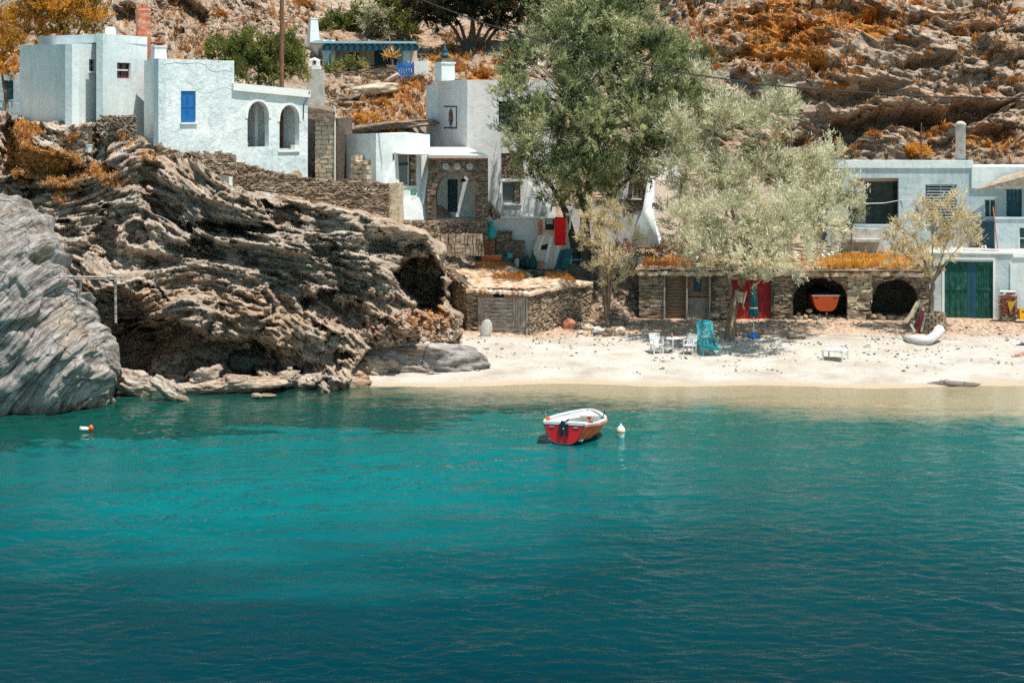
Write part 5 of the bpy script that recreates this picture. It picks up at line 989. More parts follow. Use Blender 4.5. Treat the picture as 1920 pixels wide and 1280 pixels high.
# brazier / brick planter and yellow crate
r = thing('wood_stove', PW(1889, 97.6, 1.25), 'brick-built grill loaded with logs beside the green doors', 'grill')
wg = WF(1873, 97.5, 1906, 97.3); z0 = 1.15; zz = ZP(556, 97.5)
m = MB(); wg.box(m, .05, wg.L-.05, z0, zz, -.6, -.04); part('core', m, M['mortar'], r)
m = stones(MB(), wg, 0, wg.L, z0, z0+.45, (.2, .3), (.1, .14), (), .06, .02); part('stone_base', m, M['stone_dark'], r)
m = stones(MB(), wg, 0, wg.L, z0+.46, zz, (.18, .26), (.07, .09), (), .06, .02, tilt=.01); part('brickwork', m, M['brick'], r)
m = MB().slab([wg.hit(*p) for p in [(1889, 565), (1905, 564), (1894, 586)]], [], wg.o+wg.n*.08, wg.u, wg.n, .03); part('triangular_plate', m, M['gold'], r)
for i in range(6):
    a = wg.pt(random.uniform(0, .4), zz+.05+.07*i*.5, -random.uniform(.1, .45)); b = a+wg.u*random.uniform(.4, .6)+Vector((0, 0, random.uniform(-.05, .14)))
    solo('log', MB().tube([a, b], random.uniform(.035, .06), 7, wob=.1), M[('wood', 'bark', 'white_paint')[i % 3]], a, ('pale split log on the brick grill', 'dark log on the brick grill', 'whitish bleached log on the brick grill')[i % 3], 'log', 'logs piled on the brick grill')
a = W(1918, 599, 97.2); r = thing('plastic_crate', a, 'yellow plastic crate by the wall at the right edge', 'crate'); m = MB()
for x0, y0, sx, sy in ((0, -.24, .62, .03), (0, .24, .62, .03), (-.3, 0, .03, .5), (.3, 0, .03, .5)): m.box((a.x+.1+x0, a.y+y0, a.z+.28), (sx, sy, .5))
m.box((a.x+.1, a.y, a.z+.04), (.6, .48, .04)); part('crate_body', m, M['yellow'], r); m = MB(); [m.box((a.x+.1+dx, a.y-.262, a.z+.42), (.14, .012, .05)) for dx in (-.15, .15)]; part('handle_slot', m, M['dark'], r)
# ---------------------------------------------------------------- foliage kit
def blades(C, axis, n, L, spread, bl, bw, tint, rng, tw=.16):
    """C (N,3) tuft roots, axis (N,3) unit directions: n narrow leaves along each"""
    N = len(C); t = rng.random((N, n, 1)); L = np.broadcast_to(np.asarray(L).reshape(-1, 1, 1), (N, 1, 1))
    P = C[:, None]+axis[:, None]*t*L+rng.normal(0, spread, (N, n, 3))*(.35+t)
    d = axis[:, None]*1.0+rng.normal(0, .55, (N, n, 3)); d /= np.linalg.norm(d, axis=2, keepdims=True)
    s = np.cross(d, rng.normal(0, 1, (N, n, 3))); s /= np.linalg.norm(s, axis=2, keepdims=True)+1e-6
    l = bl*(.6+.8*rng.random((N, n, 1))); w = bw*(.6+.8*rng.random((N, n, 1)))
    a, b, c, e = P-s*w*.5, P+s*w*.5, P+d*l+s*w*.25, P+d*l-s*w*.25
    V = np.stack([a, b, c, e], 2).reshape(-1, 3); k = N*n
    tn = np.clip(tint[:, None]+rng.normal(0, tw, (N, n)), 0, 1).reshape(-1); return V, np.arange(k*4).reshape(-1, 4), tn
def crown_arrays(blobs, rng, dens=1., n=34, L=.6, bl=.17, bw=.04, up=.55, spread=.07, tmean=.5, tvar=.2, shell=.45, lumps=True):
    """blobs: list of (x, y, z, rx, ry, rz). Each is filled by sub-lumps, each of many sprays."""
    Cs, As, Ts = [], [], []
    for (x, y, z, rx, ry, rz) in blobs:
        nl = max(3, int(5*dens*(rx*rz)**.75*1.6)); q = rng.normal(0, 1, (nl, 3)); q /= np.linalg.norm(q, axis=1, keepdims=True); q *= (shell+(1-shell)*rng.random((nl, 1)))**.6
        q[:, 1] = -np.abs(q[:, 1])*.6+q[:, 1]*.4
        lc = q*[rx*.82, ry*.82, rz*.82]+[x, y, z]; lr = .25*(rx*ry*rz)**(1/3)*(.7+.8*rng.random(nl)); lt = tmean+rng.normal(0, tvar, nl)
        for c, r_, t_, qq in zip(lc, lr, lt, q):
            m = max(4, int(26*dens*r_**1.5)); p = rng.normal(0, 1, (m, 3)); p /= np.linalg.norm(p, axis=1, keepdims=True); p *= rng.random((m, 1))**.45
            ax = p*.8+qq*.5+[0, 0, up]+rng.normal(0, .22, (m, 3)); ax /= np.linalg.norm(ax, axis=1, keepdims=True)
            Cs.append(c+p*r_*[1.05, 1.05, .9]); As.append(ax); Ts.append(np.full(m, t_)+.18*p[:, 2]*0+rng.normal(0, .08, m))
    C = np.concatenate(Cs); A = np.concatenate(As); T = np.concatenate(Ts)
    return blades(C, A, n, L*(.6+.7*rng.random(len(C))), spread, bl, bw, T, rng)
def tree(name, label, trunks, blobs_px, mat, bark='bark', group=None, cat='tree', seed=1, limbs=True, tr=.16, extra=None, **k):
    """trunks: polylines [(px,py,d)] with radii; blobs_px: (px, py, d, rx_px, ry_px, depth_m)"""
    rng = np.random.default_rng(seed); random.seed(seed); B = []
    for (px_, py_, d, rx, ry, dr) in blobs_px: p = W(px_, py_, d); B.append((p.x, p.y, p.z, rx*d/F, dr, ry*d/F))
    base = W(*trunks[0][0][0]); g = ground(base.x, base.y); base.z = min(base.z, g+.05) if abs(base.z-g) < 1.2 else base.z
    r = thing(name, base, label, cat, group); m = MB(); tops = []
    for pl, rad in trunks:
        P = [W(*q) for q in pl]; P[0] = P[0] if abs(P[0].z-base.z) > 2 else Vector((P[0].x, P[0].y, base.z-.15))
        Q = [P[0]]; 
        for i in range(len(P)-1):
            for s_ in (1, 2, 3): v = P[i].lerp(P[i+1], s_/3); Q.append(v+Vector((random.uniform(-.04, .04), random.uniform(-.04, .04), 0)) if s_ < 3 else v)
        R = list(np.interp(np.linspace(0, 1, len(Q)), np.linspace(0, 1, len(rad)), rad)); m.tube(Q, R, 9, wob=.10); tops += [(Q[i], R[i]) for i in range(len(Q)//2, len(Q))]
    if limbs:
        for b in B:
            c = Vector(b[:3]); o, ro = min(tops, key=lambda q: (q[0]-c).length+(3 if q[0].z > c.z+.3 else 0)); L = (c-o).length
            for e in range(4):
                tgt = c+Vector((random.uniform(-.6, .6)*b[3], random.uniform(-.6, .2)*b[4], random.uniform(-.3, .7)*b[5]))
                mid = o.lerp(tgt, .5)+Vector((random.uniform(-.1, .1)*L, random.uniform(-.1, .1)*L, random.uniform(-.02, .10)*L)); r0 = min(ro*.6, .045+.014*L)
                m.tube([o, o.lerp(mid, .5)+Vector((0, 0, .02)), mid, tgt], [r0, r0*.8, r0*.55, .012], 5)
    part('trunk', m, M[bark], r)
    V, Fc, T = crown_arrays(B, rng, **k)
    o = np_mesh('crown', V, Fc, M[mat], tuple(ORG[r.name]), {'tint': ('POINT', np.repeat(T, 4))}, smooth=False); o.location = (0, 0, 0); o.parent = r
    if extra: extra(r)
    return r
T1 = tree('tamarisk_tree', 'large dark green tamarisk tree with several trunks beside the two-storey white house', [
    ([(1100, 478, 101.8), (1096, 420, 101.5), (1104, 350, 101), (1120, 250, 100.5)], [.34, .27, .2, .10]), ([(1086, 445, 102), (1060, 395, 102), (1030, 340, 101.5)], [.24, .17, .08]),
    ([(1112, 450, 101.5), (1128, 400, 101.2), (1160, 350, 100.6), (1200, 320, 100)], [.22, .18, .13, .06]), ([(1100, 400, 101.5), (1075, 330, 101), (1070, 200, 100.5)], [.2, .16, .07])],
    [(1000, 120, 100, 60, 62, 2.0), (975, 190, 99.6, 50, 50, 1.8), (1070, 60, 100.5, 70, 66, 2.4), (1160, 60, 100.6, 66, 70, 2.4), (1120, 140, 99.6, 90, 70, 2.6), (1230, 110, 100.4, 70, 60, 2.2), (1290, 130, 100.8, 56, 52, 1.8),
     (1010, 255, 99.4, 66, 56, 2.0), (1095, 240, 99, 80, 60, 2.6), (1190, 220, 99.3, 80, 66, 2.6), (1270, 210, 100, 60, 60, 2.0), (1025, 320, 99.6, 52, 44, 1.9), (1090, 330, 99.4, 66, 52, 2.2), (1165, 310, 99.6, 66, 50, 2.0), (1050, 370, 100.4, 40, 32, 1.4), (1130, 370, 100.6, 46, 30, 1.4), (1225, 300, 100.4, 44, 44, 1.5), (1110, 5, 101, 80, 50, 2.0), (1020, 40, 101.5, 40, 40, 1.5), (1200, 20, 101, 50, 40, 1.8), (952, 240, 100, 24, 26, 1.0), (985, 300, 100.2, 30, 30, 1.0)],
    'fol_dark', 'bark_dark', seed=3, dens=1.3, n=32, L=.68, bl=.18, bw=.040, tmean=.62, tvar=.26)
T2 = tree('tamarisk_tree', 'wide silvery tamarisk on the beach leaning over the red door, rope round its trunk', [
    ([(1366, 632, 93.6), (1372, 590, 94), (1384, 548, 94.4), (1396, 500, 94.6), (1400, 430, 94.6)], [.27, .21, .18, .15, .09]), ([(1380, 560, 94.3), (1366, 520, 94.6), (1340, 470, 94.8)], [.13, .11, .06]), ([(1392, 520, 94.5), (1440, 440, 94.4), (1480, 360, 94.6)], [.13, .09, .05]), ([(1397, 470, 94.6), (1360, 360, 95), (1340, 260, 95.2)], [.10, .07, .04])],
    [(1290, 240, 95.5, 52, 50, 1.6), (1370, 230, 95.2, 60, 56, 1.8), (1440, 210, 95.6, 44, 46, 1.5), (1475, 240, 95.6, 30, 60, 1.2), (1280, 320, 95, 56, 52, 1.7), (1360, 320, 94.6, 66, 56, 2.0), (1440, 320, 94.6, 62, 56, 2.0), (1510, 330, 95, 50, 56, 1.8), (1565, 340, 95.4, 46, 50, 1.5), (1590, 400, 95, 26, 30, 1.),
     (1290, 420, 93.4, 50, 46, 2.0), (1370, 410, 92.0, 66, 50, 2.4), (1450, 410, 91.8, 66, 52, 2.4), (1530, 410, 93.2, 56, 50, 2.2), (1330, 470, 91.0, 52, 32, 2.2), (1410, 475, 90.2, 60, 34, 2.2), (1480, 470, 90.4, 54, 36, 2.2), (1530, 470, 94, 30, 26, 1.2), (1300, 500, 94.4, 34, 26, 1.2), (1420, 512, 93.4, 30, 16, 1.0), (1330, 150, 97, 30, 30, 1.), (1560, 290, 95.8, 26, 26, .9), (1265, 380, 95.3, 26, 50, 1.1)],
    'fol_pale', 'bark', seed=5, dens=1.24, n=30, L=.62, bl=.18, bw=.040, tmean=.66, tvar=.26, spread=.08)
m = MB(); a = W(1387, 556, 94.35)
for k_ in range(7): m.lathe(a+Vector((random.uniform(-.03, .03), random.uniform(-.03, .03), -.22+.07*k_)), [(.22, -.035), (.27, 0), (.22, .035)], 12, Vector((.25, 0, 1)))
m.tube([a+Vector((.22, -.1, 0)), a+Vector((.30, -.15, .25)), a+Vector((.12, -.22, -.4)), a+Vector((.2, -.2, -.6))], .035, 6)
solo('rope_coil', m, M['stone_pale'], a, 'thick pale rope wound round the leaning tamarisk trunk', 'rope')
T3 = tree('tamarisk_sapling', 'young pale tamarisk with one straight trunk and fan-shaped crown by the stone shed', [
    ([(1141, 610, 96.4), (1140, 575, 96.4), (1139, 540, 96.4)], [.13, .11, .10])]+[([(1139, 542, 96.4), (1139+dx*.35, 505, 96.4+dy), (1139+dx, 455, 96.3+dy)], [.06, .045, .02]) for dx, dy in ((-34, .2), (-20, -.4), (-8, .3), (4, -.3), (16, .1), (30, -.2), (22, .5))],
    [(1112, 420, 96.2, 26, 24, .9), (1150, 412, 96.4, 28, 30, .9), (1178, 440, 96.4, 22, 26, .8), (1105, 450, 96.1, 22, 24, .8), (1140, 450, 95.9, 32, 28, 1.0), (1160, 480, 96, 28, 26, .9), (1120, 485, 96.0, 24, 26, .8), (1140, 520, 96.2, 20, 20, .6), (1108, 395, 96.5, 12, 12, .4), (1172, 505, 96.4, 12, 18, .5)],
    'fol_yellow', 'bark', seed=8, dens=1.5, n=26, L=.42, bl=.15, bw=.034, tmean=.64, tvar=.12, up=.9)
T4 = tree('tamarisk_tree', 'small straw-coloured tamarisk growing from a stone ring planter near the green doors', [
    ([(1747, 588, 95.4), (1747, 560, 95.4), (1748, 528, 95.4)], [.15, .12, .11])]+[([(1748, 530, 95.4), (1748+dx*.4, 500, 95.4+dy), (1748+dx, y_, 95.3+dy)], [.075, .05, .02]) for dx, dy, y_ in ((-60, 0, 470), (-30, -.5, 450), (0, .4, 440), (30, -.3, 450), (52, .2, 462), (40, .6, 480))],
    [(1690, 470, 95.3, 34, 28, 1.1), (1730, 480, 94.9, 34, 28, 1.2), (1775, 470, 95, 34, 26, 1.2), (1700, 430, 95.3, 34, 30, 1.2), (1745, 430, 95.1, 40, 30, 1.3), (1795, 430, 95.3, 36, 30, 1.2), (1760, 392, 95.5, 22, 24, .9), (1795, 385, 95.6, 22, 26, .9), (1730, 400, 95.6, 22, 18, .8), (1820, 445, 95.6, 22, 22, .8), (1668, 455, 95.6, 16, 20, .7), (1745, 510, 95.3, 20, 12, .6), (1812, 405, 95.8, 14, 16, .5)],
    'fol_yellow', 'bark', seed=9, dens=1.45, n=26, L=.45, bl=.15, bw=.034, tmean=.60, tvar=.13, up=.75)
tree('tamarisk_tree', 'rust-orange leaved tree rising behind the white cube house', [([(120, 110, 103), (115, 60, 103), (110, 20, 103)], [.2, .15, .08]), ([(118, 90, 103), (160, 40, 103)], [.12, .05])],
    [(60, 30, 103, 44, 36, 1.6), (110, 10, 103, 50, 40, 1.8), (165, 20, 103, 44, 40, 1.6), (90, 60, 102.4, 40, 26, 1.3), (150, 60, 102.4, 36, 22, 1.3), (190, 20, 103, 20, 30, 1.), (40, 70, 102.6, 24, 22, 1.), (70, -20, 103, 60, 30, 1.5), (175, -20, 103, 40, 24, 1.2)], 'fol_orange', 'bark', seed=12, dens=1.5, n=26, L=.55, bl=.18, bw=.05, tmean=.52, tvar=.24, up=1.)
tree('tamarisk_tree', 'orange-brown tree at the left edge with a thin bent trunk by the blue door', [([(14, 214, 98.5), (10, 175, 98.6), (4, 130, 98.8)], [.12, .09, .05])],
    [(8, 90, 98.8, 34, 34, 1.1), (22, 120, 98.5, 22, 30, .9), (-10, 130, 98.5, 30, 34, 1.), (5, 50, 99.2, 30, 30, 1.), (25, 75, 99, 18, 24, .8), (-30, 60, 99, 40, 60, 1.2)], 'fol_orange', 'bark', seed=13, dens=1.4, n=26, L=.5, bl=.17, bw=.045, tmean=.62, tvar=.2)
tree('evergreen_shrub', 'broad green shrub behind the shuttered house and utility pole', [([(485, 160, 102.5), (485, 120, 102.5)], [.1, .06])],
    [(430, 110, 102.5, 34, 32, 1.2), (475, 90, 102.6, 40, 34, 1.3), (520, 105, 102.4, 40, 40, 1.3), (560, 130, 102.4, 26, 34, 1.0), (480, 130, 102, 50, 30, 1.2), (410, 90, 102.8, 20, 18, .8), (540, 80, 102.8, 26, 20, .8)], 'fol_green', 'bark_dark', seed=14, cat='shrub', dens=2.1, n=26, L=.4, bl=.16, bw=.045, tmean=.55, tvar=.16)
for i, (lb, bl_) in enumerate([('olive-green shrub standing behind the tapered chimney of the veranda house', [(640, 45, 126, 26, 24, 1.2), (615, 55, 125.5, 20, 18, .9), (670, 30, 126, 26, 24, 1.1)]),
                 ('grey-green shrub above the middle of the veranda roof', [(705, 40, 125, 28, 30, 1.3), (725, 60, 124.6, 24, 14, .9)]), ('tall shrub with dry tips at the right end of the veranda roof', [(745, 25, 125, 24, 34, 1.2), (765, 55, 124.6, 22, 20, .9), (720, 10, 126, 24, 20, 1.)])]):
    c = bl_[0]; tree('evergreen_shrub', lb, [([(c[0], c[1]+30, c[2]), (c[0], c[1], c[2])], [.1, .05])], bl_, ('fol_green', 'fol_pale', 'fol_green')[i], 'bark_dark', seed=20+i, cat='shrub', dens=2.4, n=28, L=.55, bl=.2, bw=.055, tmean=.5, tvar=.18)
tree('pine_tree', 'dark spreading tree on the slope above the tower chimney, branches fanned from one trunk', [([(884, 112, 121), (884, 80, 121), (886, 40, 121)], [.30, .26, .12])]+[([(884, 82, 121), (884+dx*.5, 58, 121), (884+dx, 24, 121)], [.14, .10, .04]) for dx in (-60, -34, 30, 64, 90)],
    [(800, 10, 121, 46, 30, 1.8), (850, 5, 121, 50, 34, 2.), (910, 0, 121, 50, 34, 2.), (965, 10, 121, 46, 32, 1.8), (830, 40, 120.6, 30, 16, 1.2), (950, 45, 120.6, 34, 16, 1.2), (880, 30, 120.4, 40, 14, 1.2), (860, -40, 121, 90, 30, 2.2), (995, 35, 121, 26, 22, 1.2)], 'fol_pine', 'bark_dark', seed=15, dens=1.7, n=30, L=.6, bl=.22, bw=.06, tmean=.42, tvar=.2)
tree('green_bush', 'glossy green bush between the silvery tamarisk and the veranda bay', [([(1598, 436, 103.4), (1596, 405, 103.4)], [.06, .03])], [(1595, 400, 103.2, 20, 26, .8), (1605, 385, 103.2, 14, 18, .6), (1585, 418, 103, 14, 14, .5)], 'fol_green', 'bark', seed=16, cat='shrub', dens=1.6, n=26, L=.3, bl=.14, bw=.05, tmean=.45)
for i, (x_, y_, w_, lb) in enumerate([(632, 134, 14, 'low yellow-green plant at the left of the veranda garden'), (668, 128, 22, 'bushy bright green plant below the veranda window'), (610, 140, 9, 'small plant at the foot of the pale veranda post')]):
    tree('garden_plant', lb, [([(x_, y_+9, 115.4), (x_, y_, 115.4)], [.03, .02])], [(x_, y_-2, 115.3, w_, 10, .4)], 'fol_green', 'bark', seed=40+i, cat='plant', dens=2.6, n=20, L=.4, bl=.22, bw=.06, tmean=.72)
m = MB().tube([W(742-6, 132, 115), W(736, 112, 115)], .06, 6); 
V, Fc, T = blades(np.array([tuple(W(733, 108, 115))]*6), np.array([(math.cos(a), 0, math.sin(a)) for a in np.linspace(.2, 2.9, 6)]), 10, .5, .02, .3, .06, np.full(6, .8), np.random.default_rng(3))
r = thing('succulent_plant', W(736, 130, 115), 'spiky succulent in front of the blue veranda door', 'plant'); part('stem', m, M['bark'], r); o = np_mesh('leaves', V, Fc, M['dry_grass'], tuple(ORG[r.name]), {'tint': ('POINT', np.repeat(T, 4))}, False); o.location = (0, 0, 0); o.parent = r

# ---------------------------------------------------------------- cushion bushes on the hillside
def bush_proto(seed, mat, n=300, elong=1.):
    rng = np.random.default_rng(seed); p = rng.normal(0, 1, (n, 3)); p[:, 2] = np.abs(p[:, 2]); p /= np.linalg.norm(p, axis=1, keepdims=True)
    ax = p+[0, 0, .2]; ax /= np.linalg.norm(ax, axis=1, keepdims=True); ax[:, 2] = np.abs(ax[:, 2])
    rr = .72+.22*vn(p[:, 0]*2.4, p[:, 1]*2.4, p[:, 2]*2.4, seed)
    V, Fc, T = blades(p*rr[:, None]*[1.1, 1, .75], ax, 12, .18, .04, .20, .055, .55+.25*vn(p[:, 0]*3, p[:, 1]*3, p[:, 2]*3, seed+1), rng, .15)
    # twiggy heart
    g = MB().blob((0, 0, .15), (.8, .75, .55), n=(12, 8), j=.12); k = len(V); V = np.concatenate([V, np.array(g.v)]); T = np.concatenate([np.repeat(T, 4), np.full(len(g.v), .25)])
    F4 = [f for f in g.f if len(f) == 4]; Fc = np.concatenate([Fc, np.array(F4)+k]); o = np_mesh('cushion_bush', V, Fc, M[mat], (0, 0, 0), {'tint': ('POINT', T)}, False); return o
protos = [bush_proto(61, 'dry'), bush_proto(62, 'dry'), bush_proto(63, 'dry_brown'), bush_proto(64, 'dry_grass')]; used = [False]*4
def put_bush(px_, py_, r_, kind, label, group):
    p = cast(px_, py_)
    if p is None: return
    o = protos[kind]
    if used[kind]: o = o.copy(); COL.objects.link(o)
    used[kind] = True; s = r_*p.y/F; o.scale = (s, s, s*random.uniform(.85, 1.05)); o.rotation_euler = (0, 0, random.uniform(0, 6)); o.location = p+Vector((0, .3*s, -.25*s)); tag(o, label, 'shrub', group)
for a in [(682, 230, 30, 3, 'big rounded golden-brown cushion bush above the white wing roof'), (716, 195, 17, 3, 'golden cushion bush in the slope above the round bush'), (786, 150, 24, 2, 'brown cushion bush right under the blue picket gate'),
          (860, 132, 26, 0, 'orange cushion bush right of the tower chimney'), (910, 140, 20, 0, 'orange cushion bush between tower chimney and big tree'), (935, 118, 16, 2, 'brown dry bush beside the big tree crown'), (1712, 283, 32, 3, 'large straw-coloured cushion bush behind the iron mast'),
          (1540, 265, 18, 0, 'orange bush on the slope left of the dark overhang'), (1805, 228, 15, 0, 'orange bush on the ledge above the round chimney'), (840, 95, 18, 0, 'orange bush left of the dark pine trunk')]: put_bush(*a, None)
random.seed(77)
spots = [(1310, 28), (1345, 60), (1330, 90), (1362, 112), (1395, 55), (1420, 80), (1450, 18), (1500, 14), (1530, 30), (1470, 90), (1440, 122), (1465, 128), (1490, 96), (1580, 30), (1610, 20), (1640, 12), (1560, 64), (1690, 28), (1720, 8), (1620, 118), (1650, 130), (1600, 140), (1690, 66), (1740, 96), (1800, 58), (1830, 66), (1870, 88), (1850, 108), (1890, 98), (1905, 20), (1700, 120), (1560, 160), (1580, 158), (1420, 150), (1390, 130), (1850, 170), (1905, 150), (1760, 240), (1640, 255), (1510, 12), (1378, 20), (1290, 12), (1340, 130), (330, 60), (380, 50), (345, 90), (300, 70), (240, 12), (415, 30), (560, 10), (575, 40), (1480, 45), (1525, 78), (1545, 44), (1404, 96), (1660, 42)]
for x_, y_ in spots:
    k_ = random.choice([0, 1, 0, 1, 2]); put_bush(x_+random.uniform(-4, 4), y_+random.uniform(-3, 3), random.uniform(9, 17), k_, 'dry brown cushion bush on the rocky hillside' if k_ == 2 else 'orange cushion bush on the rocky hillside', 'dry brown bushes on the hillside' if k_ == 2 else 'orange bushes on the hillside')
# ground cover: small dry tufts, one mass
def tufts(name, label, zones, mat, dens, size, trees, seed, tm=.5, up=1.):
    rng = np.random.default_rng(seed); C = []
    for (cx, cy, rx, ry, k) in zones:
        for _ in range(int(k*dens)):
            a, q = rng.random()*2*math.pi, math.sqrt(rng.random()); p = cast(cx+rx*q*math.cos(a), cy+ry*q*math.sin(a), trees)
            if p is not None: C.append(tuple(p))
    C = np.array(C); A = rng.normal(0, .5, C.shape)+[0, -.15, up]; A /= np.linalg.norm(A, axis=1, keepdims=True)
    V, Fc, T = blades(C, A, 22, size*(.5+rng.random(len(C))), size*.30, size*.75, size*.2, np.clip(tm+rng.normal(0, .2, len(C)), 0, 1), rng, .2)
    o = np_mesh(name, V, Fc, M[mat], (0, 0, 0), {'tint': ('POINT', np.repeat(T, 4))}, False); tag(o, label, 'ground cover', kind='stuff'); return o
hz = [(1450, 70, 160, 70, 900), (1640, 30, 150, 36, 500), (1560, 130, 110, 30, 260), (1860, 70, 70, 70, 260), (1300, 40, 60, 60, 200), (1860, 285, 70, 26, 160), (1560, 285, 60, 20, 90), (720, 210, 90, 42, 420), (760, 165, 50, 24, 220), (890, 100, 90, 40, 240), (330, 60, 100, 60, 260), (560, 30, 60, 30, 90), (1760, 180, 150, 60, 120), (1730, 260, 80, 30, 90), (450, 20, 120, 30, 90)]
tufts('ground_cover', 'orange dry phrygana covering the rocky hillside', hz, 'dry', .33, .22, (HILL,), 91, .55)
tufts('dry_scrub', 'brown dry scrub scattered over the hillside and terraces', [(1600, 100, 330, 110, 420), (700, 190, 110, 60, 160), (450, 60, 300, 60, 260), (1240, 470, 90, 16, 120), (1700, 250, 220, 50, 160), (840, 120, 60, 60, 90)], 'dry_brown', .8, .24, (HILL,), 92, .5)
tufts('lichen_cover', 'vivid orange growth on the left cliff below the white cube house', [(40, 290, 26, 55, 360), (120, 320, 70, 22, 220), (150, 262, 40, 8, 60), (215, 340, 24, 14, 50), (280, 300, 16, 10, 20), (800, 600, 40, 16, 60), (60, 320, 40, 16, 160), (100, 300, 50, 16, 160), (110, 345, 40, 14, 120), (185, 325, 16, 12, 50), (60, 245, 30, 8, 70), (230, 256, 10, 8, 24), (112, 370, 14, 14, 30), (172, 275, 5, 5, 6)], 'dry', 1.8, .12, (CLIFF,), 93, .66, .6)
def roof_grass(name, label, quad, n, size, seed, mat='dry_grass', holes=None):
    rng = np.random.default_rng(seed); a, b, c, d = [np.array(W(*q)) for q in quad]; u, v = rng.random((n, 1)), rng.random((n, 1))**1.2; C = (a*(1-u)+b*u)*(1-v)+(d*(1-u)+c*u)*v
    keep = vn(C[:, 0]*.9, C[:, 1]*.9, 0, seed) > -.35; C = C[keep]; A = rng.normal(0, .3, C.shape)+[0, 0, 1]; A /= np.linalg.norm(A, axis=1, keepdims=True)
    V, Fc, T = blades(C, A, 14, size*(.5+rng.random(len(C))), size*.3, size*.8, size*.13, np.clip(.5+.3*vn(C[:, 0]*.8, C[:, 1], 0, seed+1), 0, 1), rng, .2)
    tag(np_mesh(name, V, Fc, M[mat], (0, 0, 0), {'tint': ('POINT', np.repeat(T, 4))}, False), label, 'dry grass', kind='stuff')
roof_grass('roof_grass', 'golden dry grass on the roof over the two boathouse arches', [(1530, 503, 97.9), (1722, 504, 97.7), (1716, 484, 102), (1530, 484, 102.4)], 1500, .20, 5)
roof_grass('roof_grass', 'orange dry grass on the left end of the boathouse roof', [(1204, 499, 98.5), (1305, 501, 98.3), (1300, 490, 101), (1212, 490, 101)], 420, .17, 6, 'dry')
roof_grass('roof_grass', 'sparse dry grass on the middle of the boathouse roof', [(1310, 502, 98.3), (1530, 503, 98.), (1530, 486, 102), (1310, 488, 102)], 500, .15, 7, 'dry')
roof_grass('roof_grass', 'orange dry grass at the back of the plank-door shed roof', [(905, 522, 97.6), (1080, 530, 97.6), (1060, 514, 99.6), (900, 512, 99.3)], 1500, .10, 8, 'dry')
roof_grass('roof_grass', 'dry orange fringe on the overhanging roof above the cave', [(800, 488, 99.2), (990, 514, 98.6), (960, 500, 100.5), (810, 474, 101.5)], 1300, .10, 9, 'dry')
# ---------------------------------------------------------------- rocks in front
def rock_blob(name, label, c, r, mat, rot=(0, 0, 0), n=(120, 80), amp=.35, ang=.5, seed=1, sq=1., cat='rock', kind=None, thick=((.5, .16, .5), (.2, .09, 1.2), (.09, .04, 2.5)), mask=0., lumps=.3, wob=.25):
    a = np.linspace(0, 2*math.pi, n[0], endpoint=False); b = np.linspace(.02, math.pi-.02, n[1]); A, B = np.meshgrid(a, b)
    P = np.stack([np.sin(B)*np.cos(A), np.sin(B)*np.sin(A), np.cos(B)], -1); P = np.sign(P)*np.abs(P)**sq; P = P*(1+lumps*fbm(P[..., 0]*1.3, P[..., 1]*1.3, P[..., 2]*1.3, 3, seed))[..., None]
    from mathutils import Euler
    Q = P*np.array(r); Rm = np.array(Euler(rot).to_matrix()); Q = Q @ Rm.T
    u = Q[..., 0]*math.cos(ang)+Q[..., 2]*math.sin(ang)+.2*Q[..., 1]; w = -Q[..., 0]*math.sin(ang)+Q[..., 2]*math.cos(ang)+.15*Q[..., 1]+wob*fbm(Q[..., 0]/2, Q[..., 1]/2, Q[..., 2]/2, 3, seed+3)
    d = strata(u, w, Q[..., 1]*.6, seed, thick)+.10*fbm(Q[..., 0]*1.5, Q[..., 1]*1.5, Q[..., 2]*1.5, 4, seed+5)
    nn = Q/np.linalg.norm(Q, axis=-1, keepdims=True); Q = Q+nn*d[..., None]*amp*2
    V = (Q+np.array(c)).reshape(-1, 3); nr, nc = A.shape; i = np.arange((nr-1)*nc); rr, cc = i//nc, i % nc; c2 = (cc+1) % nc
    Fc = np.stack([rr*nc+cc, (rr+1)*nc+cc, (rr+1)*nc+c2, rr*nc+c2], 1)
    o = np_mesh(name, V, Fc, M[mat], tuple(c), {'bu': ('POINT', u), 'bw': ('POINT', w), 'bv': ('POINT', Q[..., 1]), 'mask': ('POINT', np.full(u.shape, mask)), 'sand': ('POINT', np.zeros(u.shape))}, False)
    return tag(o, label, cat, kind=kind)
rock_blob('boulder', 'huge smooth pale grey striated boulder at the left water edge', tuple(W(8, 612, 80.2)), (3.9, 4.3, 5.7), 'pale_rock', (0, -.52, 0), (520, 340), .42, .86, 31, .9, thick=((1.6, .50, .20), (.6, .24, .35), (.2, .11, .8)), lumps=.16, wob=.09)
rock_blob('sea_stack', 'twisted narrow rock foot standing in the water right of the pale boulder', tuple(W(172, 715, 79.4)), (.62, .7, 1.35), 'rock', (0, .25, 0), (90, 70), .4, 1.0, 33)
rock_blob('rock', 'brown rock base at the waterline under the twisted rock foot', tuple(W(168, 752, 78.8)), (.78, .6, .42), 'rock', (0, 0, 0), (70, 50), .4, .3, 34)
rock_blob('rock', 'slanting ribbed wedge of rock poking out of the water by the cave', tuple(W(322, 735, 80.2)), (.98, .5, .34), 'rock', (0, .62, .1), (100, 60), .35, -.65, 35, 1.2)
rock_blob('rock', 'flat dark rock just breaking the surface in the shallows', tuple(W(492, 741, 80.8)), (.5, .35, .10), 'rock', (0, 0, 0), (50, 30), .3, 0, 36)
rock_blob('rock', 'long pale banded rock lying at the sand edge', tuple(W(775, 674, 87.6)), (2.9, 1.3, .80), 'pale_rock', (0, .05, -.1), (220, 100), .34, -.12, 37, .8)
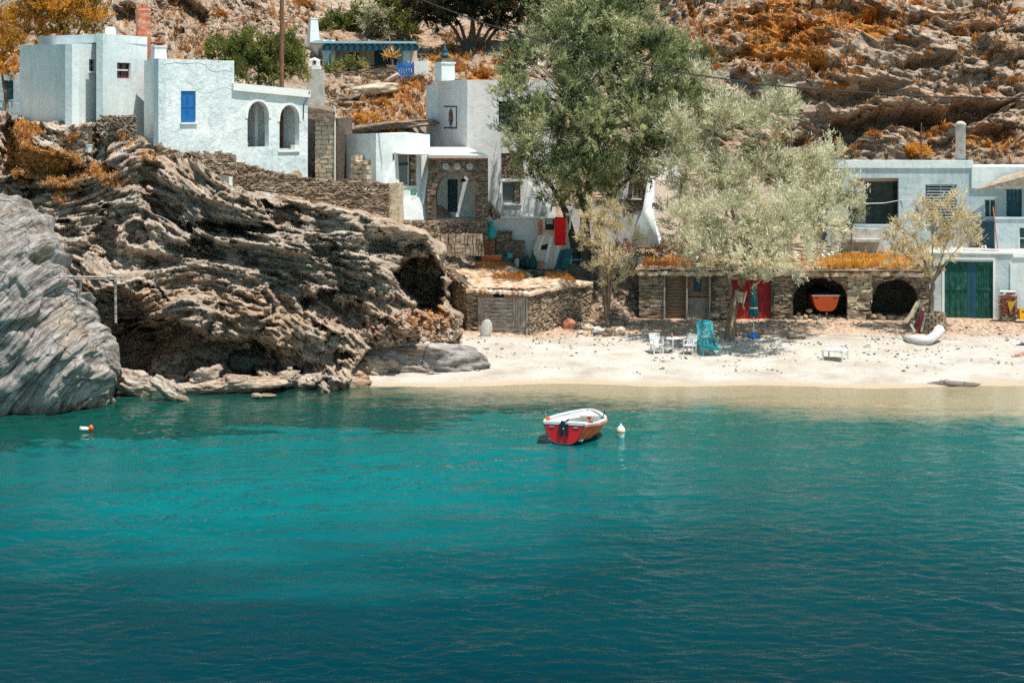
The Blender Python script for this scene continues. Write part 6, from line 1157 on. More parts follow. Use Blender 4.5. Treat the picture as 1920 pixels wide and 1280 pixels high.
rock_blob('rock', 'low grey rock shelf sloping from the cliff foot into the sea', tuple(W(600, 716, 84.3)), (2.0, .8, .32), 'rock', (0, .05, 0), (150, 60), .34, -.1, 38)
rock_blob('rock', 'low brown rock shelf at the waterline in front of the big cave', tuple(W(430, 722, 82.6)), (2.3, .8, .34), 'rock', (0, -.05, 0), (170, 60), .36, .05, 39)
rock_blob('rock', 'small dark flat stone on the wet sand edge', tuple(W(808, 702, 86.2)), (.55, .18, .09), 'rock', (0, 0, 0), (40, 24), .25, 0, 40)
rock_blob('rock', 'thin flat rock slab at the waterline on the right', tuple(W(1775, 720, 84.6)), (1.25, .55, .13), 'pale_rock', (0, 0, 0), (90, 40), .3, 0, 41)
p = cast(1494, 632); rock_blob('rock', 'stack of dark flat slabs lying on the sand right of the parasol', (p.x, p.y, p.z+.12), (.40, .35, .26), 'rock', (0, 0, 0), (60, 40), .3, 0, 42, .7)
for (x_, y_, d_, r_, ro, lb) in ((250, 716, 81.6, (.9, .5, .45), .5, 'tilted slab at the waterline left of the big cave mouth'), (520, 712, 83.4, (1.1, .5, .34), -.25, 'tilted brown slab at the waterline below the middle of the cliff'), (655, 700, 85.2, (.9, .5, .28), .2, 'grey ribbed slab where the cliff foot meets the sand'), (385, 706, 82.8, (.7, .5, .4), -.5, 'blocky rock standing in front of the dark cave'), (700, 688, 86.6, (1.2, .6, .4), -.1, 'grey banded rock between the cliff foot and the long pale rock')):
    rock_blob('rock', lb, tuple(W(x_, y_, d_)), r_, 'rock', (0, ro, 0), (110, 60), .42, -.3, int(x_))
# red rubble by the shed
rnd = random.Random(5); m = MB()
for i in range(520):
    x_ = rnd.uniform(690, 868); y_ = rnd.uniform(572, 642); 
    if y_ < 575+abs(x_-790)*.25: continue
    q = cast(x_, y_)
    if q: random.seed(i); m.blob(q+Vector((0, -.05, .02)), (rnd.uniform(.07, .22), .1, rnd.uniform(.03, .08)), Matrix.Rotation(rnd.uniform(-.8, .8), 3, 'Y') @ Matrix.Rotation(rnd.uniform(0, 3), 3, 'Z'), (6, 4), .2)
M['red_rubble'] = noisy('reddish_rubble', [(.3, (.12, .05, .03)), (.45, (.34, .18, .11)), (.6, (.52, .36, .26)), (.75, (.62, .50, .42))], 2.2, (1, 1, 2), .9, .5, .04, 7)
o = solo('rubble', m, M['red_rubble'], W(780, 620, 92), 'spread of loose reddish rubble between the cave and the sand', 'rubble', kind='stuff')
# rubble on the terraces
rnd = random.Random(6); m = MB()
for (cx, cy, rx, ry, k_) in ((660, 195, 60, 40, 120), (1160, 575, 40, 30, 120), (840, 455, 60, 18, 70), (1250, 470, 90, 16, 120), (880, 500, 60, 12, 60), (600, 210, 40, 30, 60), (1560, 478, 120, 8, 80), (450, 40, 110, 34, 220), (300, 40, 60, 50, 80)):
    for i in range(k_):
        q = cast(cx+rnd.gauss(0, .5)*rx, cy+rnd.gauss(0, .5)*ry, (HILL,)); random.seed(i)
        if q: m.blob(q, (rnd.uniform(.08, .30), rnd.uniform(.08, .2), rnd.uniform(.04, .13)), Matrix.Rotation(rnd.uniform(-.5, .5), 3, 'Y') @ Matrix.Rotation(rnd.uniform(0, 3), 3, 'Z'), (6, 4), .2)
solo('loose_stones', m, M['stone'], W(1160, 575, 99), 'loose stones scattered over the slopes and terraces', 'stones', kind='stuff')
# slabs on the slope under the veranda house
for (x_, y_, d_, sx, sy, sz, ry_, lb, mt) in ((702, 172, 110.5, 1.35, .8, .3, -.12, 'big pale tilted slab on the slope below the garden wall', 'stone_pale'), (722, 158, 111.2, .9, .18, .12, -.55, 'long thin stone leaning across the pale slab', 'concrete'), (640, 192, 109, 1.1, .5, .13, -.3, 'dark capstone slab jutting from the rubble slope', 'stone_dark'), (660, 197, 108.6, .8, .3, .12, .0, 'flat brown slab below the dark capstone', 'stone_dark'), (728, 240, 106.4, 2.6, .9, .22, -.10, 'long dark grey ledge of rock just above the white wing roof', 'stone_dark')):
    q = cast(x_, y_, (HILL,)) or W(x_, y_, d_); rock_blob('slab', lb, (q.x, q.y-.1, q.z+.1), (sx, sy, sz), mt, (0, ry_, 0), (60, 26), .15, 0, int(x_), .6, cat='stone slab')
# boulders round the sapling
for (x_, y_, sx, sz, mt, lb) in ((1068, 606, .33, .26, 'terracotta', 'pinkish rounded boulder left of the sapling, biggest of its row'), (1100, 608, .30, .16, 'stone_pale', 'ochre-topped flat boulder beside the pink one'), (1087, 618, .14, .10, 'concrete', 'small light grey cobble in front of the row of boulders'), (1120, 618, .32, .24, 'concrete', 'striped grey pointed boulder left of the sapling trunk'), (1140, 622, .26, .26, 'stone_dark', 'dark grey boulder directly under the sapling'), (1163, 620, .30, .26, 'stone_pale', 'squarish pale boulder right of the sapling trunk')):
    q = cast(x_, y_+8); random.seed(int(x_)); rock_blob('boulder', lb, (q.x, q.y, q.z+sz*.6), (sx, sx*.8, sz), mt, (0, random.uniform(-.3, .3), 0), (40, 26), .16, .3, int(x_), .8)
a = cast(1172, 612); solo('standing_slate', MB().blob(a+Vector((0, 0, .25)), (.07, .14, .42), Matrix.Rotation(-.15, 3, 'Y'), (8, 6), .05), M['stone_dark'], a, 'thin upright slate right of the sapling boulders', 'stone')
# pebbles on the beach
rng = np.random.default_rng(44); n = 5200; x = rng.uniform(-9, 26, n); y = 86+12*rng.random(n)**.8; keep = vn(x/1.6, y/.7, 0, 301)+.5*(y-91)/6 > rng.random(n)*.9-.35; x, y = x[keep], y[keep]; z = beach_z(x, y)
oc = np.array([(1, 0, 0), (0, 1, 0), (-1, 0, 0), (0, -1, 0), (0, 0, 1), (0, 0, -1)], float); sc = .018+.05*rng.random((len(x), 1, 1))**3; sc = sc*np.stack([1+rng.random(len(x)), 1+rng.random(len(x)), .5+.4*rng.random(len(x))], 1)[:, None, :]
an = rng.random(len(x))*6.28; V = oc[None]*sc; V = np.stack([V[..., 0]*np.cos(an)[:, None]-V[..., 1]*np.sin(an)[:, None], V[..., 0]*np.sin(an)[:, None]+V[..., 1]*np.cos(an)[:, None], V[..., 2]], -1)+np.stack([x, y, z+.02], 1)[:, None]
ft = np.array([(0, 1, 4), (1, 2, 4), (2, 3, 4), (3, 0, 4), (1, 0, 5), (2, 1, 5), (3, 2, 5), (0, 3, 5)]); Fc = (ft[None]+6*np.arange(len(x))[:, None, None]).reshape(-1, 3)
M['pebbles'] = foliage('beach_pebbles', [(0, (.07, .05, .04)), (.4, (.26, .20, .16)), (.7, (.48, .42, .37)), (1, (.75, .72, .68))], 0.)
tag(np_mesh('pebbles', V.reshape(-1, 3), Fc, M['pebbles'], (0, 0, 0), {'tint': ('POINT', np.repeat(rng.random(len(x)), 6))}, False), 'small pebbles and litter strewn over the pale sand', 'pebbles', kind='stuff')
# piles inside and in front of the boathouse arches
rnd = random.Random(9); stone_lb = ['stones heaped at the foot of the boathouse openings']
for k_, (x0, x1, y0) in enumerate(((1488, 1590, 600), (1634, 1722, 596), (1330, 1374, 604))):
    for i in range(16 if k_ < 2 else 6):
        x_ = x0+(x1-x0)*(i+.5)/(16 if k_ < 2 else 6); h_ = 1.2+(.35*math.exp(-((x_-1512)/18)**2) if k_ == 0 else .12)*rnd.random()*2; q = PW(x_, 98.2+rnd.uniform(-.1, .5), 1.2); random.seed(i+k_*50)
        o = MB().blob((0, 0, 0), (rnd.uniform(.12, .26), rnd.uniform(.12, .2), rnd.uniform(.09, .15)), None, (8, 5), .15)
        solo('loose_stone', o.__class__() if 0 else (lambda mm: (setattr(mm, 'v', [(v[0]+q.x, v[1]+q.y, v[2]+h_+.04) for v in mm.v]), mm)[1])(o), M['stone_pale' if i % 3 else 'stone'], (q.x, q.y, h_+.04), ('loose stone on the sill of the arch with the orange boat', 'loose stone on the sill of the right-hand empty arch', 'loose stone between the picket door and the red door')[k_], 'stone', ('stones in the orange boat arch', 'stones in the empty arch', 'stones by the red door')[k_])
# stone ring planter of the right tree
r = thing('stone_planter', W(1745, 622, 95.4), 'round dry stone planter ring at the foot of the small right-hand tamarisk', 'planter'); m = MB(); c = PW(1745, 95.5, 0); z = beach_z(c.x, 95.0); z = float(z)-.1
for k_ in range(8):
    R_ = .66-.012*k_; n_ = 13
    for i in range(n_):
        a_ = 2*math.pi*(i+.5*(k_ % 2))/n_; m.box((c.x+R_*math.cos(a_), c.y+R_*math.sin(a_), z+.06+k_*.13), (.26*random.uniform(.8, 1.1), R_*2*math.pi/n_*.96, .115), Matrix.Rotation(a_, 3, 'Z') @ Matrix.Rotation(random.uniform(-.06, .06), 3, 'Y'))
part('ring_stones', m, M['stone'], r); part('soil', MB().lathe((c.x, c.y, z), [(.55, 0), (.55, .98), (.02, 1.02)], 16), M['mortar'], r)
# ---------------------------------------------------------------- boats
def red_boat():
    o = W(1058, 830, 69.9); o.z = 0; r = thing('rowing_boat', o, 'small red and white open boat moored in the bay, stern towards the viewer', 'boat')
    yaw = -math.radians(17.5); Rz = Matrix.Rotation(yaw, 3, 'Z'); g = lambda x, y, z: o+Rz @ Vector((x, y, z))
    L = 3.35; S = [0, .12, .3, .5, .68, .82, .92, .975, 1.0]; hb = [.75, .88, 1.03, 1.06, .94, .68, .42, .20, .03]; sh = [.70, .67, .63, .61, .62, .65, .68, .70, .71]; kl = [-.02, -.10, -.14, -.15, -.13, -.08, .02, .20, .5]
    def ring(i, inner=0, n=9):
        x = S[i]; B = hb[i]-inner; top = sh[i]; bot = kl[i]+inner*1.4; P = []
        for k in range(-n, n+1):
            t = abs(k)/n; w = B*(t**.62)*(1-.06*(1-t)) ; z = bot+(top-bot)*(t**2.3); P.append(g(math.copysign(w, k) if k else 0, x*L, z))
        return P
    n = 19; rings = [ring(i) for i in range(len(S))]; m = MB(); vs = [p for q in rings for p in q]; fs = [(k*n+i, k*n+i+1, (k+1)*n+i+1, (k+1)*n+i) for k in range(len(S)-1) for i in range(n-1)]; m.add(vs, fs)
    part('hull', m, M['orange_boat'], r, True)
    m = MB(); rI = [ring(i, .07) for i in range(len(S)-1)]; vs = [p-Vector((0, 0, 0)) for q in rI for p in q]; fs = [(k*n+i, (k+1)*n+i, (k+1)*n+i+1, k*n+i+1) for k in range(len(rI)-1) for i in range(n-1)]; m.add(vs, fs)
    part('inner_hull', m, M['white_plastic'], r, True)
    m = MB(); q = ring(0); m.loft([[p+Rz @ Vector((0, -.05, 0)) for p in q], [p+Rz @ Vector((0, .03, 0)) for p in q]]); part('transom', m, M['red_boat'], r)
    m = MB()
    for sgn in (-1, 1):
        P = [(g(sgn*hb[i], S[i]*L, sh[i]), g(sgn*max(.0, hb[i]-.12), S[i]*L-(.12 if i == len(S)-1 else 0), sh[i])) for i in range(len(S))]
        for i in range(len(P)-1):
            a, b, c, d = P[i][0], P[i+1][0], P[i+1][1], P[i][1]; e = Vector((0, 0, .04)); m.hexa([a-e*.5, b-e*.5, c-e*.5, d-e*.5, a+e*.6, b+e*.6, c+e*.6, d+e*.6])
    m.hexa([g(-.76, -.06, .66), g(.76, -.06, .66), g(.76, .12, .66), g(-.76, .12, .66), g(-.76, -.06, .755), g(.76, -.06, .755), g(.76, .12, .755), g(-.76, .12, .755)]); part('gunwale', m, M['white_plastic'], r)
    m = MB(); m.hexa([g(-.56, 2.6, .56), g(.56, 2.6, .56), g(.1, 3.22, .62), g(-.1, 3.22, .62), g(-.56, 2.6, .61), g(.56, 2.6, .61), g(.1, 3.22, .67), g(-.1, 3.22, .67)]); part('foredeck', m, M['white_plastic'], r)
    for y_ in (.95, 1.85): m = MB().hexa([g(-.84, y_, .38), g(.84, y_, .38), g(.84, y_+.28, .38), g(-.84, y_+.28, .38), g(-.84, y_, .43), g(.84, y_, .43), g(.84, y_+.28, .43), g(-.84, y_+.28, .43)]); part('thwart', m, M['white_plastic'], r)
    m = MB().hexa([g(-.62, .1, .08), g(.62, .1, .08), g(.4, 2.6, .1), g(-.4, 2.6, .1), g(-.62, .1, .13), g(.62, .1, .13), g(.4, 2.6, .15), g(-.4, 2.6, .15)]); part('floorboards', m, M['white_paint'], r)
    # dark outboard bracket on the transom: two legs
    m = MB(); B = lambda x0, x1, z0, z1, y0=-.10, y1=-.052: m.hexa([g(x0, y0, z0), g(x1, y0, z0), g(x1, y1, z0), g(x0, y1, z0), g(x0, y0, z1), g(x1, y0, z1), g(x1, y1, z1), g(x0, y1, z1)])
    B(-.16, .17, .50, .70); B(-.15, -.04, .26, .50); B(.06, .17, .26, .50); B(-.10, .0, .70, .80); part('motor_bracket', m, M['black'], r)
    m = MB().lathe(g(0, -.11, .53), [(.025, 0), (.02, .02)], 8, Rz @ Vector((0, -1, 0))); part('bracket_bolt', m, M['white_paint'], r)
    for s_ in (-1, 1):
        m = MB(); x0 = s_*.44-.11; B = lambda a, b, c, d, e=-.062, f=-.05: m.hexa([g(a, e, c), g(b, e, c), g(b, f, c), g(a, f, c), g(a, e, d), g(b, e, d), g(b, f, d), g(a, f, d)])
        B(x0, x0+.22, .55, .61); pl = part('name_plate', m, M['maroon'], r)
        m = MB(); x = x0+.02
        while x < x0+.19: w = random.uniform(.012, .022); B(x, x+w, .565, .595, -.068, -.063); x += w+.009
        part('lettering', m, M['white_paint'], pl)
    m = MB(); q = ring(0); 
    m.tube([p+Rz @ Vector((0, -.055, .0)) for p in q], .018, 5); part('stern_trim', m, M['antifoul'], r)
    m = MB()
    for sgn in (-1, 1): m.tube([g(sgn*(hb[i]+.012), S[i]*L, sh[i]-.07) for i in range(len(S))], .022, 5)
    part('rubbing_strake', m, M['terracotta'], r)
    m = MB(); wl = [ring(i) for i in range(len(S))]
    for sgn in (0, 1):
        idx = range(3, 9) if sgn == 0 else range(10, 16)
    vs = []; 
    for i in range(len(S)-1):
        pts = ring(i); pts2 = ring(i+1)
        for k in range(3, n-4):
            a, b, c, d = pts[k], pts[k+1], pts2[k+1], pts2[k]
            if max(a.z, b.z, c.z, d.z) < .17: e = [p+(p-g(0, 2, 1)).normalized()*.006 for p in (a, b, c, d)]; m.add(e, [(0, 1, 2, 3)])
    part('antifouling_band', m, M['antifoul'], r)
    m = MB().tube([g(-.76, .45, .72), g(-.82, .40, 1.0)], .016, 5).lathe(g(-.76, .45, .70), [(.07, 0), (.05, .03)], 8); part('rowlock', m, M['metal'], r)
    m = MB().tube([g(.90, 1.85, .66), g(.96, 1.95, .90)], .02, 5).lathe(g(.90, 1.85, .65), [(.09, 0), (.06, .03)], 8); part('rowlock', m, M['black'], r)
    m = MB().lathe(g(-.66, .2, .75), [(.06, 0), (.09, .06), (.06, .12)], 8); part('bilge_cup', m, M['orange'], r)
    m = MB().lathe(g(.80, .55, .69), [(.10, 0), (.08, .03)], 10); part('cleat', m, M['black'], r)
    m = MB().tube([g(.1, .16, .8), g(.02, -.07, .74)], .04, 6); part('motor_knob', m, M['black'], r)
red_boat()
a = W(1164, 816, 71.4); a.z = 0; r = thing('mooring_buoy', a, 'round white mooring buoy with an ochre band floating right of the red boat', 'buoy')
part('float', MB().lathe(a, [(.06, -.2), (.12, -.15), (.13, .02), (.15, .12), (.16, .22), (.13, .30), (.06, .37), (.03, .38)], 16), M['buoy'], r, True); part('band', MB().lathe(a, [(.155, .145), (.168, .15), (.168, .20), (.155, .205)], 16), M['gold'], r); part('top_ring', MB().lathe(a+Vector((0, 0, .38)), [(.03, 0), (.045, .03), (.03, .07)], 8), M['white_paint'], r)
a = W(163, 806, 72.7); a.z = 0; r = thing('net_float', a, 'small white and orange float drifting near the pale boulder', 'float'); part('white_float', MB().blob(a+Vector((-.1, 0, .05)), (.2, .1, .08), None, (10, 6), .02), M['buoy'], r, True); part('orange_float', MB().blob(a+Vector((.15, 0, .08)), (.09, .09, .12), None, (10, 6), .02), M['orange'], r, True); part('blue_cap', MB().blob(a+Vector((-.22, -.02, .10)), (.06, .05, .05), None, (8, 5), .02), M['pale_blue'], r)
# orange boat in the arch
c = W(1548, 583, 98.6); r = thing('dinghy', Vector((c.x, c.y, 1.2)), 'bright orange dinghy stored stern-out in the left stone arch', 'boat')
def dr(y, k, zt=.0):
    P = []
    for i in range(-10, 11): t = abs(i)/10; P.append(Vector((c.x+math.copysign(.66*k*t**.55, i) if i else c.x, y, ZP(583, 98.6)+(.78+zt)*(t**2.6))))
    return P
m = MB().loft([dr(98.5, 1), dr(98.56, 1)]); part('transom', m, M['orange'], r)
m = MB().loft([dr(98.565, 1.0), dr(99.4, 1.08), dr(100.4, .95), dr(101.2, .6, .1), dr(101.6, .1, .2)], cap=False, closed=False); part('hull', m, M['orange_boat'], r, True)
zt = ZP(583, 98.6)+.78; part('gunwale', MB().hexa([(c.x-.70, 98.44, zt-.02), (c.x+.70, 98.44, zt-.02), (c.x+.70, 98.6, zt-.02), (c.x-.70, 98.6, zt-.02), (c.x-.70, 98.44, zt+.03), (c.x+.70, 98.44, zt+.03), (c.x+.70, 98.6, zt+.03), (c.x-.70, 98.6, zt+.03)]), M['white_paint'], r)
m = MB(); [m.box((c.x+s_*.46, 98.49, zt-.13), (.16, .012, .05)) for s_ in (-1, 1)]; part('name_marks', m, M['maroon'], r)
part('cover', MB().hexa([(c.x-.6, 98.7, zt+.02), (c.x+.6, 98.7, zt+.02), (c.x+.5, 101, zt+.1), (c.x-.5, 101, zt+.1), (c.x-.3, 98.8, zt+.14), (c.x+.4, 98.8, zt+.12), (c.x+.3, 101, zt+.25), (c.x-.3, 101, zt+.25)]), M['black'], r)
m = MB().box((c.x+.04, 98.6, ZP(592, 98.6)), (.07, .2, .36)).box((c.x+.04, 98.9, 1.32), (.9, .12, .14)); part('keel_block', m, M['wood'], r)
# ---------------------------------------------------------------- beach furniture
def on(px_, py_): return cast(px_, py_, (BEACH,))
g0 = on(1335, 668); r = thing('sun_lounger', g0, 'turquoise slatted plastic sun lounger with raised back standing on the sand', 'sun lounger')
R_ = Matrix.Rotation(.10, 3, 'Z'); q = lambda x, y, z: g0+R_ @ Vector((x, y, z)); T_ = 'teal'
def bx(m, x0, x1, y0, y1, z0, z1, sh=0, q=q): m.hexa([q(x0, y0, z0), q(x1, y0, z0), q(x1, y1, z0+sh), q(x0, y1, z0+sh), q(x0, y0, z1), q(x1, y0, z1), q(x1, y1, z1+sh), q(x0, y1, z1+sh)]); return m
m = MB(); bx(m, -.42, -.36, .0, 1.25, .30, .36, .06); bx(m, .30, .36, .0, 1.25, .30, .36, .06); [bx(m, -.36, .30, .03+k*.13, .13+k*.13, .31+k*.006, .35+k*.006) for k in range(9)]; part('seat', m, M['teal'], r)
m = MB(); 
def bk_(x, s, off=0): return q(x, 1.2+s*.42+off, .42+s*.98)
for i in range(9):
    x0, x1 = -.33+.072*i, -.33+.072*i+.045; m.hexa([bk_(x0, .08), bk_(x1, .08), bk_(x1, .08, .03), bk_(x0, .08, .03), bk_(x0, .88), bk_(x1, .88), bk_(x1, .88, .03), bk_(x0, .88, .03)])
for s0, s1, x0, x1 in ((0, .1, -.40, .36), (.86, .98, -.37, .33), (.96, 1.06, -.28, .24)): m.hexa([bk_(x0, s0), bk_(x1, s0), bk_(x1, s0, .05), bk_(x0, s0, .05), bk_(x0*.96, s1), bk_(x1*.96, s1), bk_(x1*.96, s1, .05), bk_(x0*.96, s1, .05)])
for x0, x1 in ((-.40, -.33), (.29, .36)): m.hexa([bk_(x0, 0), bk_(x1, 0), bk_(x1, 0, .05), bk_(x0, 0, .05), bk_(x0, .98), bk_(x1, .98), bk_(x1, .98, .05), bk_(x0, .98, .05)])
part('backrest', m, M['teal'], r)
for x_ in (-.43, .33):
    m = bx(MB(), x_, x_+.07, .55, 1.30, .60, .65); bx(m, x_+.01, x_+.06, .56, .62, .34, .6); part('armrest', m, M['teal'], r)
    for y_ in (.04, 1.15): part('leg', bx(MB(), x_+.005, x_+.065, y_, y_+.07, -.05, .33), M['teal'], r)
# parasol closed with blue base
g0 = on(1413, 632); r = thing('beach_parasol', g0, 'closed dark teal parasol on a white pole standing in front of the red door', 'parasol')
part('pole', MB().tube([g0+Vector((0, 0, 0)), g0+Vector((0, 0, 2.5))], .025, 8), M['white_paint'], r)
m = MB(); rings = []
for z, rr_ in ((.98, .17), (1.0, .21), (1.25, .20), (1.45, .15), (1.8, .15), (2.15, .11), (2.38, .05), (2.42, .01)): rings.append([g0+Vector((rr_*(1+.18*math.cos(k*math.pi))*math.cos(2*math.pi*k/16), rr_*(1+.18*math.cos(k*math.pi))*math.sin(2*math.pi*k/16), z)) for k in range(16)])
part('canopy', m.loft(rings), M['teal_dark'], r); part('tie_strap', MB().lathe(g0+Vector((0, 0, 1.36)), [(.2, 0), (.205, .03), (.2, .06)], 14), M['white_paint'], r)
part('base', MB().lathe(g0, [(.05, -.04), (.30, -.04), (.29, .06), (.16, .13), (.10, .24), (.04, .25)], 16), M['blue'], r)
# white low table
g0 = on(1562, 676); r = thing('plastic_table', g0, 'low white plastic table alone on the sunlit sand', 'table'); R_ = Matrix.Rotation(-.5, 3, 'Z'); q = lambda x, y, z: g0+R_ @ Vector((x, y, z))
part('table_top', bx(MB(), -.50, .50, -.12, .75, .42, .48, q=q), M['white_plastic'], r)
for x_ in (-.48, .42):
    for y_ in (-.10, .68): part('leg', bx(MB(), x_, x_+.06, y_, y_+.06, -.1, .42, q=q), M['white_plastic'], r)
# white chairs, tree shade put into their grey colour, and white pedestal table
def chair(g0, rot, mat):
    r = thing('plastic_chair', g0, '', 'chair', 'white chairs in the tree shade'); R_ = Matrix.Rotation(rot, 3, 'Z'); q = lambda x, y, z: g0+R_ @ Vector((x, y, z))
    part('seat', bx(MB(), -.25, .25, -.22, .24, .38, .42, q=q), M[mat], r); m = MB(); [m.hexa([q(x, .22, .42), q(x+.085, .22, .42), q(x+.085, .26, .42), q(x, .26, .42), q(x, .34, .84), q(x+.085, .34, .84), q(x+.085, .38, .84), q(x, .38, .84)]) for x in (-.25, -.15, -.05, .05, .15)]; bx(m, -.27, .27, .33, .39, .80, .88, q=q); part('backrest', m, M[mat], r)
    for x_ in (-.26, .21): part('armrest', bx(MB(), x_, x_+.05, -.2, .3, .60, .64, q=q), M[mat], r)
    for x_ in (-.24, .19):
        for y_ in (-.2, .18): part('leg', bx(MB(), x_, x_+.05, y_, y_+.05, -.05, .62 if y_ < 0 else .4, q=q), M[mat], r)
    return r
c1 = chair(on(1232, 662), .3, 'plaster_grey'); c1['label'] = 'white plastic chair left of the little pedestal table in the shade'
c2 = chair(on(1293, 664), -.5, 'plaster_grey'); c2['label'] = 'white plastic chair between the pedestal table and the turquoise lounger'
g0 = on(1262, 662); r = thing('pedestal_table', g0, 'small round white pedestal table with a bottle, in the tree shade', 'table'); part('table_top', MB().lathe(g0, [(.34, .66), (.35, .68), (.34, .70)], 18), M['white_plastic'], r); part('leg', MB().lathe(g0, [(.16, -.03), (.15, .03), (.05, .08), (.04, .66)], 10), M['white_plastic'], r)
solo('bottle', MB().lathe(g0+Vector((-.05, 0, .70)), [(.045, 0), (.045, .16), (.015, .22), (.015, .28)], 10), M['terracotta'], g0+Vector((-.05, 0, .7)), 'brown bottle standing on the little white pedestal table', 'bottle')
# driftwood trunk
g0 = on(1728, 650); P = [on(1694, 636)+Vector((0, 0, .12)), on(1706, 642)+Vector((0, 0, .16)), on(1725, 646)+Vector((0, 0, .18)), on(1742, 646)+Vector((0, 0, .20)), on(1754, 642)+Vector((0, 0, .34)), on(1762, 640)+Vector((0, 0, .56)), on(1766, 640)+Vector((0, .1, .66))]
solo('driftwood_log', MB().tube(P, [.07, .2, .25, .22, .24, .26, .12], 12, wob=.12), M['driftwood'], g0, 'bleached curved driftwood trunk lying on the sand below the stone planter', 'driftwood', smooth=True)
# old boat frame timbers
g0 = on(1712, 622)
for i, (P, rad, mt, lb) in enumerate([([(1700, 612), (1722, 568)], .055, 'rust', 'dark iron bar leaning in the heap of wreck timbers'), ([(1719, 622), (1731, 582)], .075, 'maroon', 'dark red board propped against the stone planter'), ([(1708, 592), (1722, 566)], .11, 'stone_pale', 'short orange-brown block high in the wreck timbers'), ([(1697, 604), (1711, 588)], .10, 'stone_pale', 'short pale block low in the wreck timbers'), ([(1727, 622), (1736, 586)], .05, 'wood', 'thin weathered rib beside the dark red board'), ([(1722, 564), (1732, 582)], .05, 'wood', 'thin rib at the top of the wreck timbers'), ([(1708, 608), (1716, 622)], .05, 'driftwood', 'bleached stick at the foot of the wreck timbers')]):
    a, b = [W(x_, y_, 95.0-.05*i) for x_, y_ in P]; dz = (b-a).normalized(); s_ = dz.cross(Vector((0, 1, 0))).normalized(); y_ = Vector((0, 1, 0)); w_ = rad
    solo('wreck_timber', MB().hexa([a-s_*w_-y_*.04, a+s_*w_-y_*.04, a+s_*w_+y_*.04, a-s_*w_+y_*.04, b-s_*w_-y_*.04, b+s_*w_-y_*.04, b+s_*w_+y_*.04, b-s_*w_+y_*.04]), M[mt], a, lb, 'timber')
# fragment of an orange oar at the right edge and grey cloth
a, b = on(1898, 670), on(1935, 662); solo('oar', MB().tube([a+Vector((0, 0, .05)), b+Vector((0, 0, .12))], [.03, .05], 6), M['terracotta'], a, 'reddish wooden pole lying on the sand at the right edge', 'pole')
a = on(1903, 648); solo('boat_cover', MB().hexa([a, a+Vector((1.4, -.3, 0)), a+Vector((1.4, .5, 0)), a+Vector((.1, .1, 0)), a+Vector((.1, .1, .03)), a+Vector((1.4, -.1, .4)), a+Vector((1.4, .4, .4)), a+Vector((.3, .2, .05))]), M['antifoul'], a, 'dark grey pointed cover at the right edge of the sand', 'cover')
# ---------------------------------------------------------------- terrace clutter
D0 = 100.9
def bag(name, px_, py0, py1, w, mat, lb, cat, d=D0, knot=False, gr=None):
    a, b = W(px_, py0, d), W(px_, py1, d); h = b.z-a.z; w = w*d/F; r = thing(name, a, lb, cat, gr); pr = [(w*.8, 0), (w, h*.15), (w*.95, h*.4), (w*.6, h*.65), (w*.22, h*.75)]+([(w*.5, h*.92), (w*.4, h)] if knot else [(w*.1, h)])
    part('body', MB().tube([a+Vector((0, 0, z)) for _, z in pr], [q_ for q_, _ in pr], 12, wob=.10), M[mat], r); return r
bag('sack', 919, 447, 415, 13, 'teal', 'knotted turquoise bag on top of the brick box', 'bag', knot=True)
def crate(name, x0, y0, x1, y1, mat, lb, cat, d=D0, dep=.5, slats=0, mat2=None):
    a, b = W(x0, y1, d), W(x1, y0, d); r = thing(name, a, lb, cat); m = MB().box(((a.x+b.x)/2, d+dep/2, (a.z+b.z)/2), (b.x-a.x, dep, b.z-a.z)); part('box_body', m, M[mat], r)
    m = MB().box(((a.x+b.x)/2, d+dep/2, b.z+.02), (b.x-a.x+.05, dep+.05, .04)); part('top_board', m, M[mat2 or mat], r)
    if slats: 
        m = MB(); [m.box(((a.x+b.x)/2, d-.012, a.z+(b.z-a.z)*(k+.5)/slats), (b.x-a.x-.02, .02, (b.z-a.z)/slats*.8)) for k in range(slats)]; part('front_slats', m, M[mat2 or mat], r)
    return r
crate('brick_box', 904, 450, 928, 478, 'brick', 'reddish brick box under the turquoise bag', 'box', slats=4, mat2='brick')
crate('board', 892, 452, 903, 476, 'pale_blue', 'upright pale blue board left of the brick box', 'board', dep=.06)
crate('bench', 903, 480, 940, 487, 'orange', 'low orange-brown bench in front of the brick box', 'bench', D0-.2, .35, mat2='stone_pale')
for (x0, y0, x1, y1, lb) in ((932, 434, 960, 474, 'tall dark stone-clad block beside the turquoise bag'), (961, 452, 984, 486, 'shorter dark stone-clad block nearer the stairs')):
    a, b = W(x0, y1, D0+.3), W(x1, y0, D0+.3); w_ = WF(x0, D0+.3, x1, D0+.3); r = thing('stone_block', a, lb, 'stone block'); m = MB(); w_.box(m, 0, w_.L, a.z-.3, b.z, -.5, -.03); part('core', m, M['mortar'], r); part('cladding', stones(MB(), w_, 0, w_.L, a.z-.3, b.z, (.12, .25), (.07, .13), (), .05, .03), M['stone_dark'], r)
crate('crate', 951, 476, 961, 484, 'teal', 'small turquoise crate between the dark blocks', 'crate', D0-.1, .3)
def bottle_like(px_, py0, py1, w, mat, lb, name='jerrycan', cat='container'):
    a, b = W(px_, py0, D0-.15), W(px_, py1, D0-.15); h = b.z-a.z; w = w*D0/F; r = thing(name, a, lb, cat); part('body', MB().lathe(a, [(w, 0), (w, h*.75), (w*.5, h*.86), (w*.3, h*.9)], 12), M[mat], r, True); part('cap', MB().lathe(a, [(w*.32, h*.9), (w*.32, h)], 8), M['black'], r)
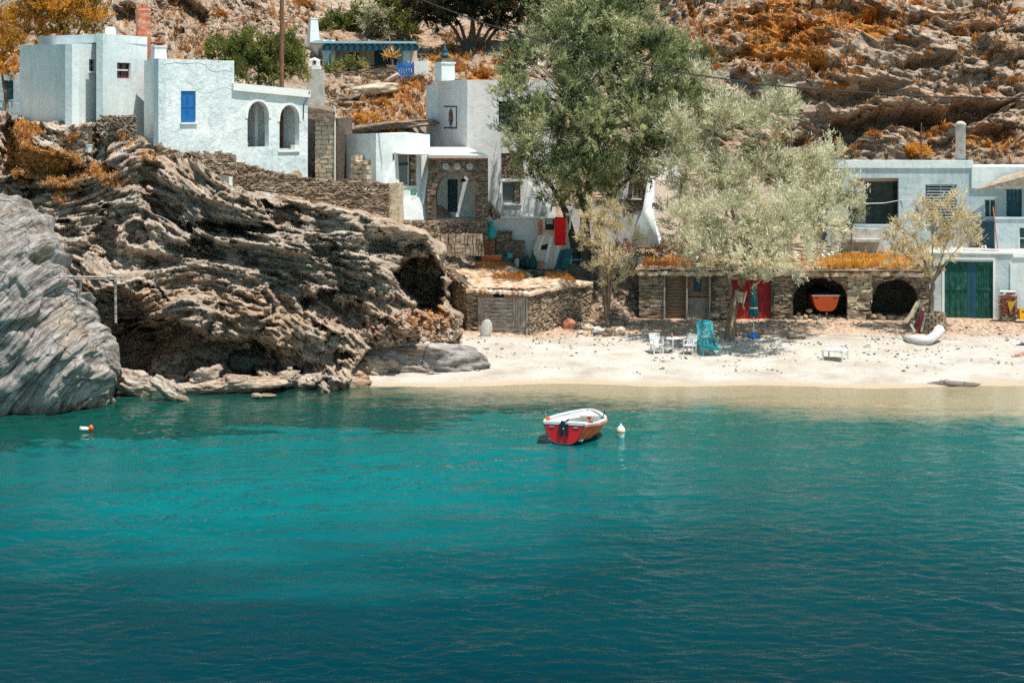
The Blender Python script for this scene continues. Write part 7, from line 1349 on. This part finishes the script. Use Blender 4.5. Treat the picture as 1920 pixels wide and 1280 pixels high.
bottle_like(969, 504, 482, 5, 'metal', 'grey metal canister on the terrace edge'); bottle_like(980, 504, 486, 5, 'black', 'black canister next to the grey one'); bottle_like(988, 505, 478, 5, 'antifoul', 'tall dark can leaning near the green parasol', 'can')
bag('folded_parasol', 999, 505, 468, 8, 'green_door', 'dark green folded parasol standing on the terrace', 'parasol')
solo('broom', MB().tube([W(991, 500, D0-.1), W(999, 452, D0)], .018, 5).tube([W(999, 453, D0), W(1001, 448, D0)], .05, 6), M['wood'], W(991, 500, D0-.1), 'long-handled broom leaning beside the green parasol', 'broom')
solo('clay_pot', MB().lathe(W(1014, 500, D0), [(.10, 0), (.14, .12), (.13, .26), (.15, .28), (.12, .27)], 12), M['terracotta'], W(1014, 500, D0), 'reddish clay pot at the foot of the stairs', 'pot')
for i in range(3):
    a, b = W(1047+i*5, 503, D0-.1*i), W(1057+i*6, 468, D0+.1-.1*i); s_ = Vector((.20, 0, .05)); y_ = Vector((0, .06, 0)); m = MB().hexa([a-s_, a+s_, a+s_+y_, a-s_+y_, b-s_, b+s_, b+s_+y_, b-s_+y_])
    solo('folded_chair', m, M[('petrol', 'blue_dark', 'teal_dark')[i]], a, ('folded petrol blue deck chair, leftmost of the leaning stack', 'folded dark blue deck chair in the middle of the leaning stack', 'folded dark teal deck chair nearest the green table')[i], 'folding chair', 'folded chairs leaning by the stairs')
g0 = W(1077, 505, 100.7); r = thing('garden_table', g0, 'square green-topped table under the big tree at the terrace edge', 'table'); zt = ZP(487, 100.7); part('table_top', MB().box((g0.x, 101.0, zt), (.86, .7, .05)), M['teal'], r)
for x_ in (-.36, .0, .36): part('leg', MB().box((g0.x+x_, 100.75, (g0.z+zt)/2-.05), (.05, .05, zt-g0.z+.1)), M['teal_dark'], r)
crate('cabinet', 1066, 452, 1098, 486, 'black', 'dark cabinet behind the green table under the big tree', 'cabinet', 102.2, .6)
# washing line and clothes
a, b = W(1006, 409, 101.0), W(1066, 407, 101.0); solo('clothes_line', MB().tube([a, a.lerp(b, .5)-Vector((0, 0, .04)), b], .012, 5), M['white_paint'], a, 'washing line strung in front of the stair wall', 'line')
def cloth(x0, x1, y0, y1, mat, lb, cat='laundry', folds=5, amp=.05, name='towel', tap=0):
    m = MB(); vs = []; fs = []; nx, ny = 16, 10
    for j in range(ny+1):
        for i in range(nx+1):
            u, v = i/nx, j/ny; p = W(x0+(x1-x0)*(u+(u-.5)*tap*v), y0+(y1-y0)*v, 100.95); vs.append(p+Vector((0, amp*(.3+v)*math.sin(u*folds*2*math.pi+v), 0)))
    n = len(vs); vs += [Vector(v)+Vector((0, .02, 0)) for v in vs]
    for j in range(ny):
        for i in range(nx): k = j*(nx+1)+i; fs += [(k, k+nx+1, k+nx+2, k+1), (k+n, k+1+n, k+nx+2+n, k+nx+1+n)]
    for i in range(nx): fs.append((i, i+1, i+1+n, i+n)); k = ny*(nx+1)+i; fs.append((k, k+n, k+1+n, k+1))
    for j in range(ny): k = j*(nx+1); fs.append((k, k+n, k+nx+1+n, k+nx+1)); k += nx; fs.append((k, k+nx+1, k+nx+1+n, k+n))
    m.add(vs, fs); return solo(name, m, M[mat], W(x0, y0, 100.95), lb, cat, 'washing on the line', True)
cloth(1040, 1061, 407, 460, 'red_cloth', 'long bright red towel hanging at the right of the washing line', folds=4)
cloth(1023, 1039, 409, 431, 'black', 'dark patterned swimwear hanging left of the red towel', folds=3, name='swimsuit')
cloth(1024, 1036, 409, 420, 'white_paint', 'white frilly garment over the dark swimwear', folds=4, name='garment', amp=.08)
cloth(1009, 1017, 411, 440, 'terracotta', 'small orange and white garment, leftmost on the washing line', folds=2, name='garment')
cloth(1018, 1022, 412, 432, 'plaster_pink', 'narrow pale garment hanging second from the left on the line', folds=1, name='garment')
# deck chair and rails on the boathouse roof
g0 = W(1545, 489, 101.4); r = thing('deck_chair', g0, 'white folding deck chair standing on the grassy boathouse roof', 'chair'); m = MB(); m.tube([W(1537, 489, 101.2), W(1534, 463, 101.4)], .03, 6).tube([W(1562, 489, 101.2), W(1565, 466, 101.4)], .03, 6).tube([W(1534, 464, 101.4), W(1566, 467, 101.4)], .03, 6); part('frame', m, M['metal'], r)
part('seat', MB().hexa([W(1540, 487, 101), W(1563, 488, 101), W(1563, 486, 101.5), W(1540, 485, 101.5), W(1541, 470, 101.4), W(1563, 471, 101.4), W(1563, 469, 101.45), W(1541, 468, 101.45)]), M['white_plastic'], r)
solo('long_pole', MB().tube([W(1527, 460, 101.6), W(1569, 491, 100.8)], .03, 6), M['wood'], W(1527, 460, 101.6), 'dark pole slanting across the deck chair on the roof', 'pole')
solo('roof_rail', MB().tube([W(1565, 478, 102.2), W(1606, 482, 102.2)], .04, 6), M['white_paint'], W(1565, 478, 102.2), 'whitish pole lying level on the roof right of the deck chair', 'pole')
solo('pipe', MB().tube([W(1232, 490, 100.2), W(1272, 489, 100.2)], .05, 6), M['metal'], W(1232, 490, 100.2), 'short grey pipe on the left end of the boathouse roof', 'pipe')
solo('iron_stake', MB().tube([W(1210, 495, 100.5), W(1210, 464, 100.5)], .03, 5), M['rust'], W(1210, 495, 100.5), 'dark iron stake at the left corner of the boathouse roof', 'stake')
# rail frame on the cliff
r = thing('wooden_frame', W(215, 600, 81.0), 'grey timber rail on posts built over the cleft beside the pale boulder', 'frame')
part('top_rail', MB().tube([W(112, 519, 78.4), W(247, 519, 81.4)], .04, 6), M['wood'], r)
for (x0, y0, y1, d_, w_, x1) in ((217, 605, 520, 80.9, .055, 216), (150, 558, 520, 79.4, .05, 152)): part('post', MB().tube([W(x0, y0, d_), W(x1, y1, d_)], w_, 6), M['wood'], r)
for (x0, y0, x1, y1, d_) in ((167, 538, 160, 520, 79.6), (129, 534, 128, 520, 78.8), (122, 526, 120, 520, 78.6)): part('baluster', MB().tube([W(x0, y0, d_), W(x1, y1, d_)], .035, 5), M['terracotta'], r)
part('lower_rail', MB().tube([W(112, 523, 78.3), W(250, 523, 81.3)], .02, 5), M['wood'], r)
# bucket by the rubble wall
a = cast(168, 286, (CLIFF,)) or W(168, 286, 90.8); r = thing('bucket', a, 'white bucket standing on the rocks under the rubble wall', 'bucket'); part('body', MB().lathe(a+Vector((0, -.2, 0)), [(.13, 0), (.17, .32), (.18, .33), (.15, .30)], 12), M['white_plastic'], r); part('rim', MB().lathe(a+Vector((0, -.2, .3)), [(.17, 0), (.19, .02), (.19, .05), (.17, .06)], 12), M['pale_blue'], r)
# far left blue door house edge
r = thing('small_house', W(5, 210, 101), 'sliver of a small blue-doored building at the far left edge', 'house'); wf = WF(-120, 101.2, 40, 101.0); R = wf.rect(6, 151, 25, 188); m = MB(); wf.skin(m, ZP(140, 101), ZP(140, 101), 8, 8, [R]); part('wall', m, M['plaster_worn'], r); plank_door(r, wf, R, 'petrol', .1, 3)
flat(r, [xy(-120, 101.3), xy(40, 101.1), xy(40, 105), xy(-120, 105)], ZP(140, 101)-.2, ZP(140, 101)-.02, 'concrete')
w_ = WF(-60, 99.6, 37, 99.4); m = MB(); w_.box(m, 0, w_.L, ZP(192, 99.5), ZP(188, 99.5), 0, .06); w_.box(m, 0, w_.L, ZP(210, 99.5), ZP(202, 99.5), 0, .05); [w_.box(m, w_.L*k/6, w_.L*k/6+.06, ZP(214, 99.5), ZP(188, 99.5), -.05, -.002) for k in range(7)]; solo('blue_railing', m, M['pale_blue'], w_.pt(0, ZP(212, 99.5)), 'pale blue railing left of the white cube house', 'railing')
# planks and a small white frame at the cave mouth
r = thing('ladder', W(828, 575, 92), 'small white ladder-like frame at the cave mouth', 'ladder'); A_ = lambda x, y: W(x, y, 91.6)
m = MB().tube([A_(822, 576), A_(828, 566)], .02, 5).tube([A_(829, 580), A_(835, 569)], .02, 5); part('rails', m, M['white_paint'], r)
for t_ in (.1, .5, .9): part('rung', MB().tube([A_(822, 576).lerp(A_(828, 566), t_), A_(829, 580).lerp(A_(835, 569), t_)], .015, 5), M['white_paint'], r)
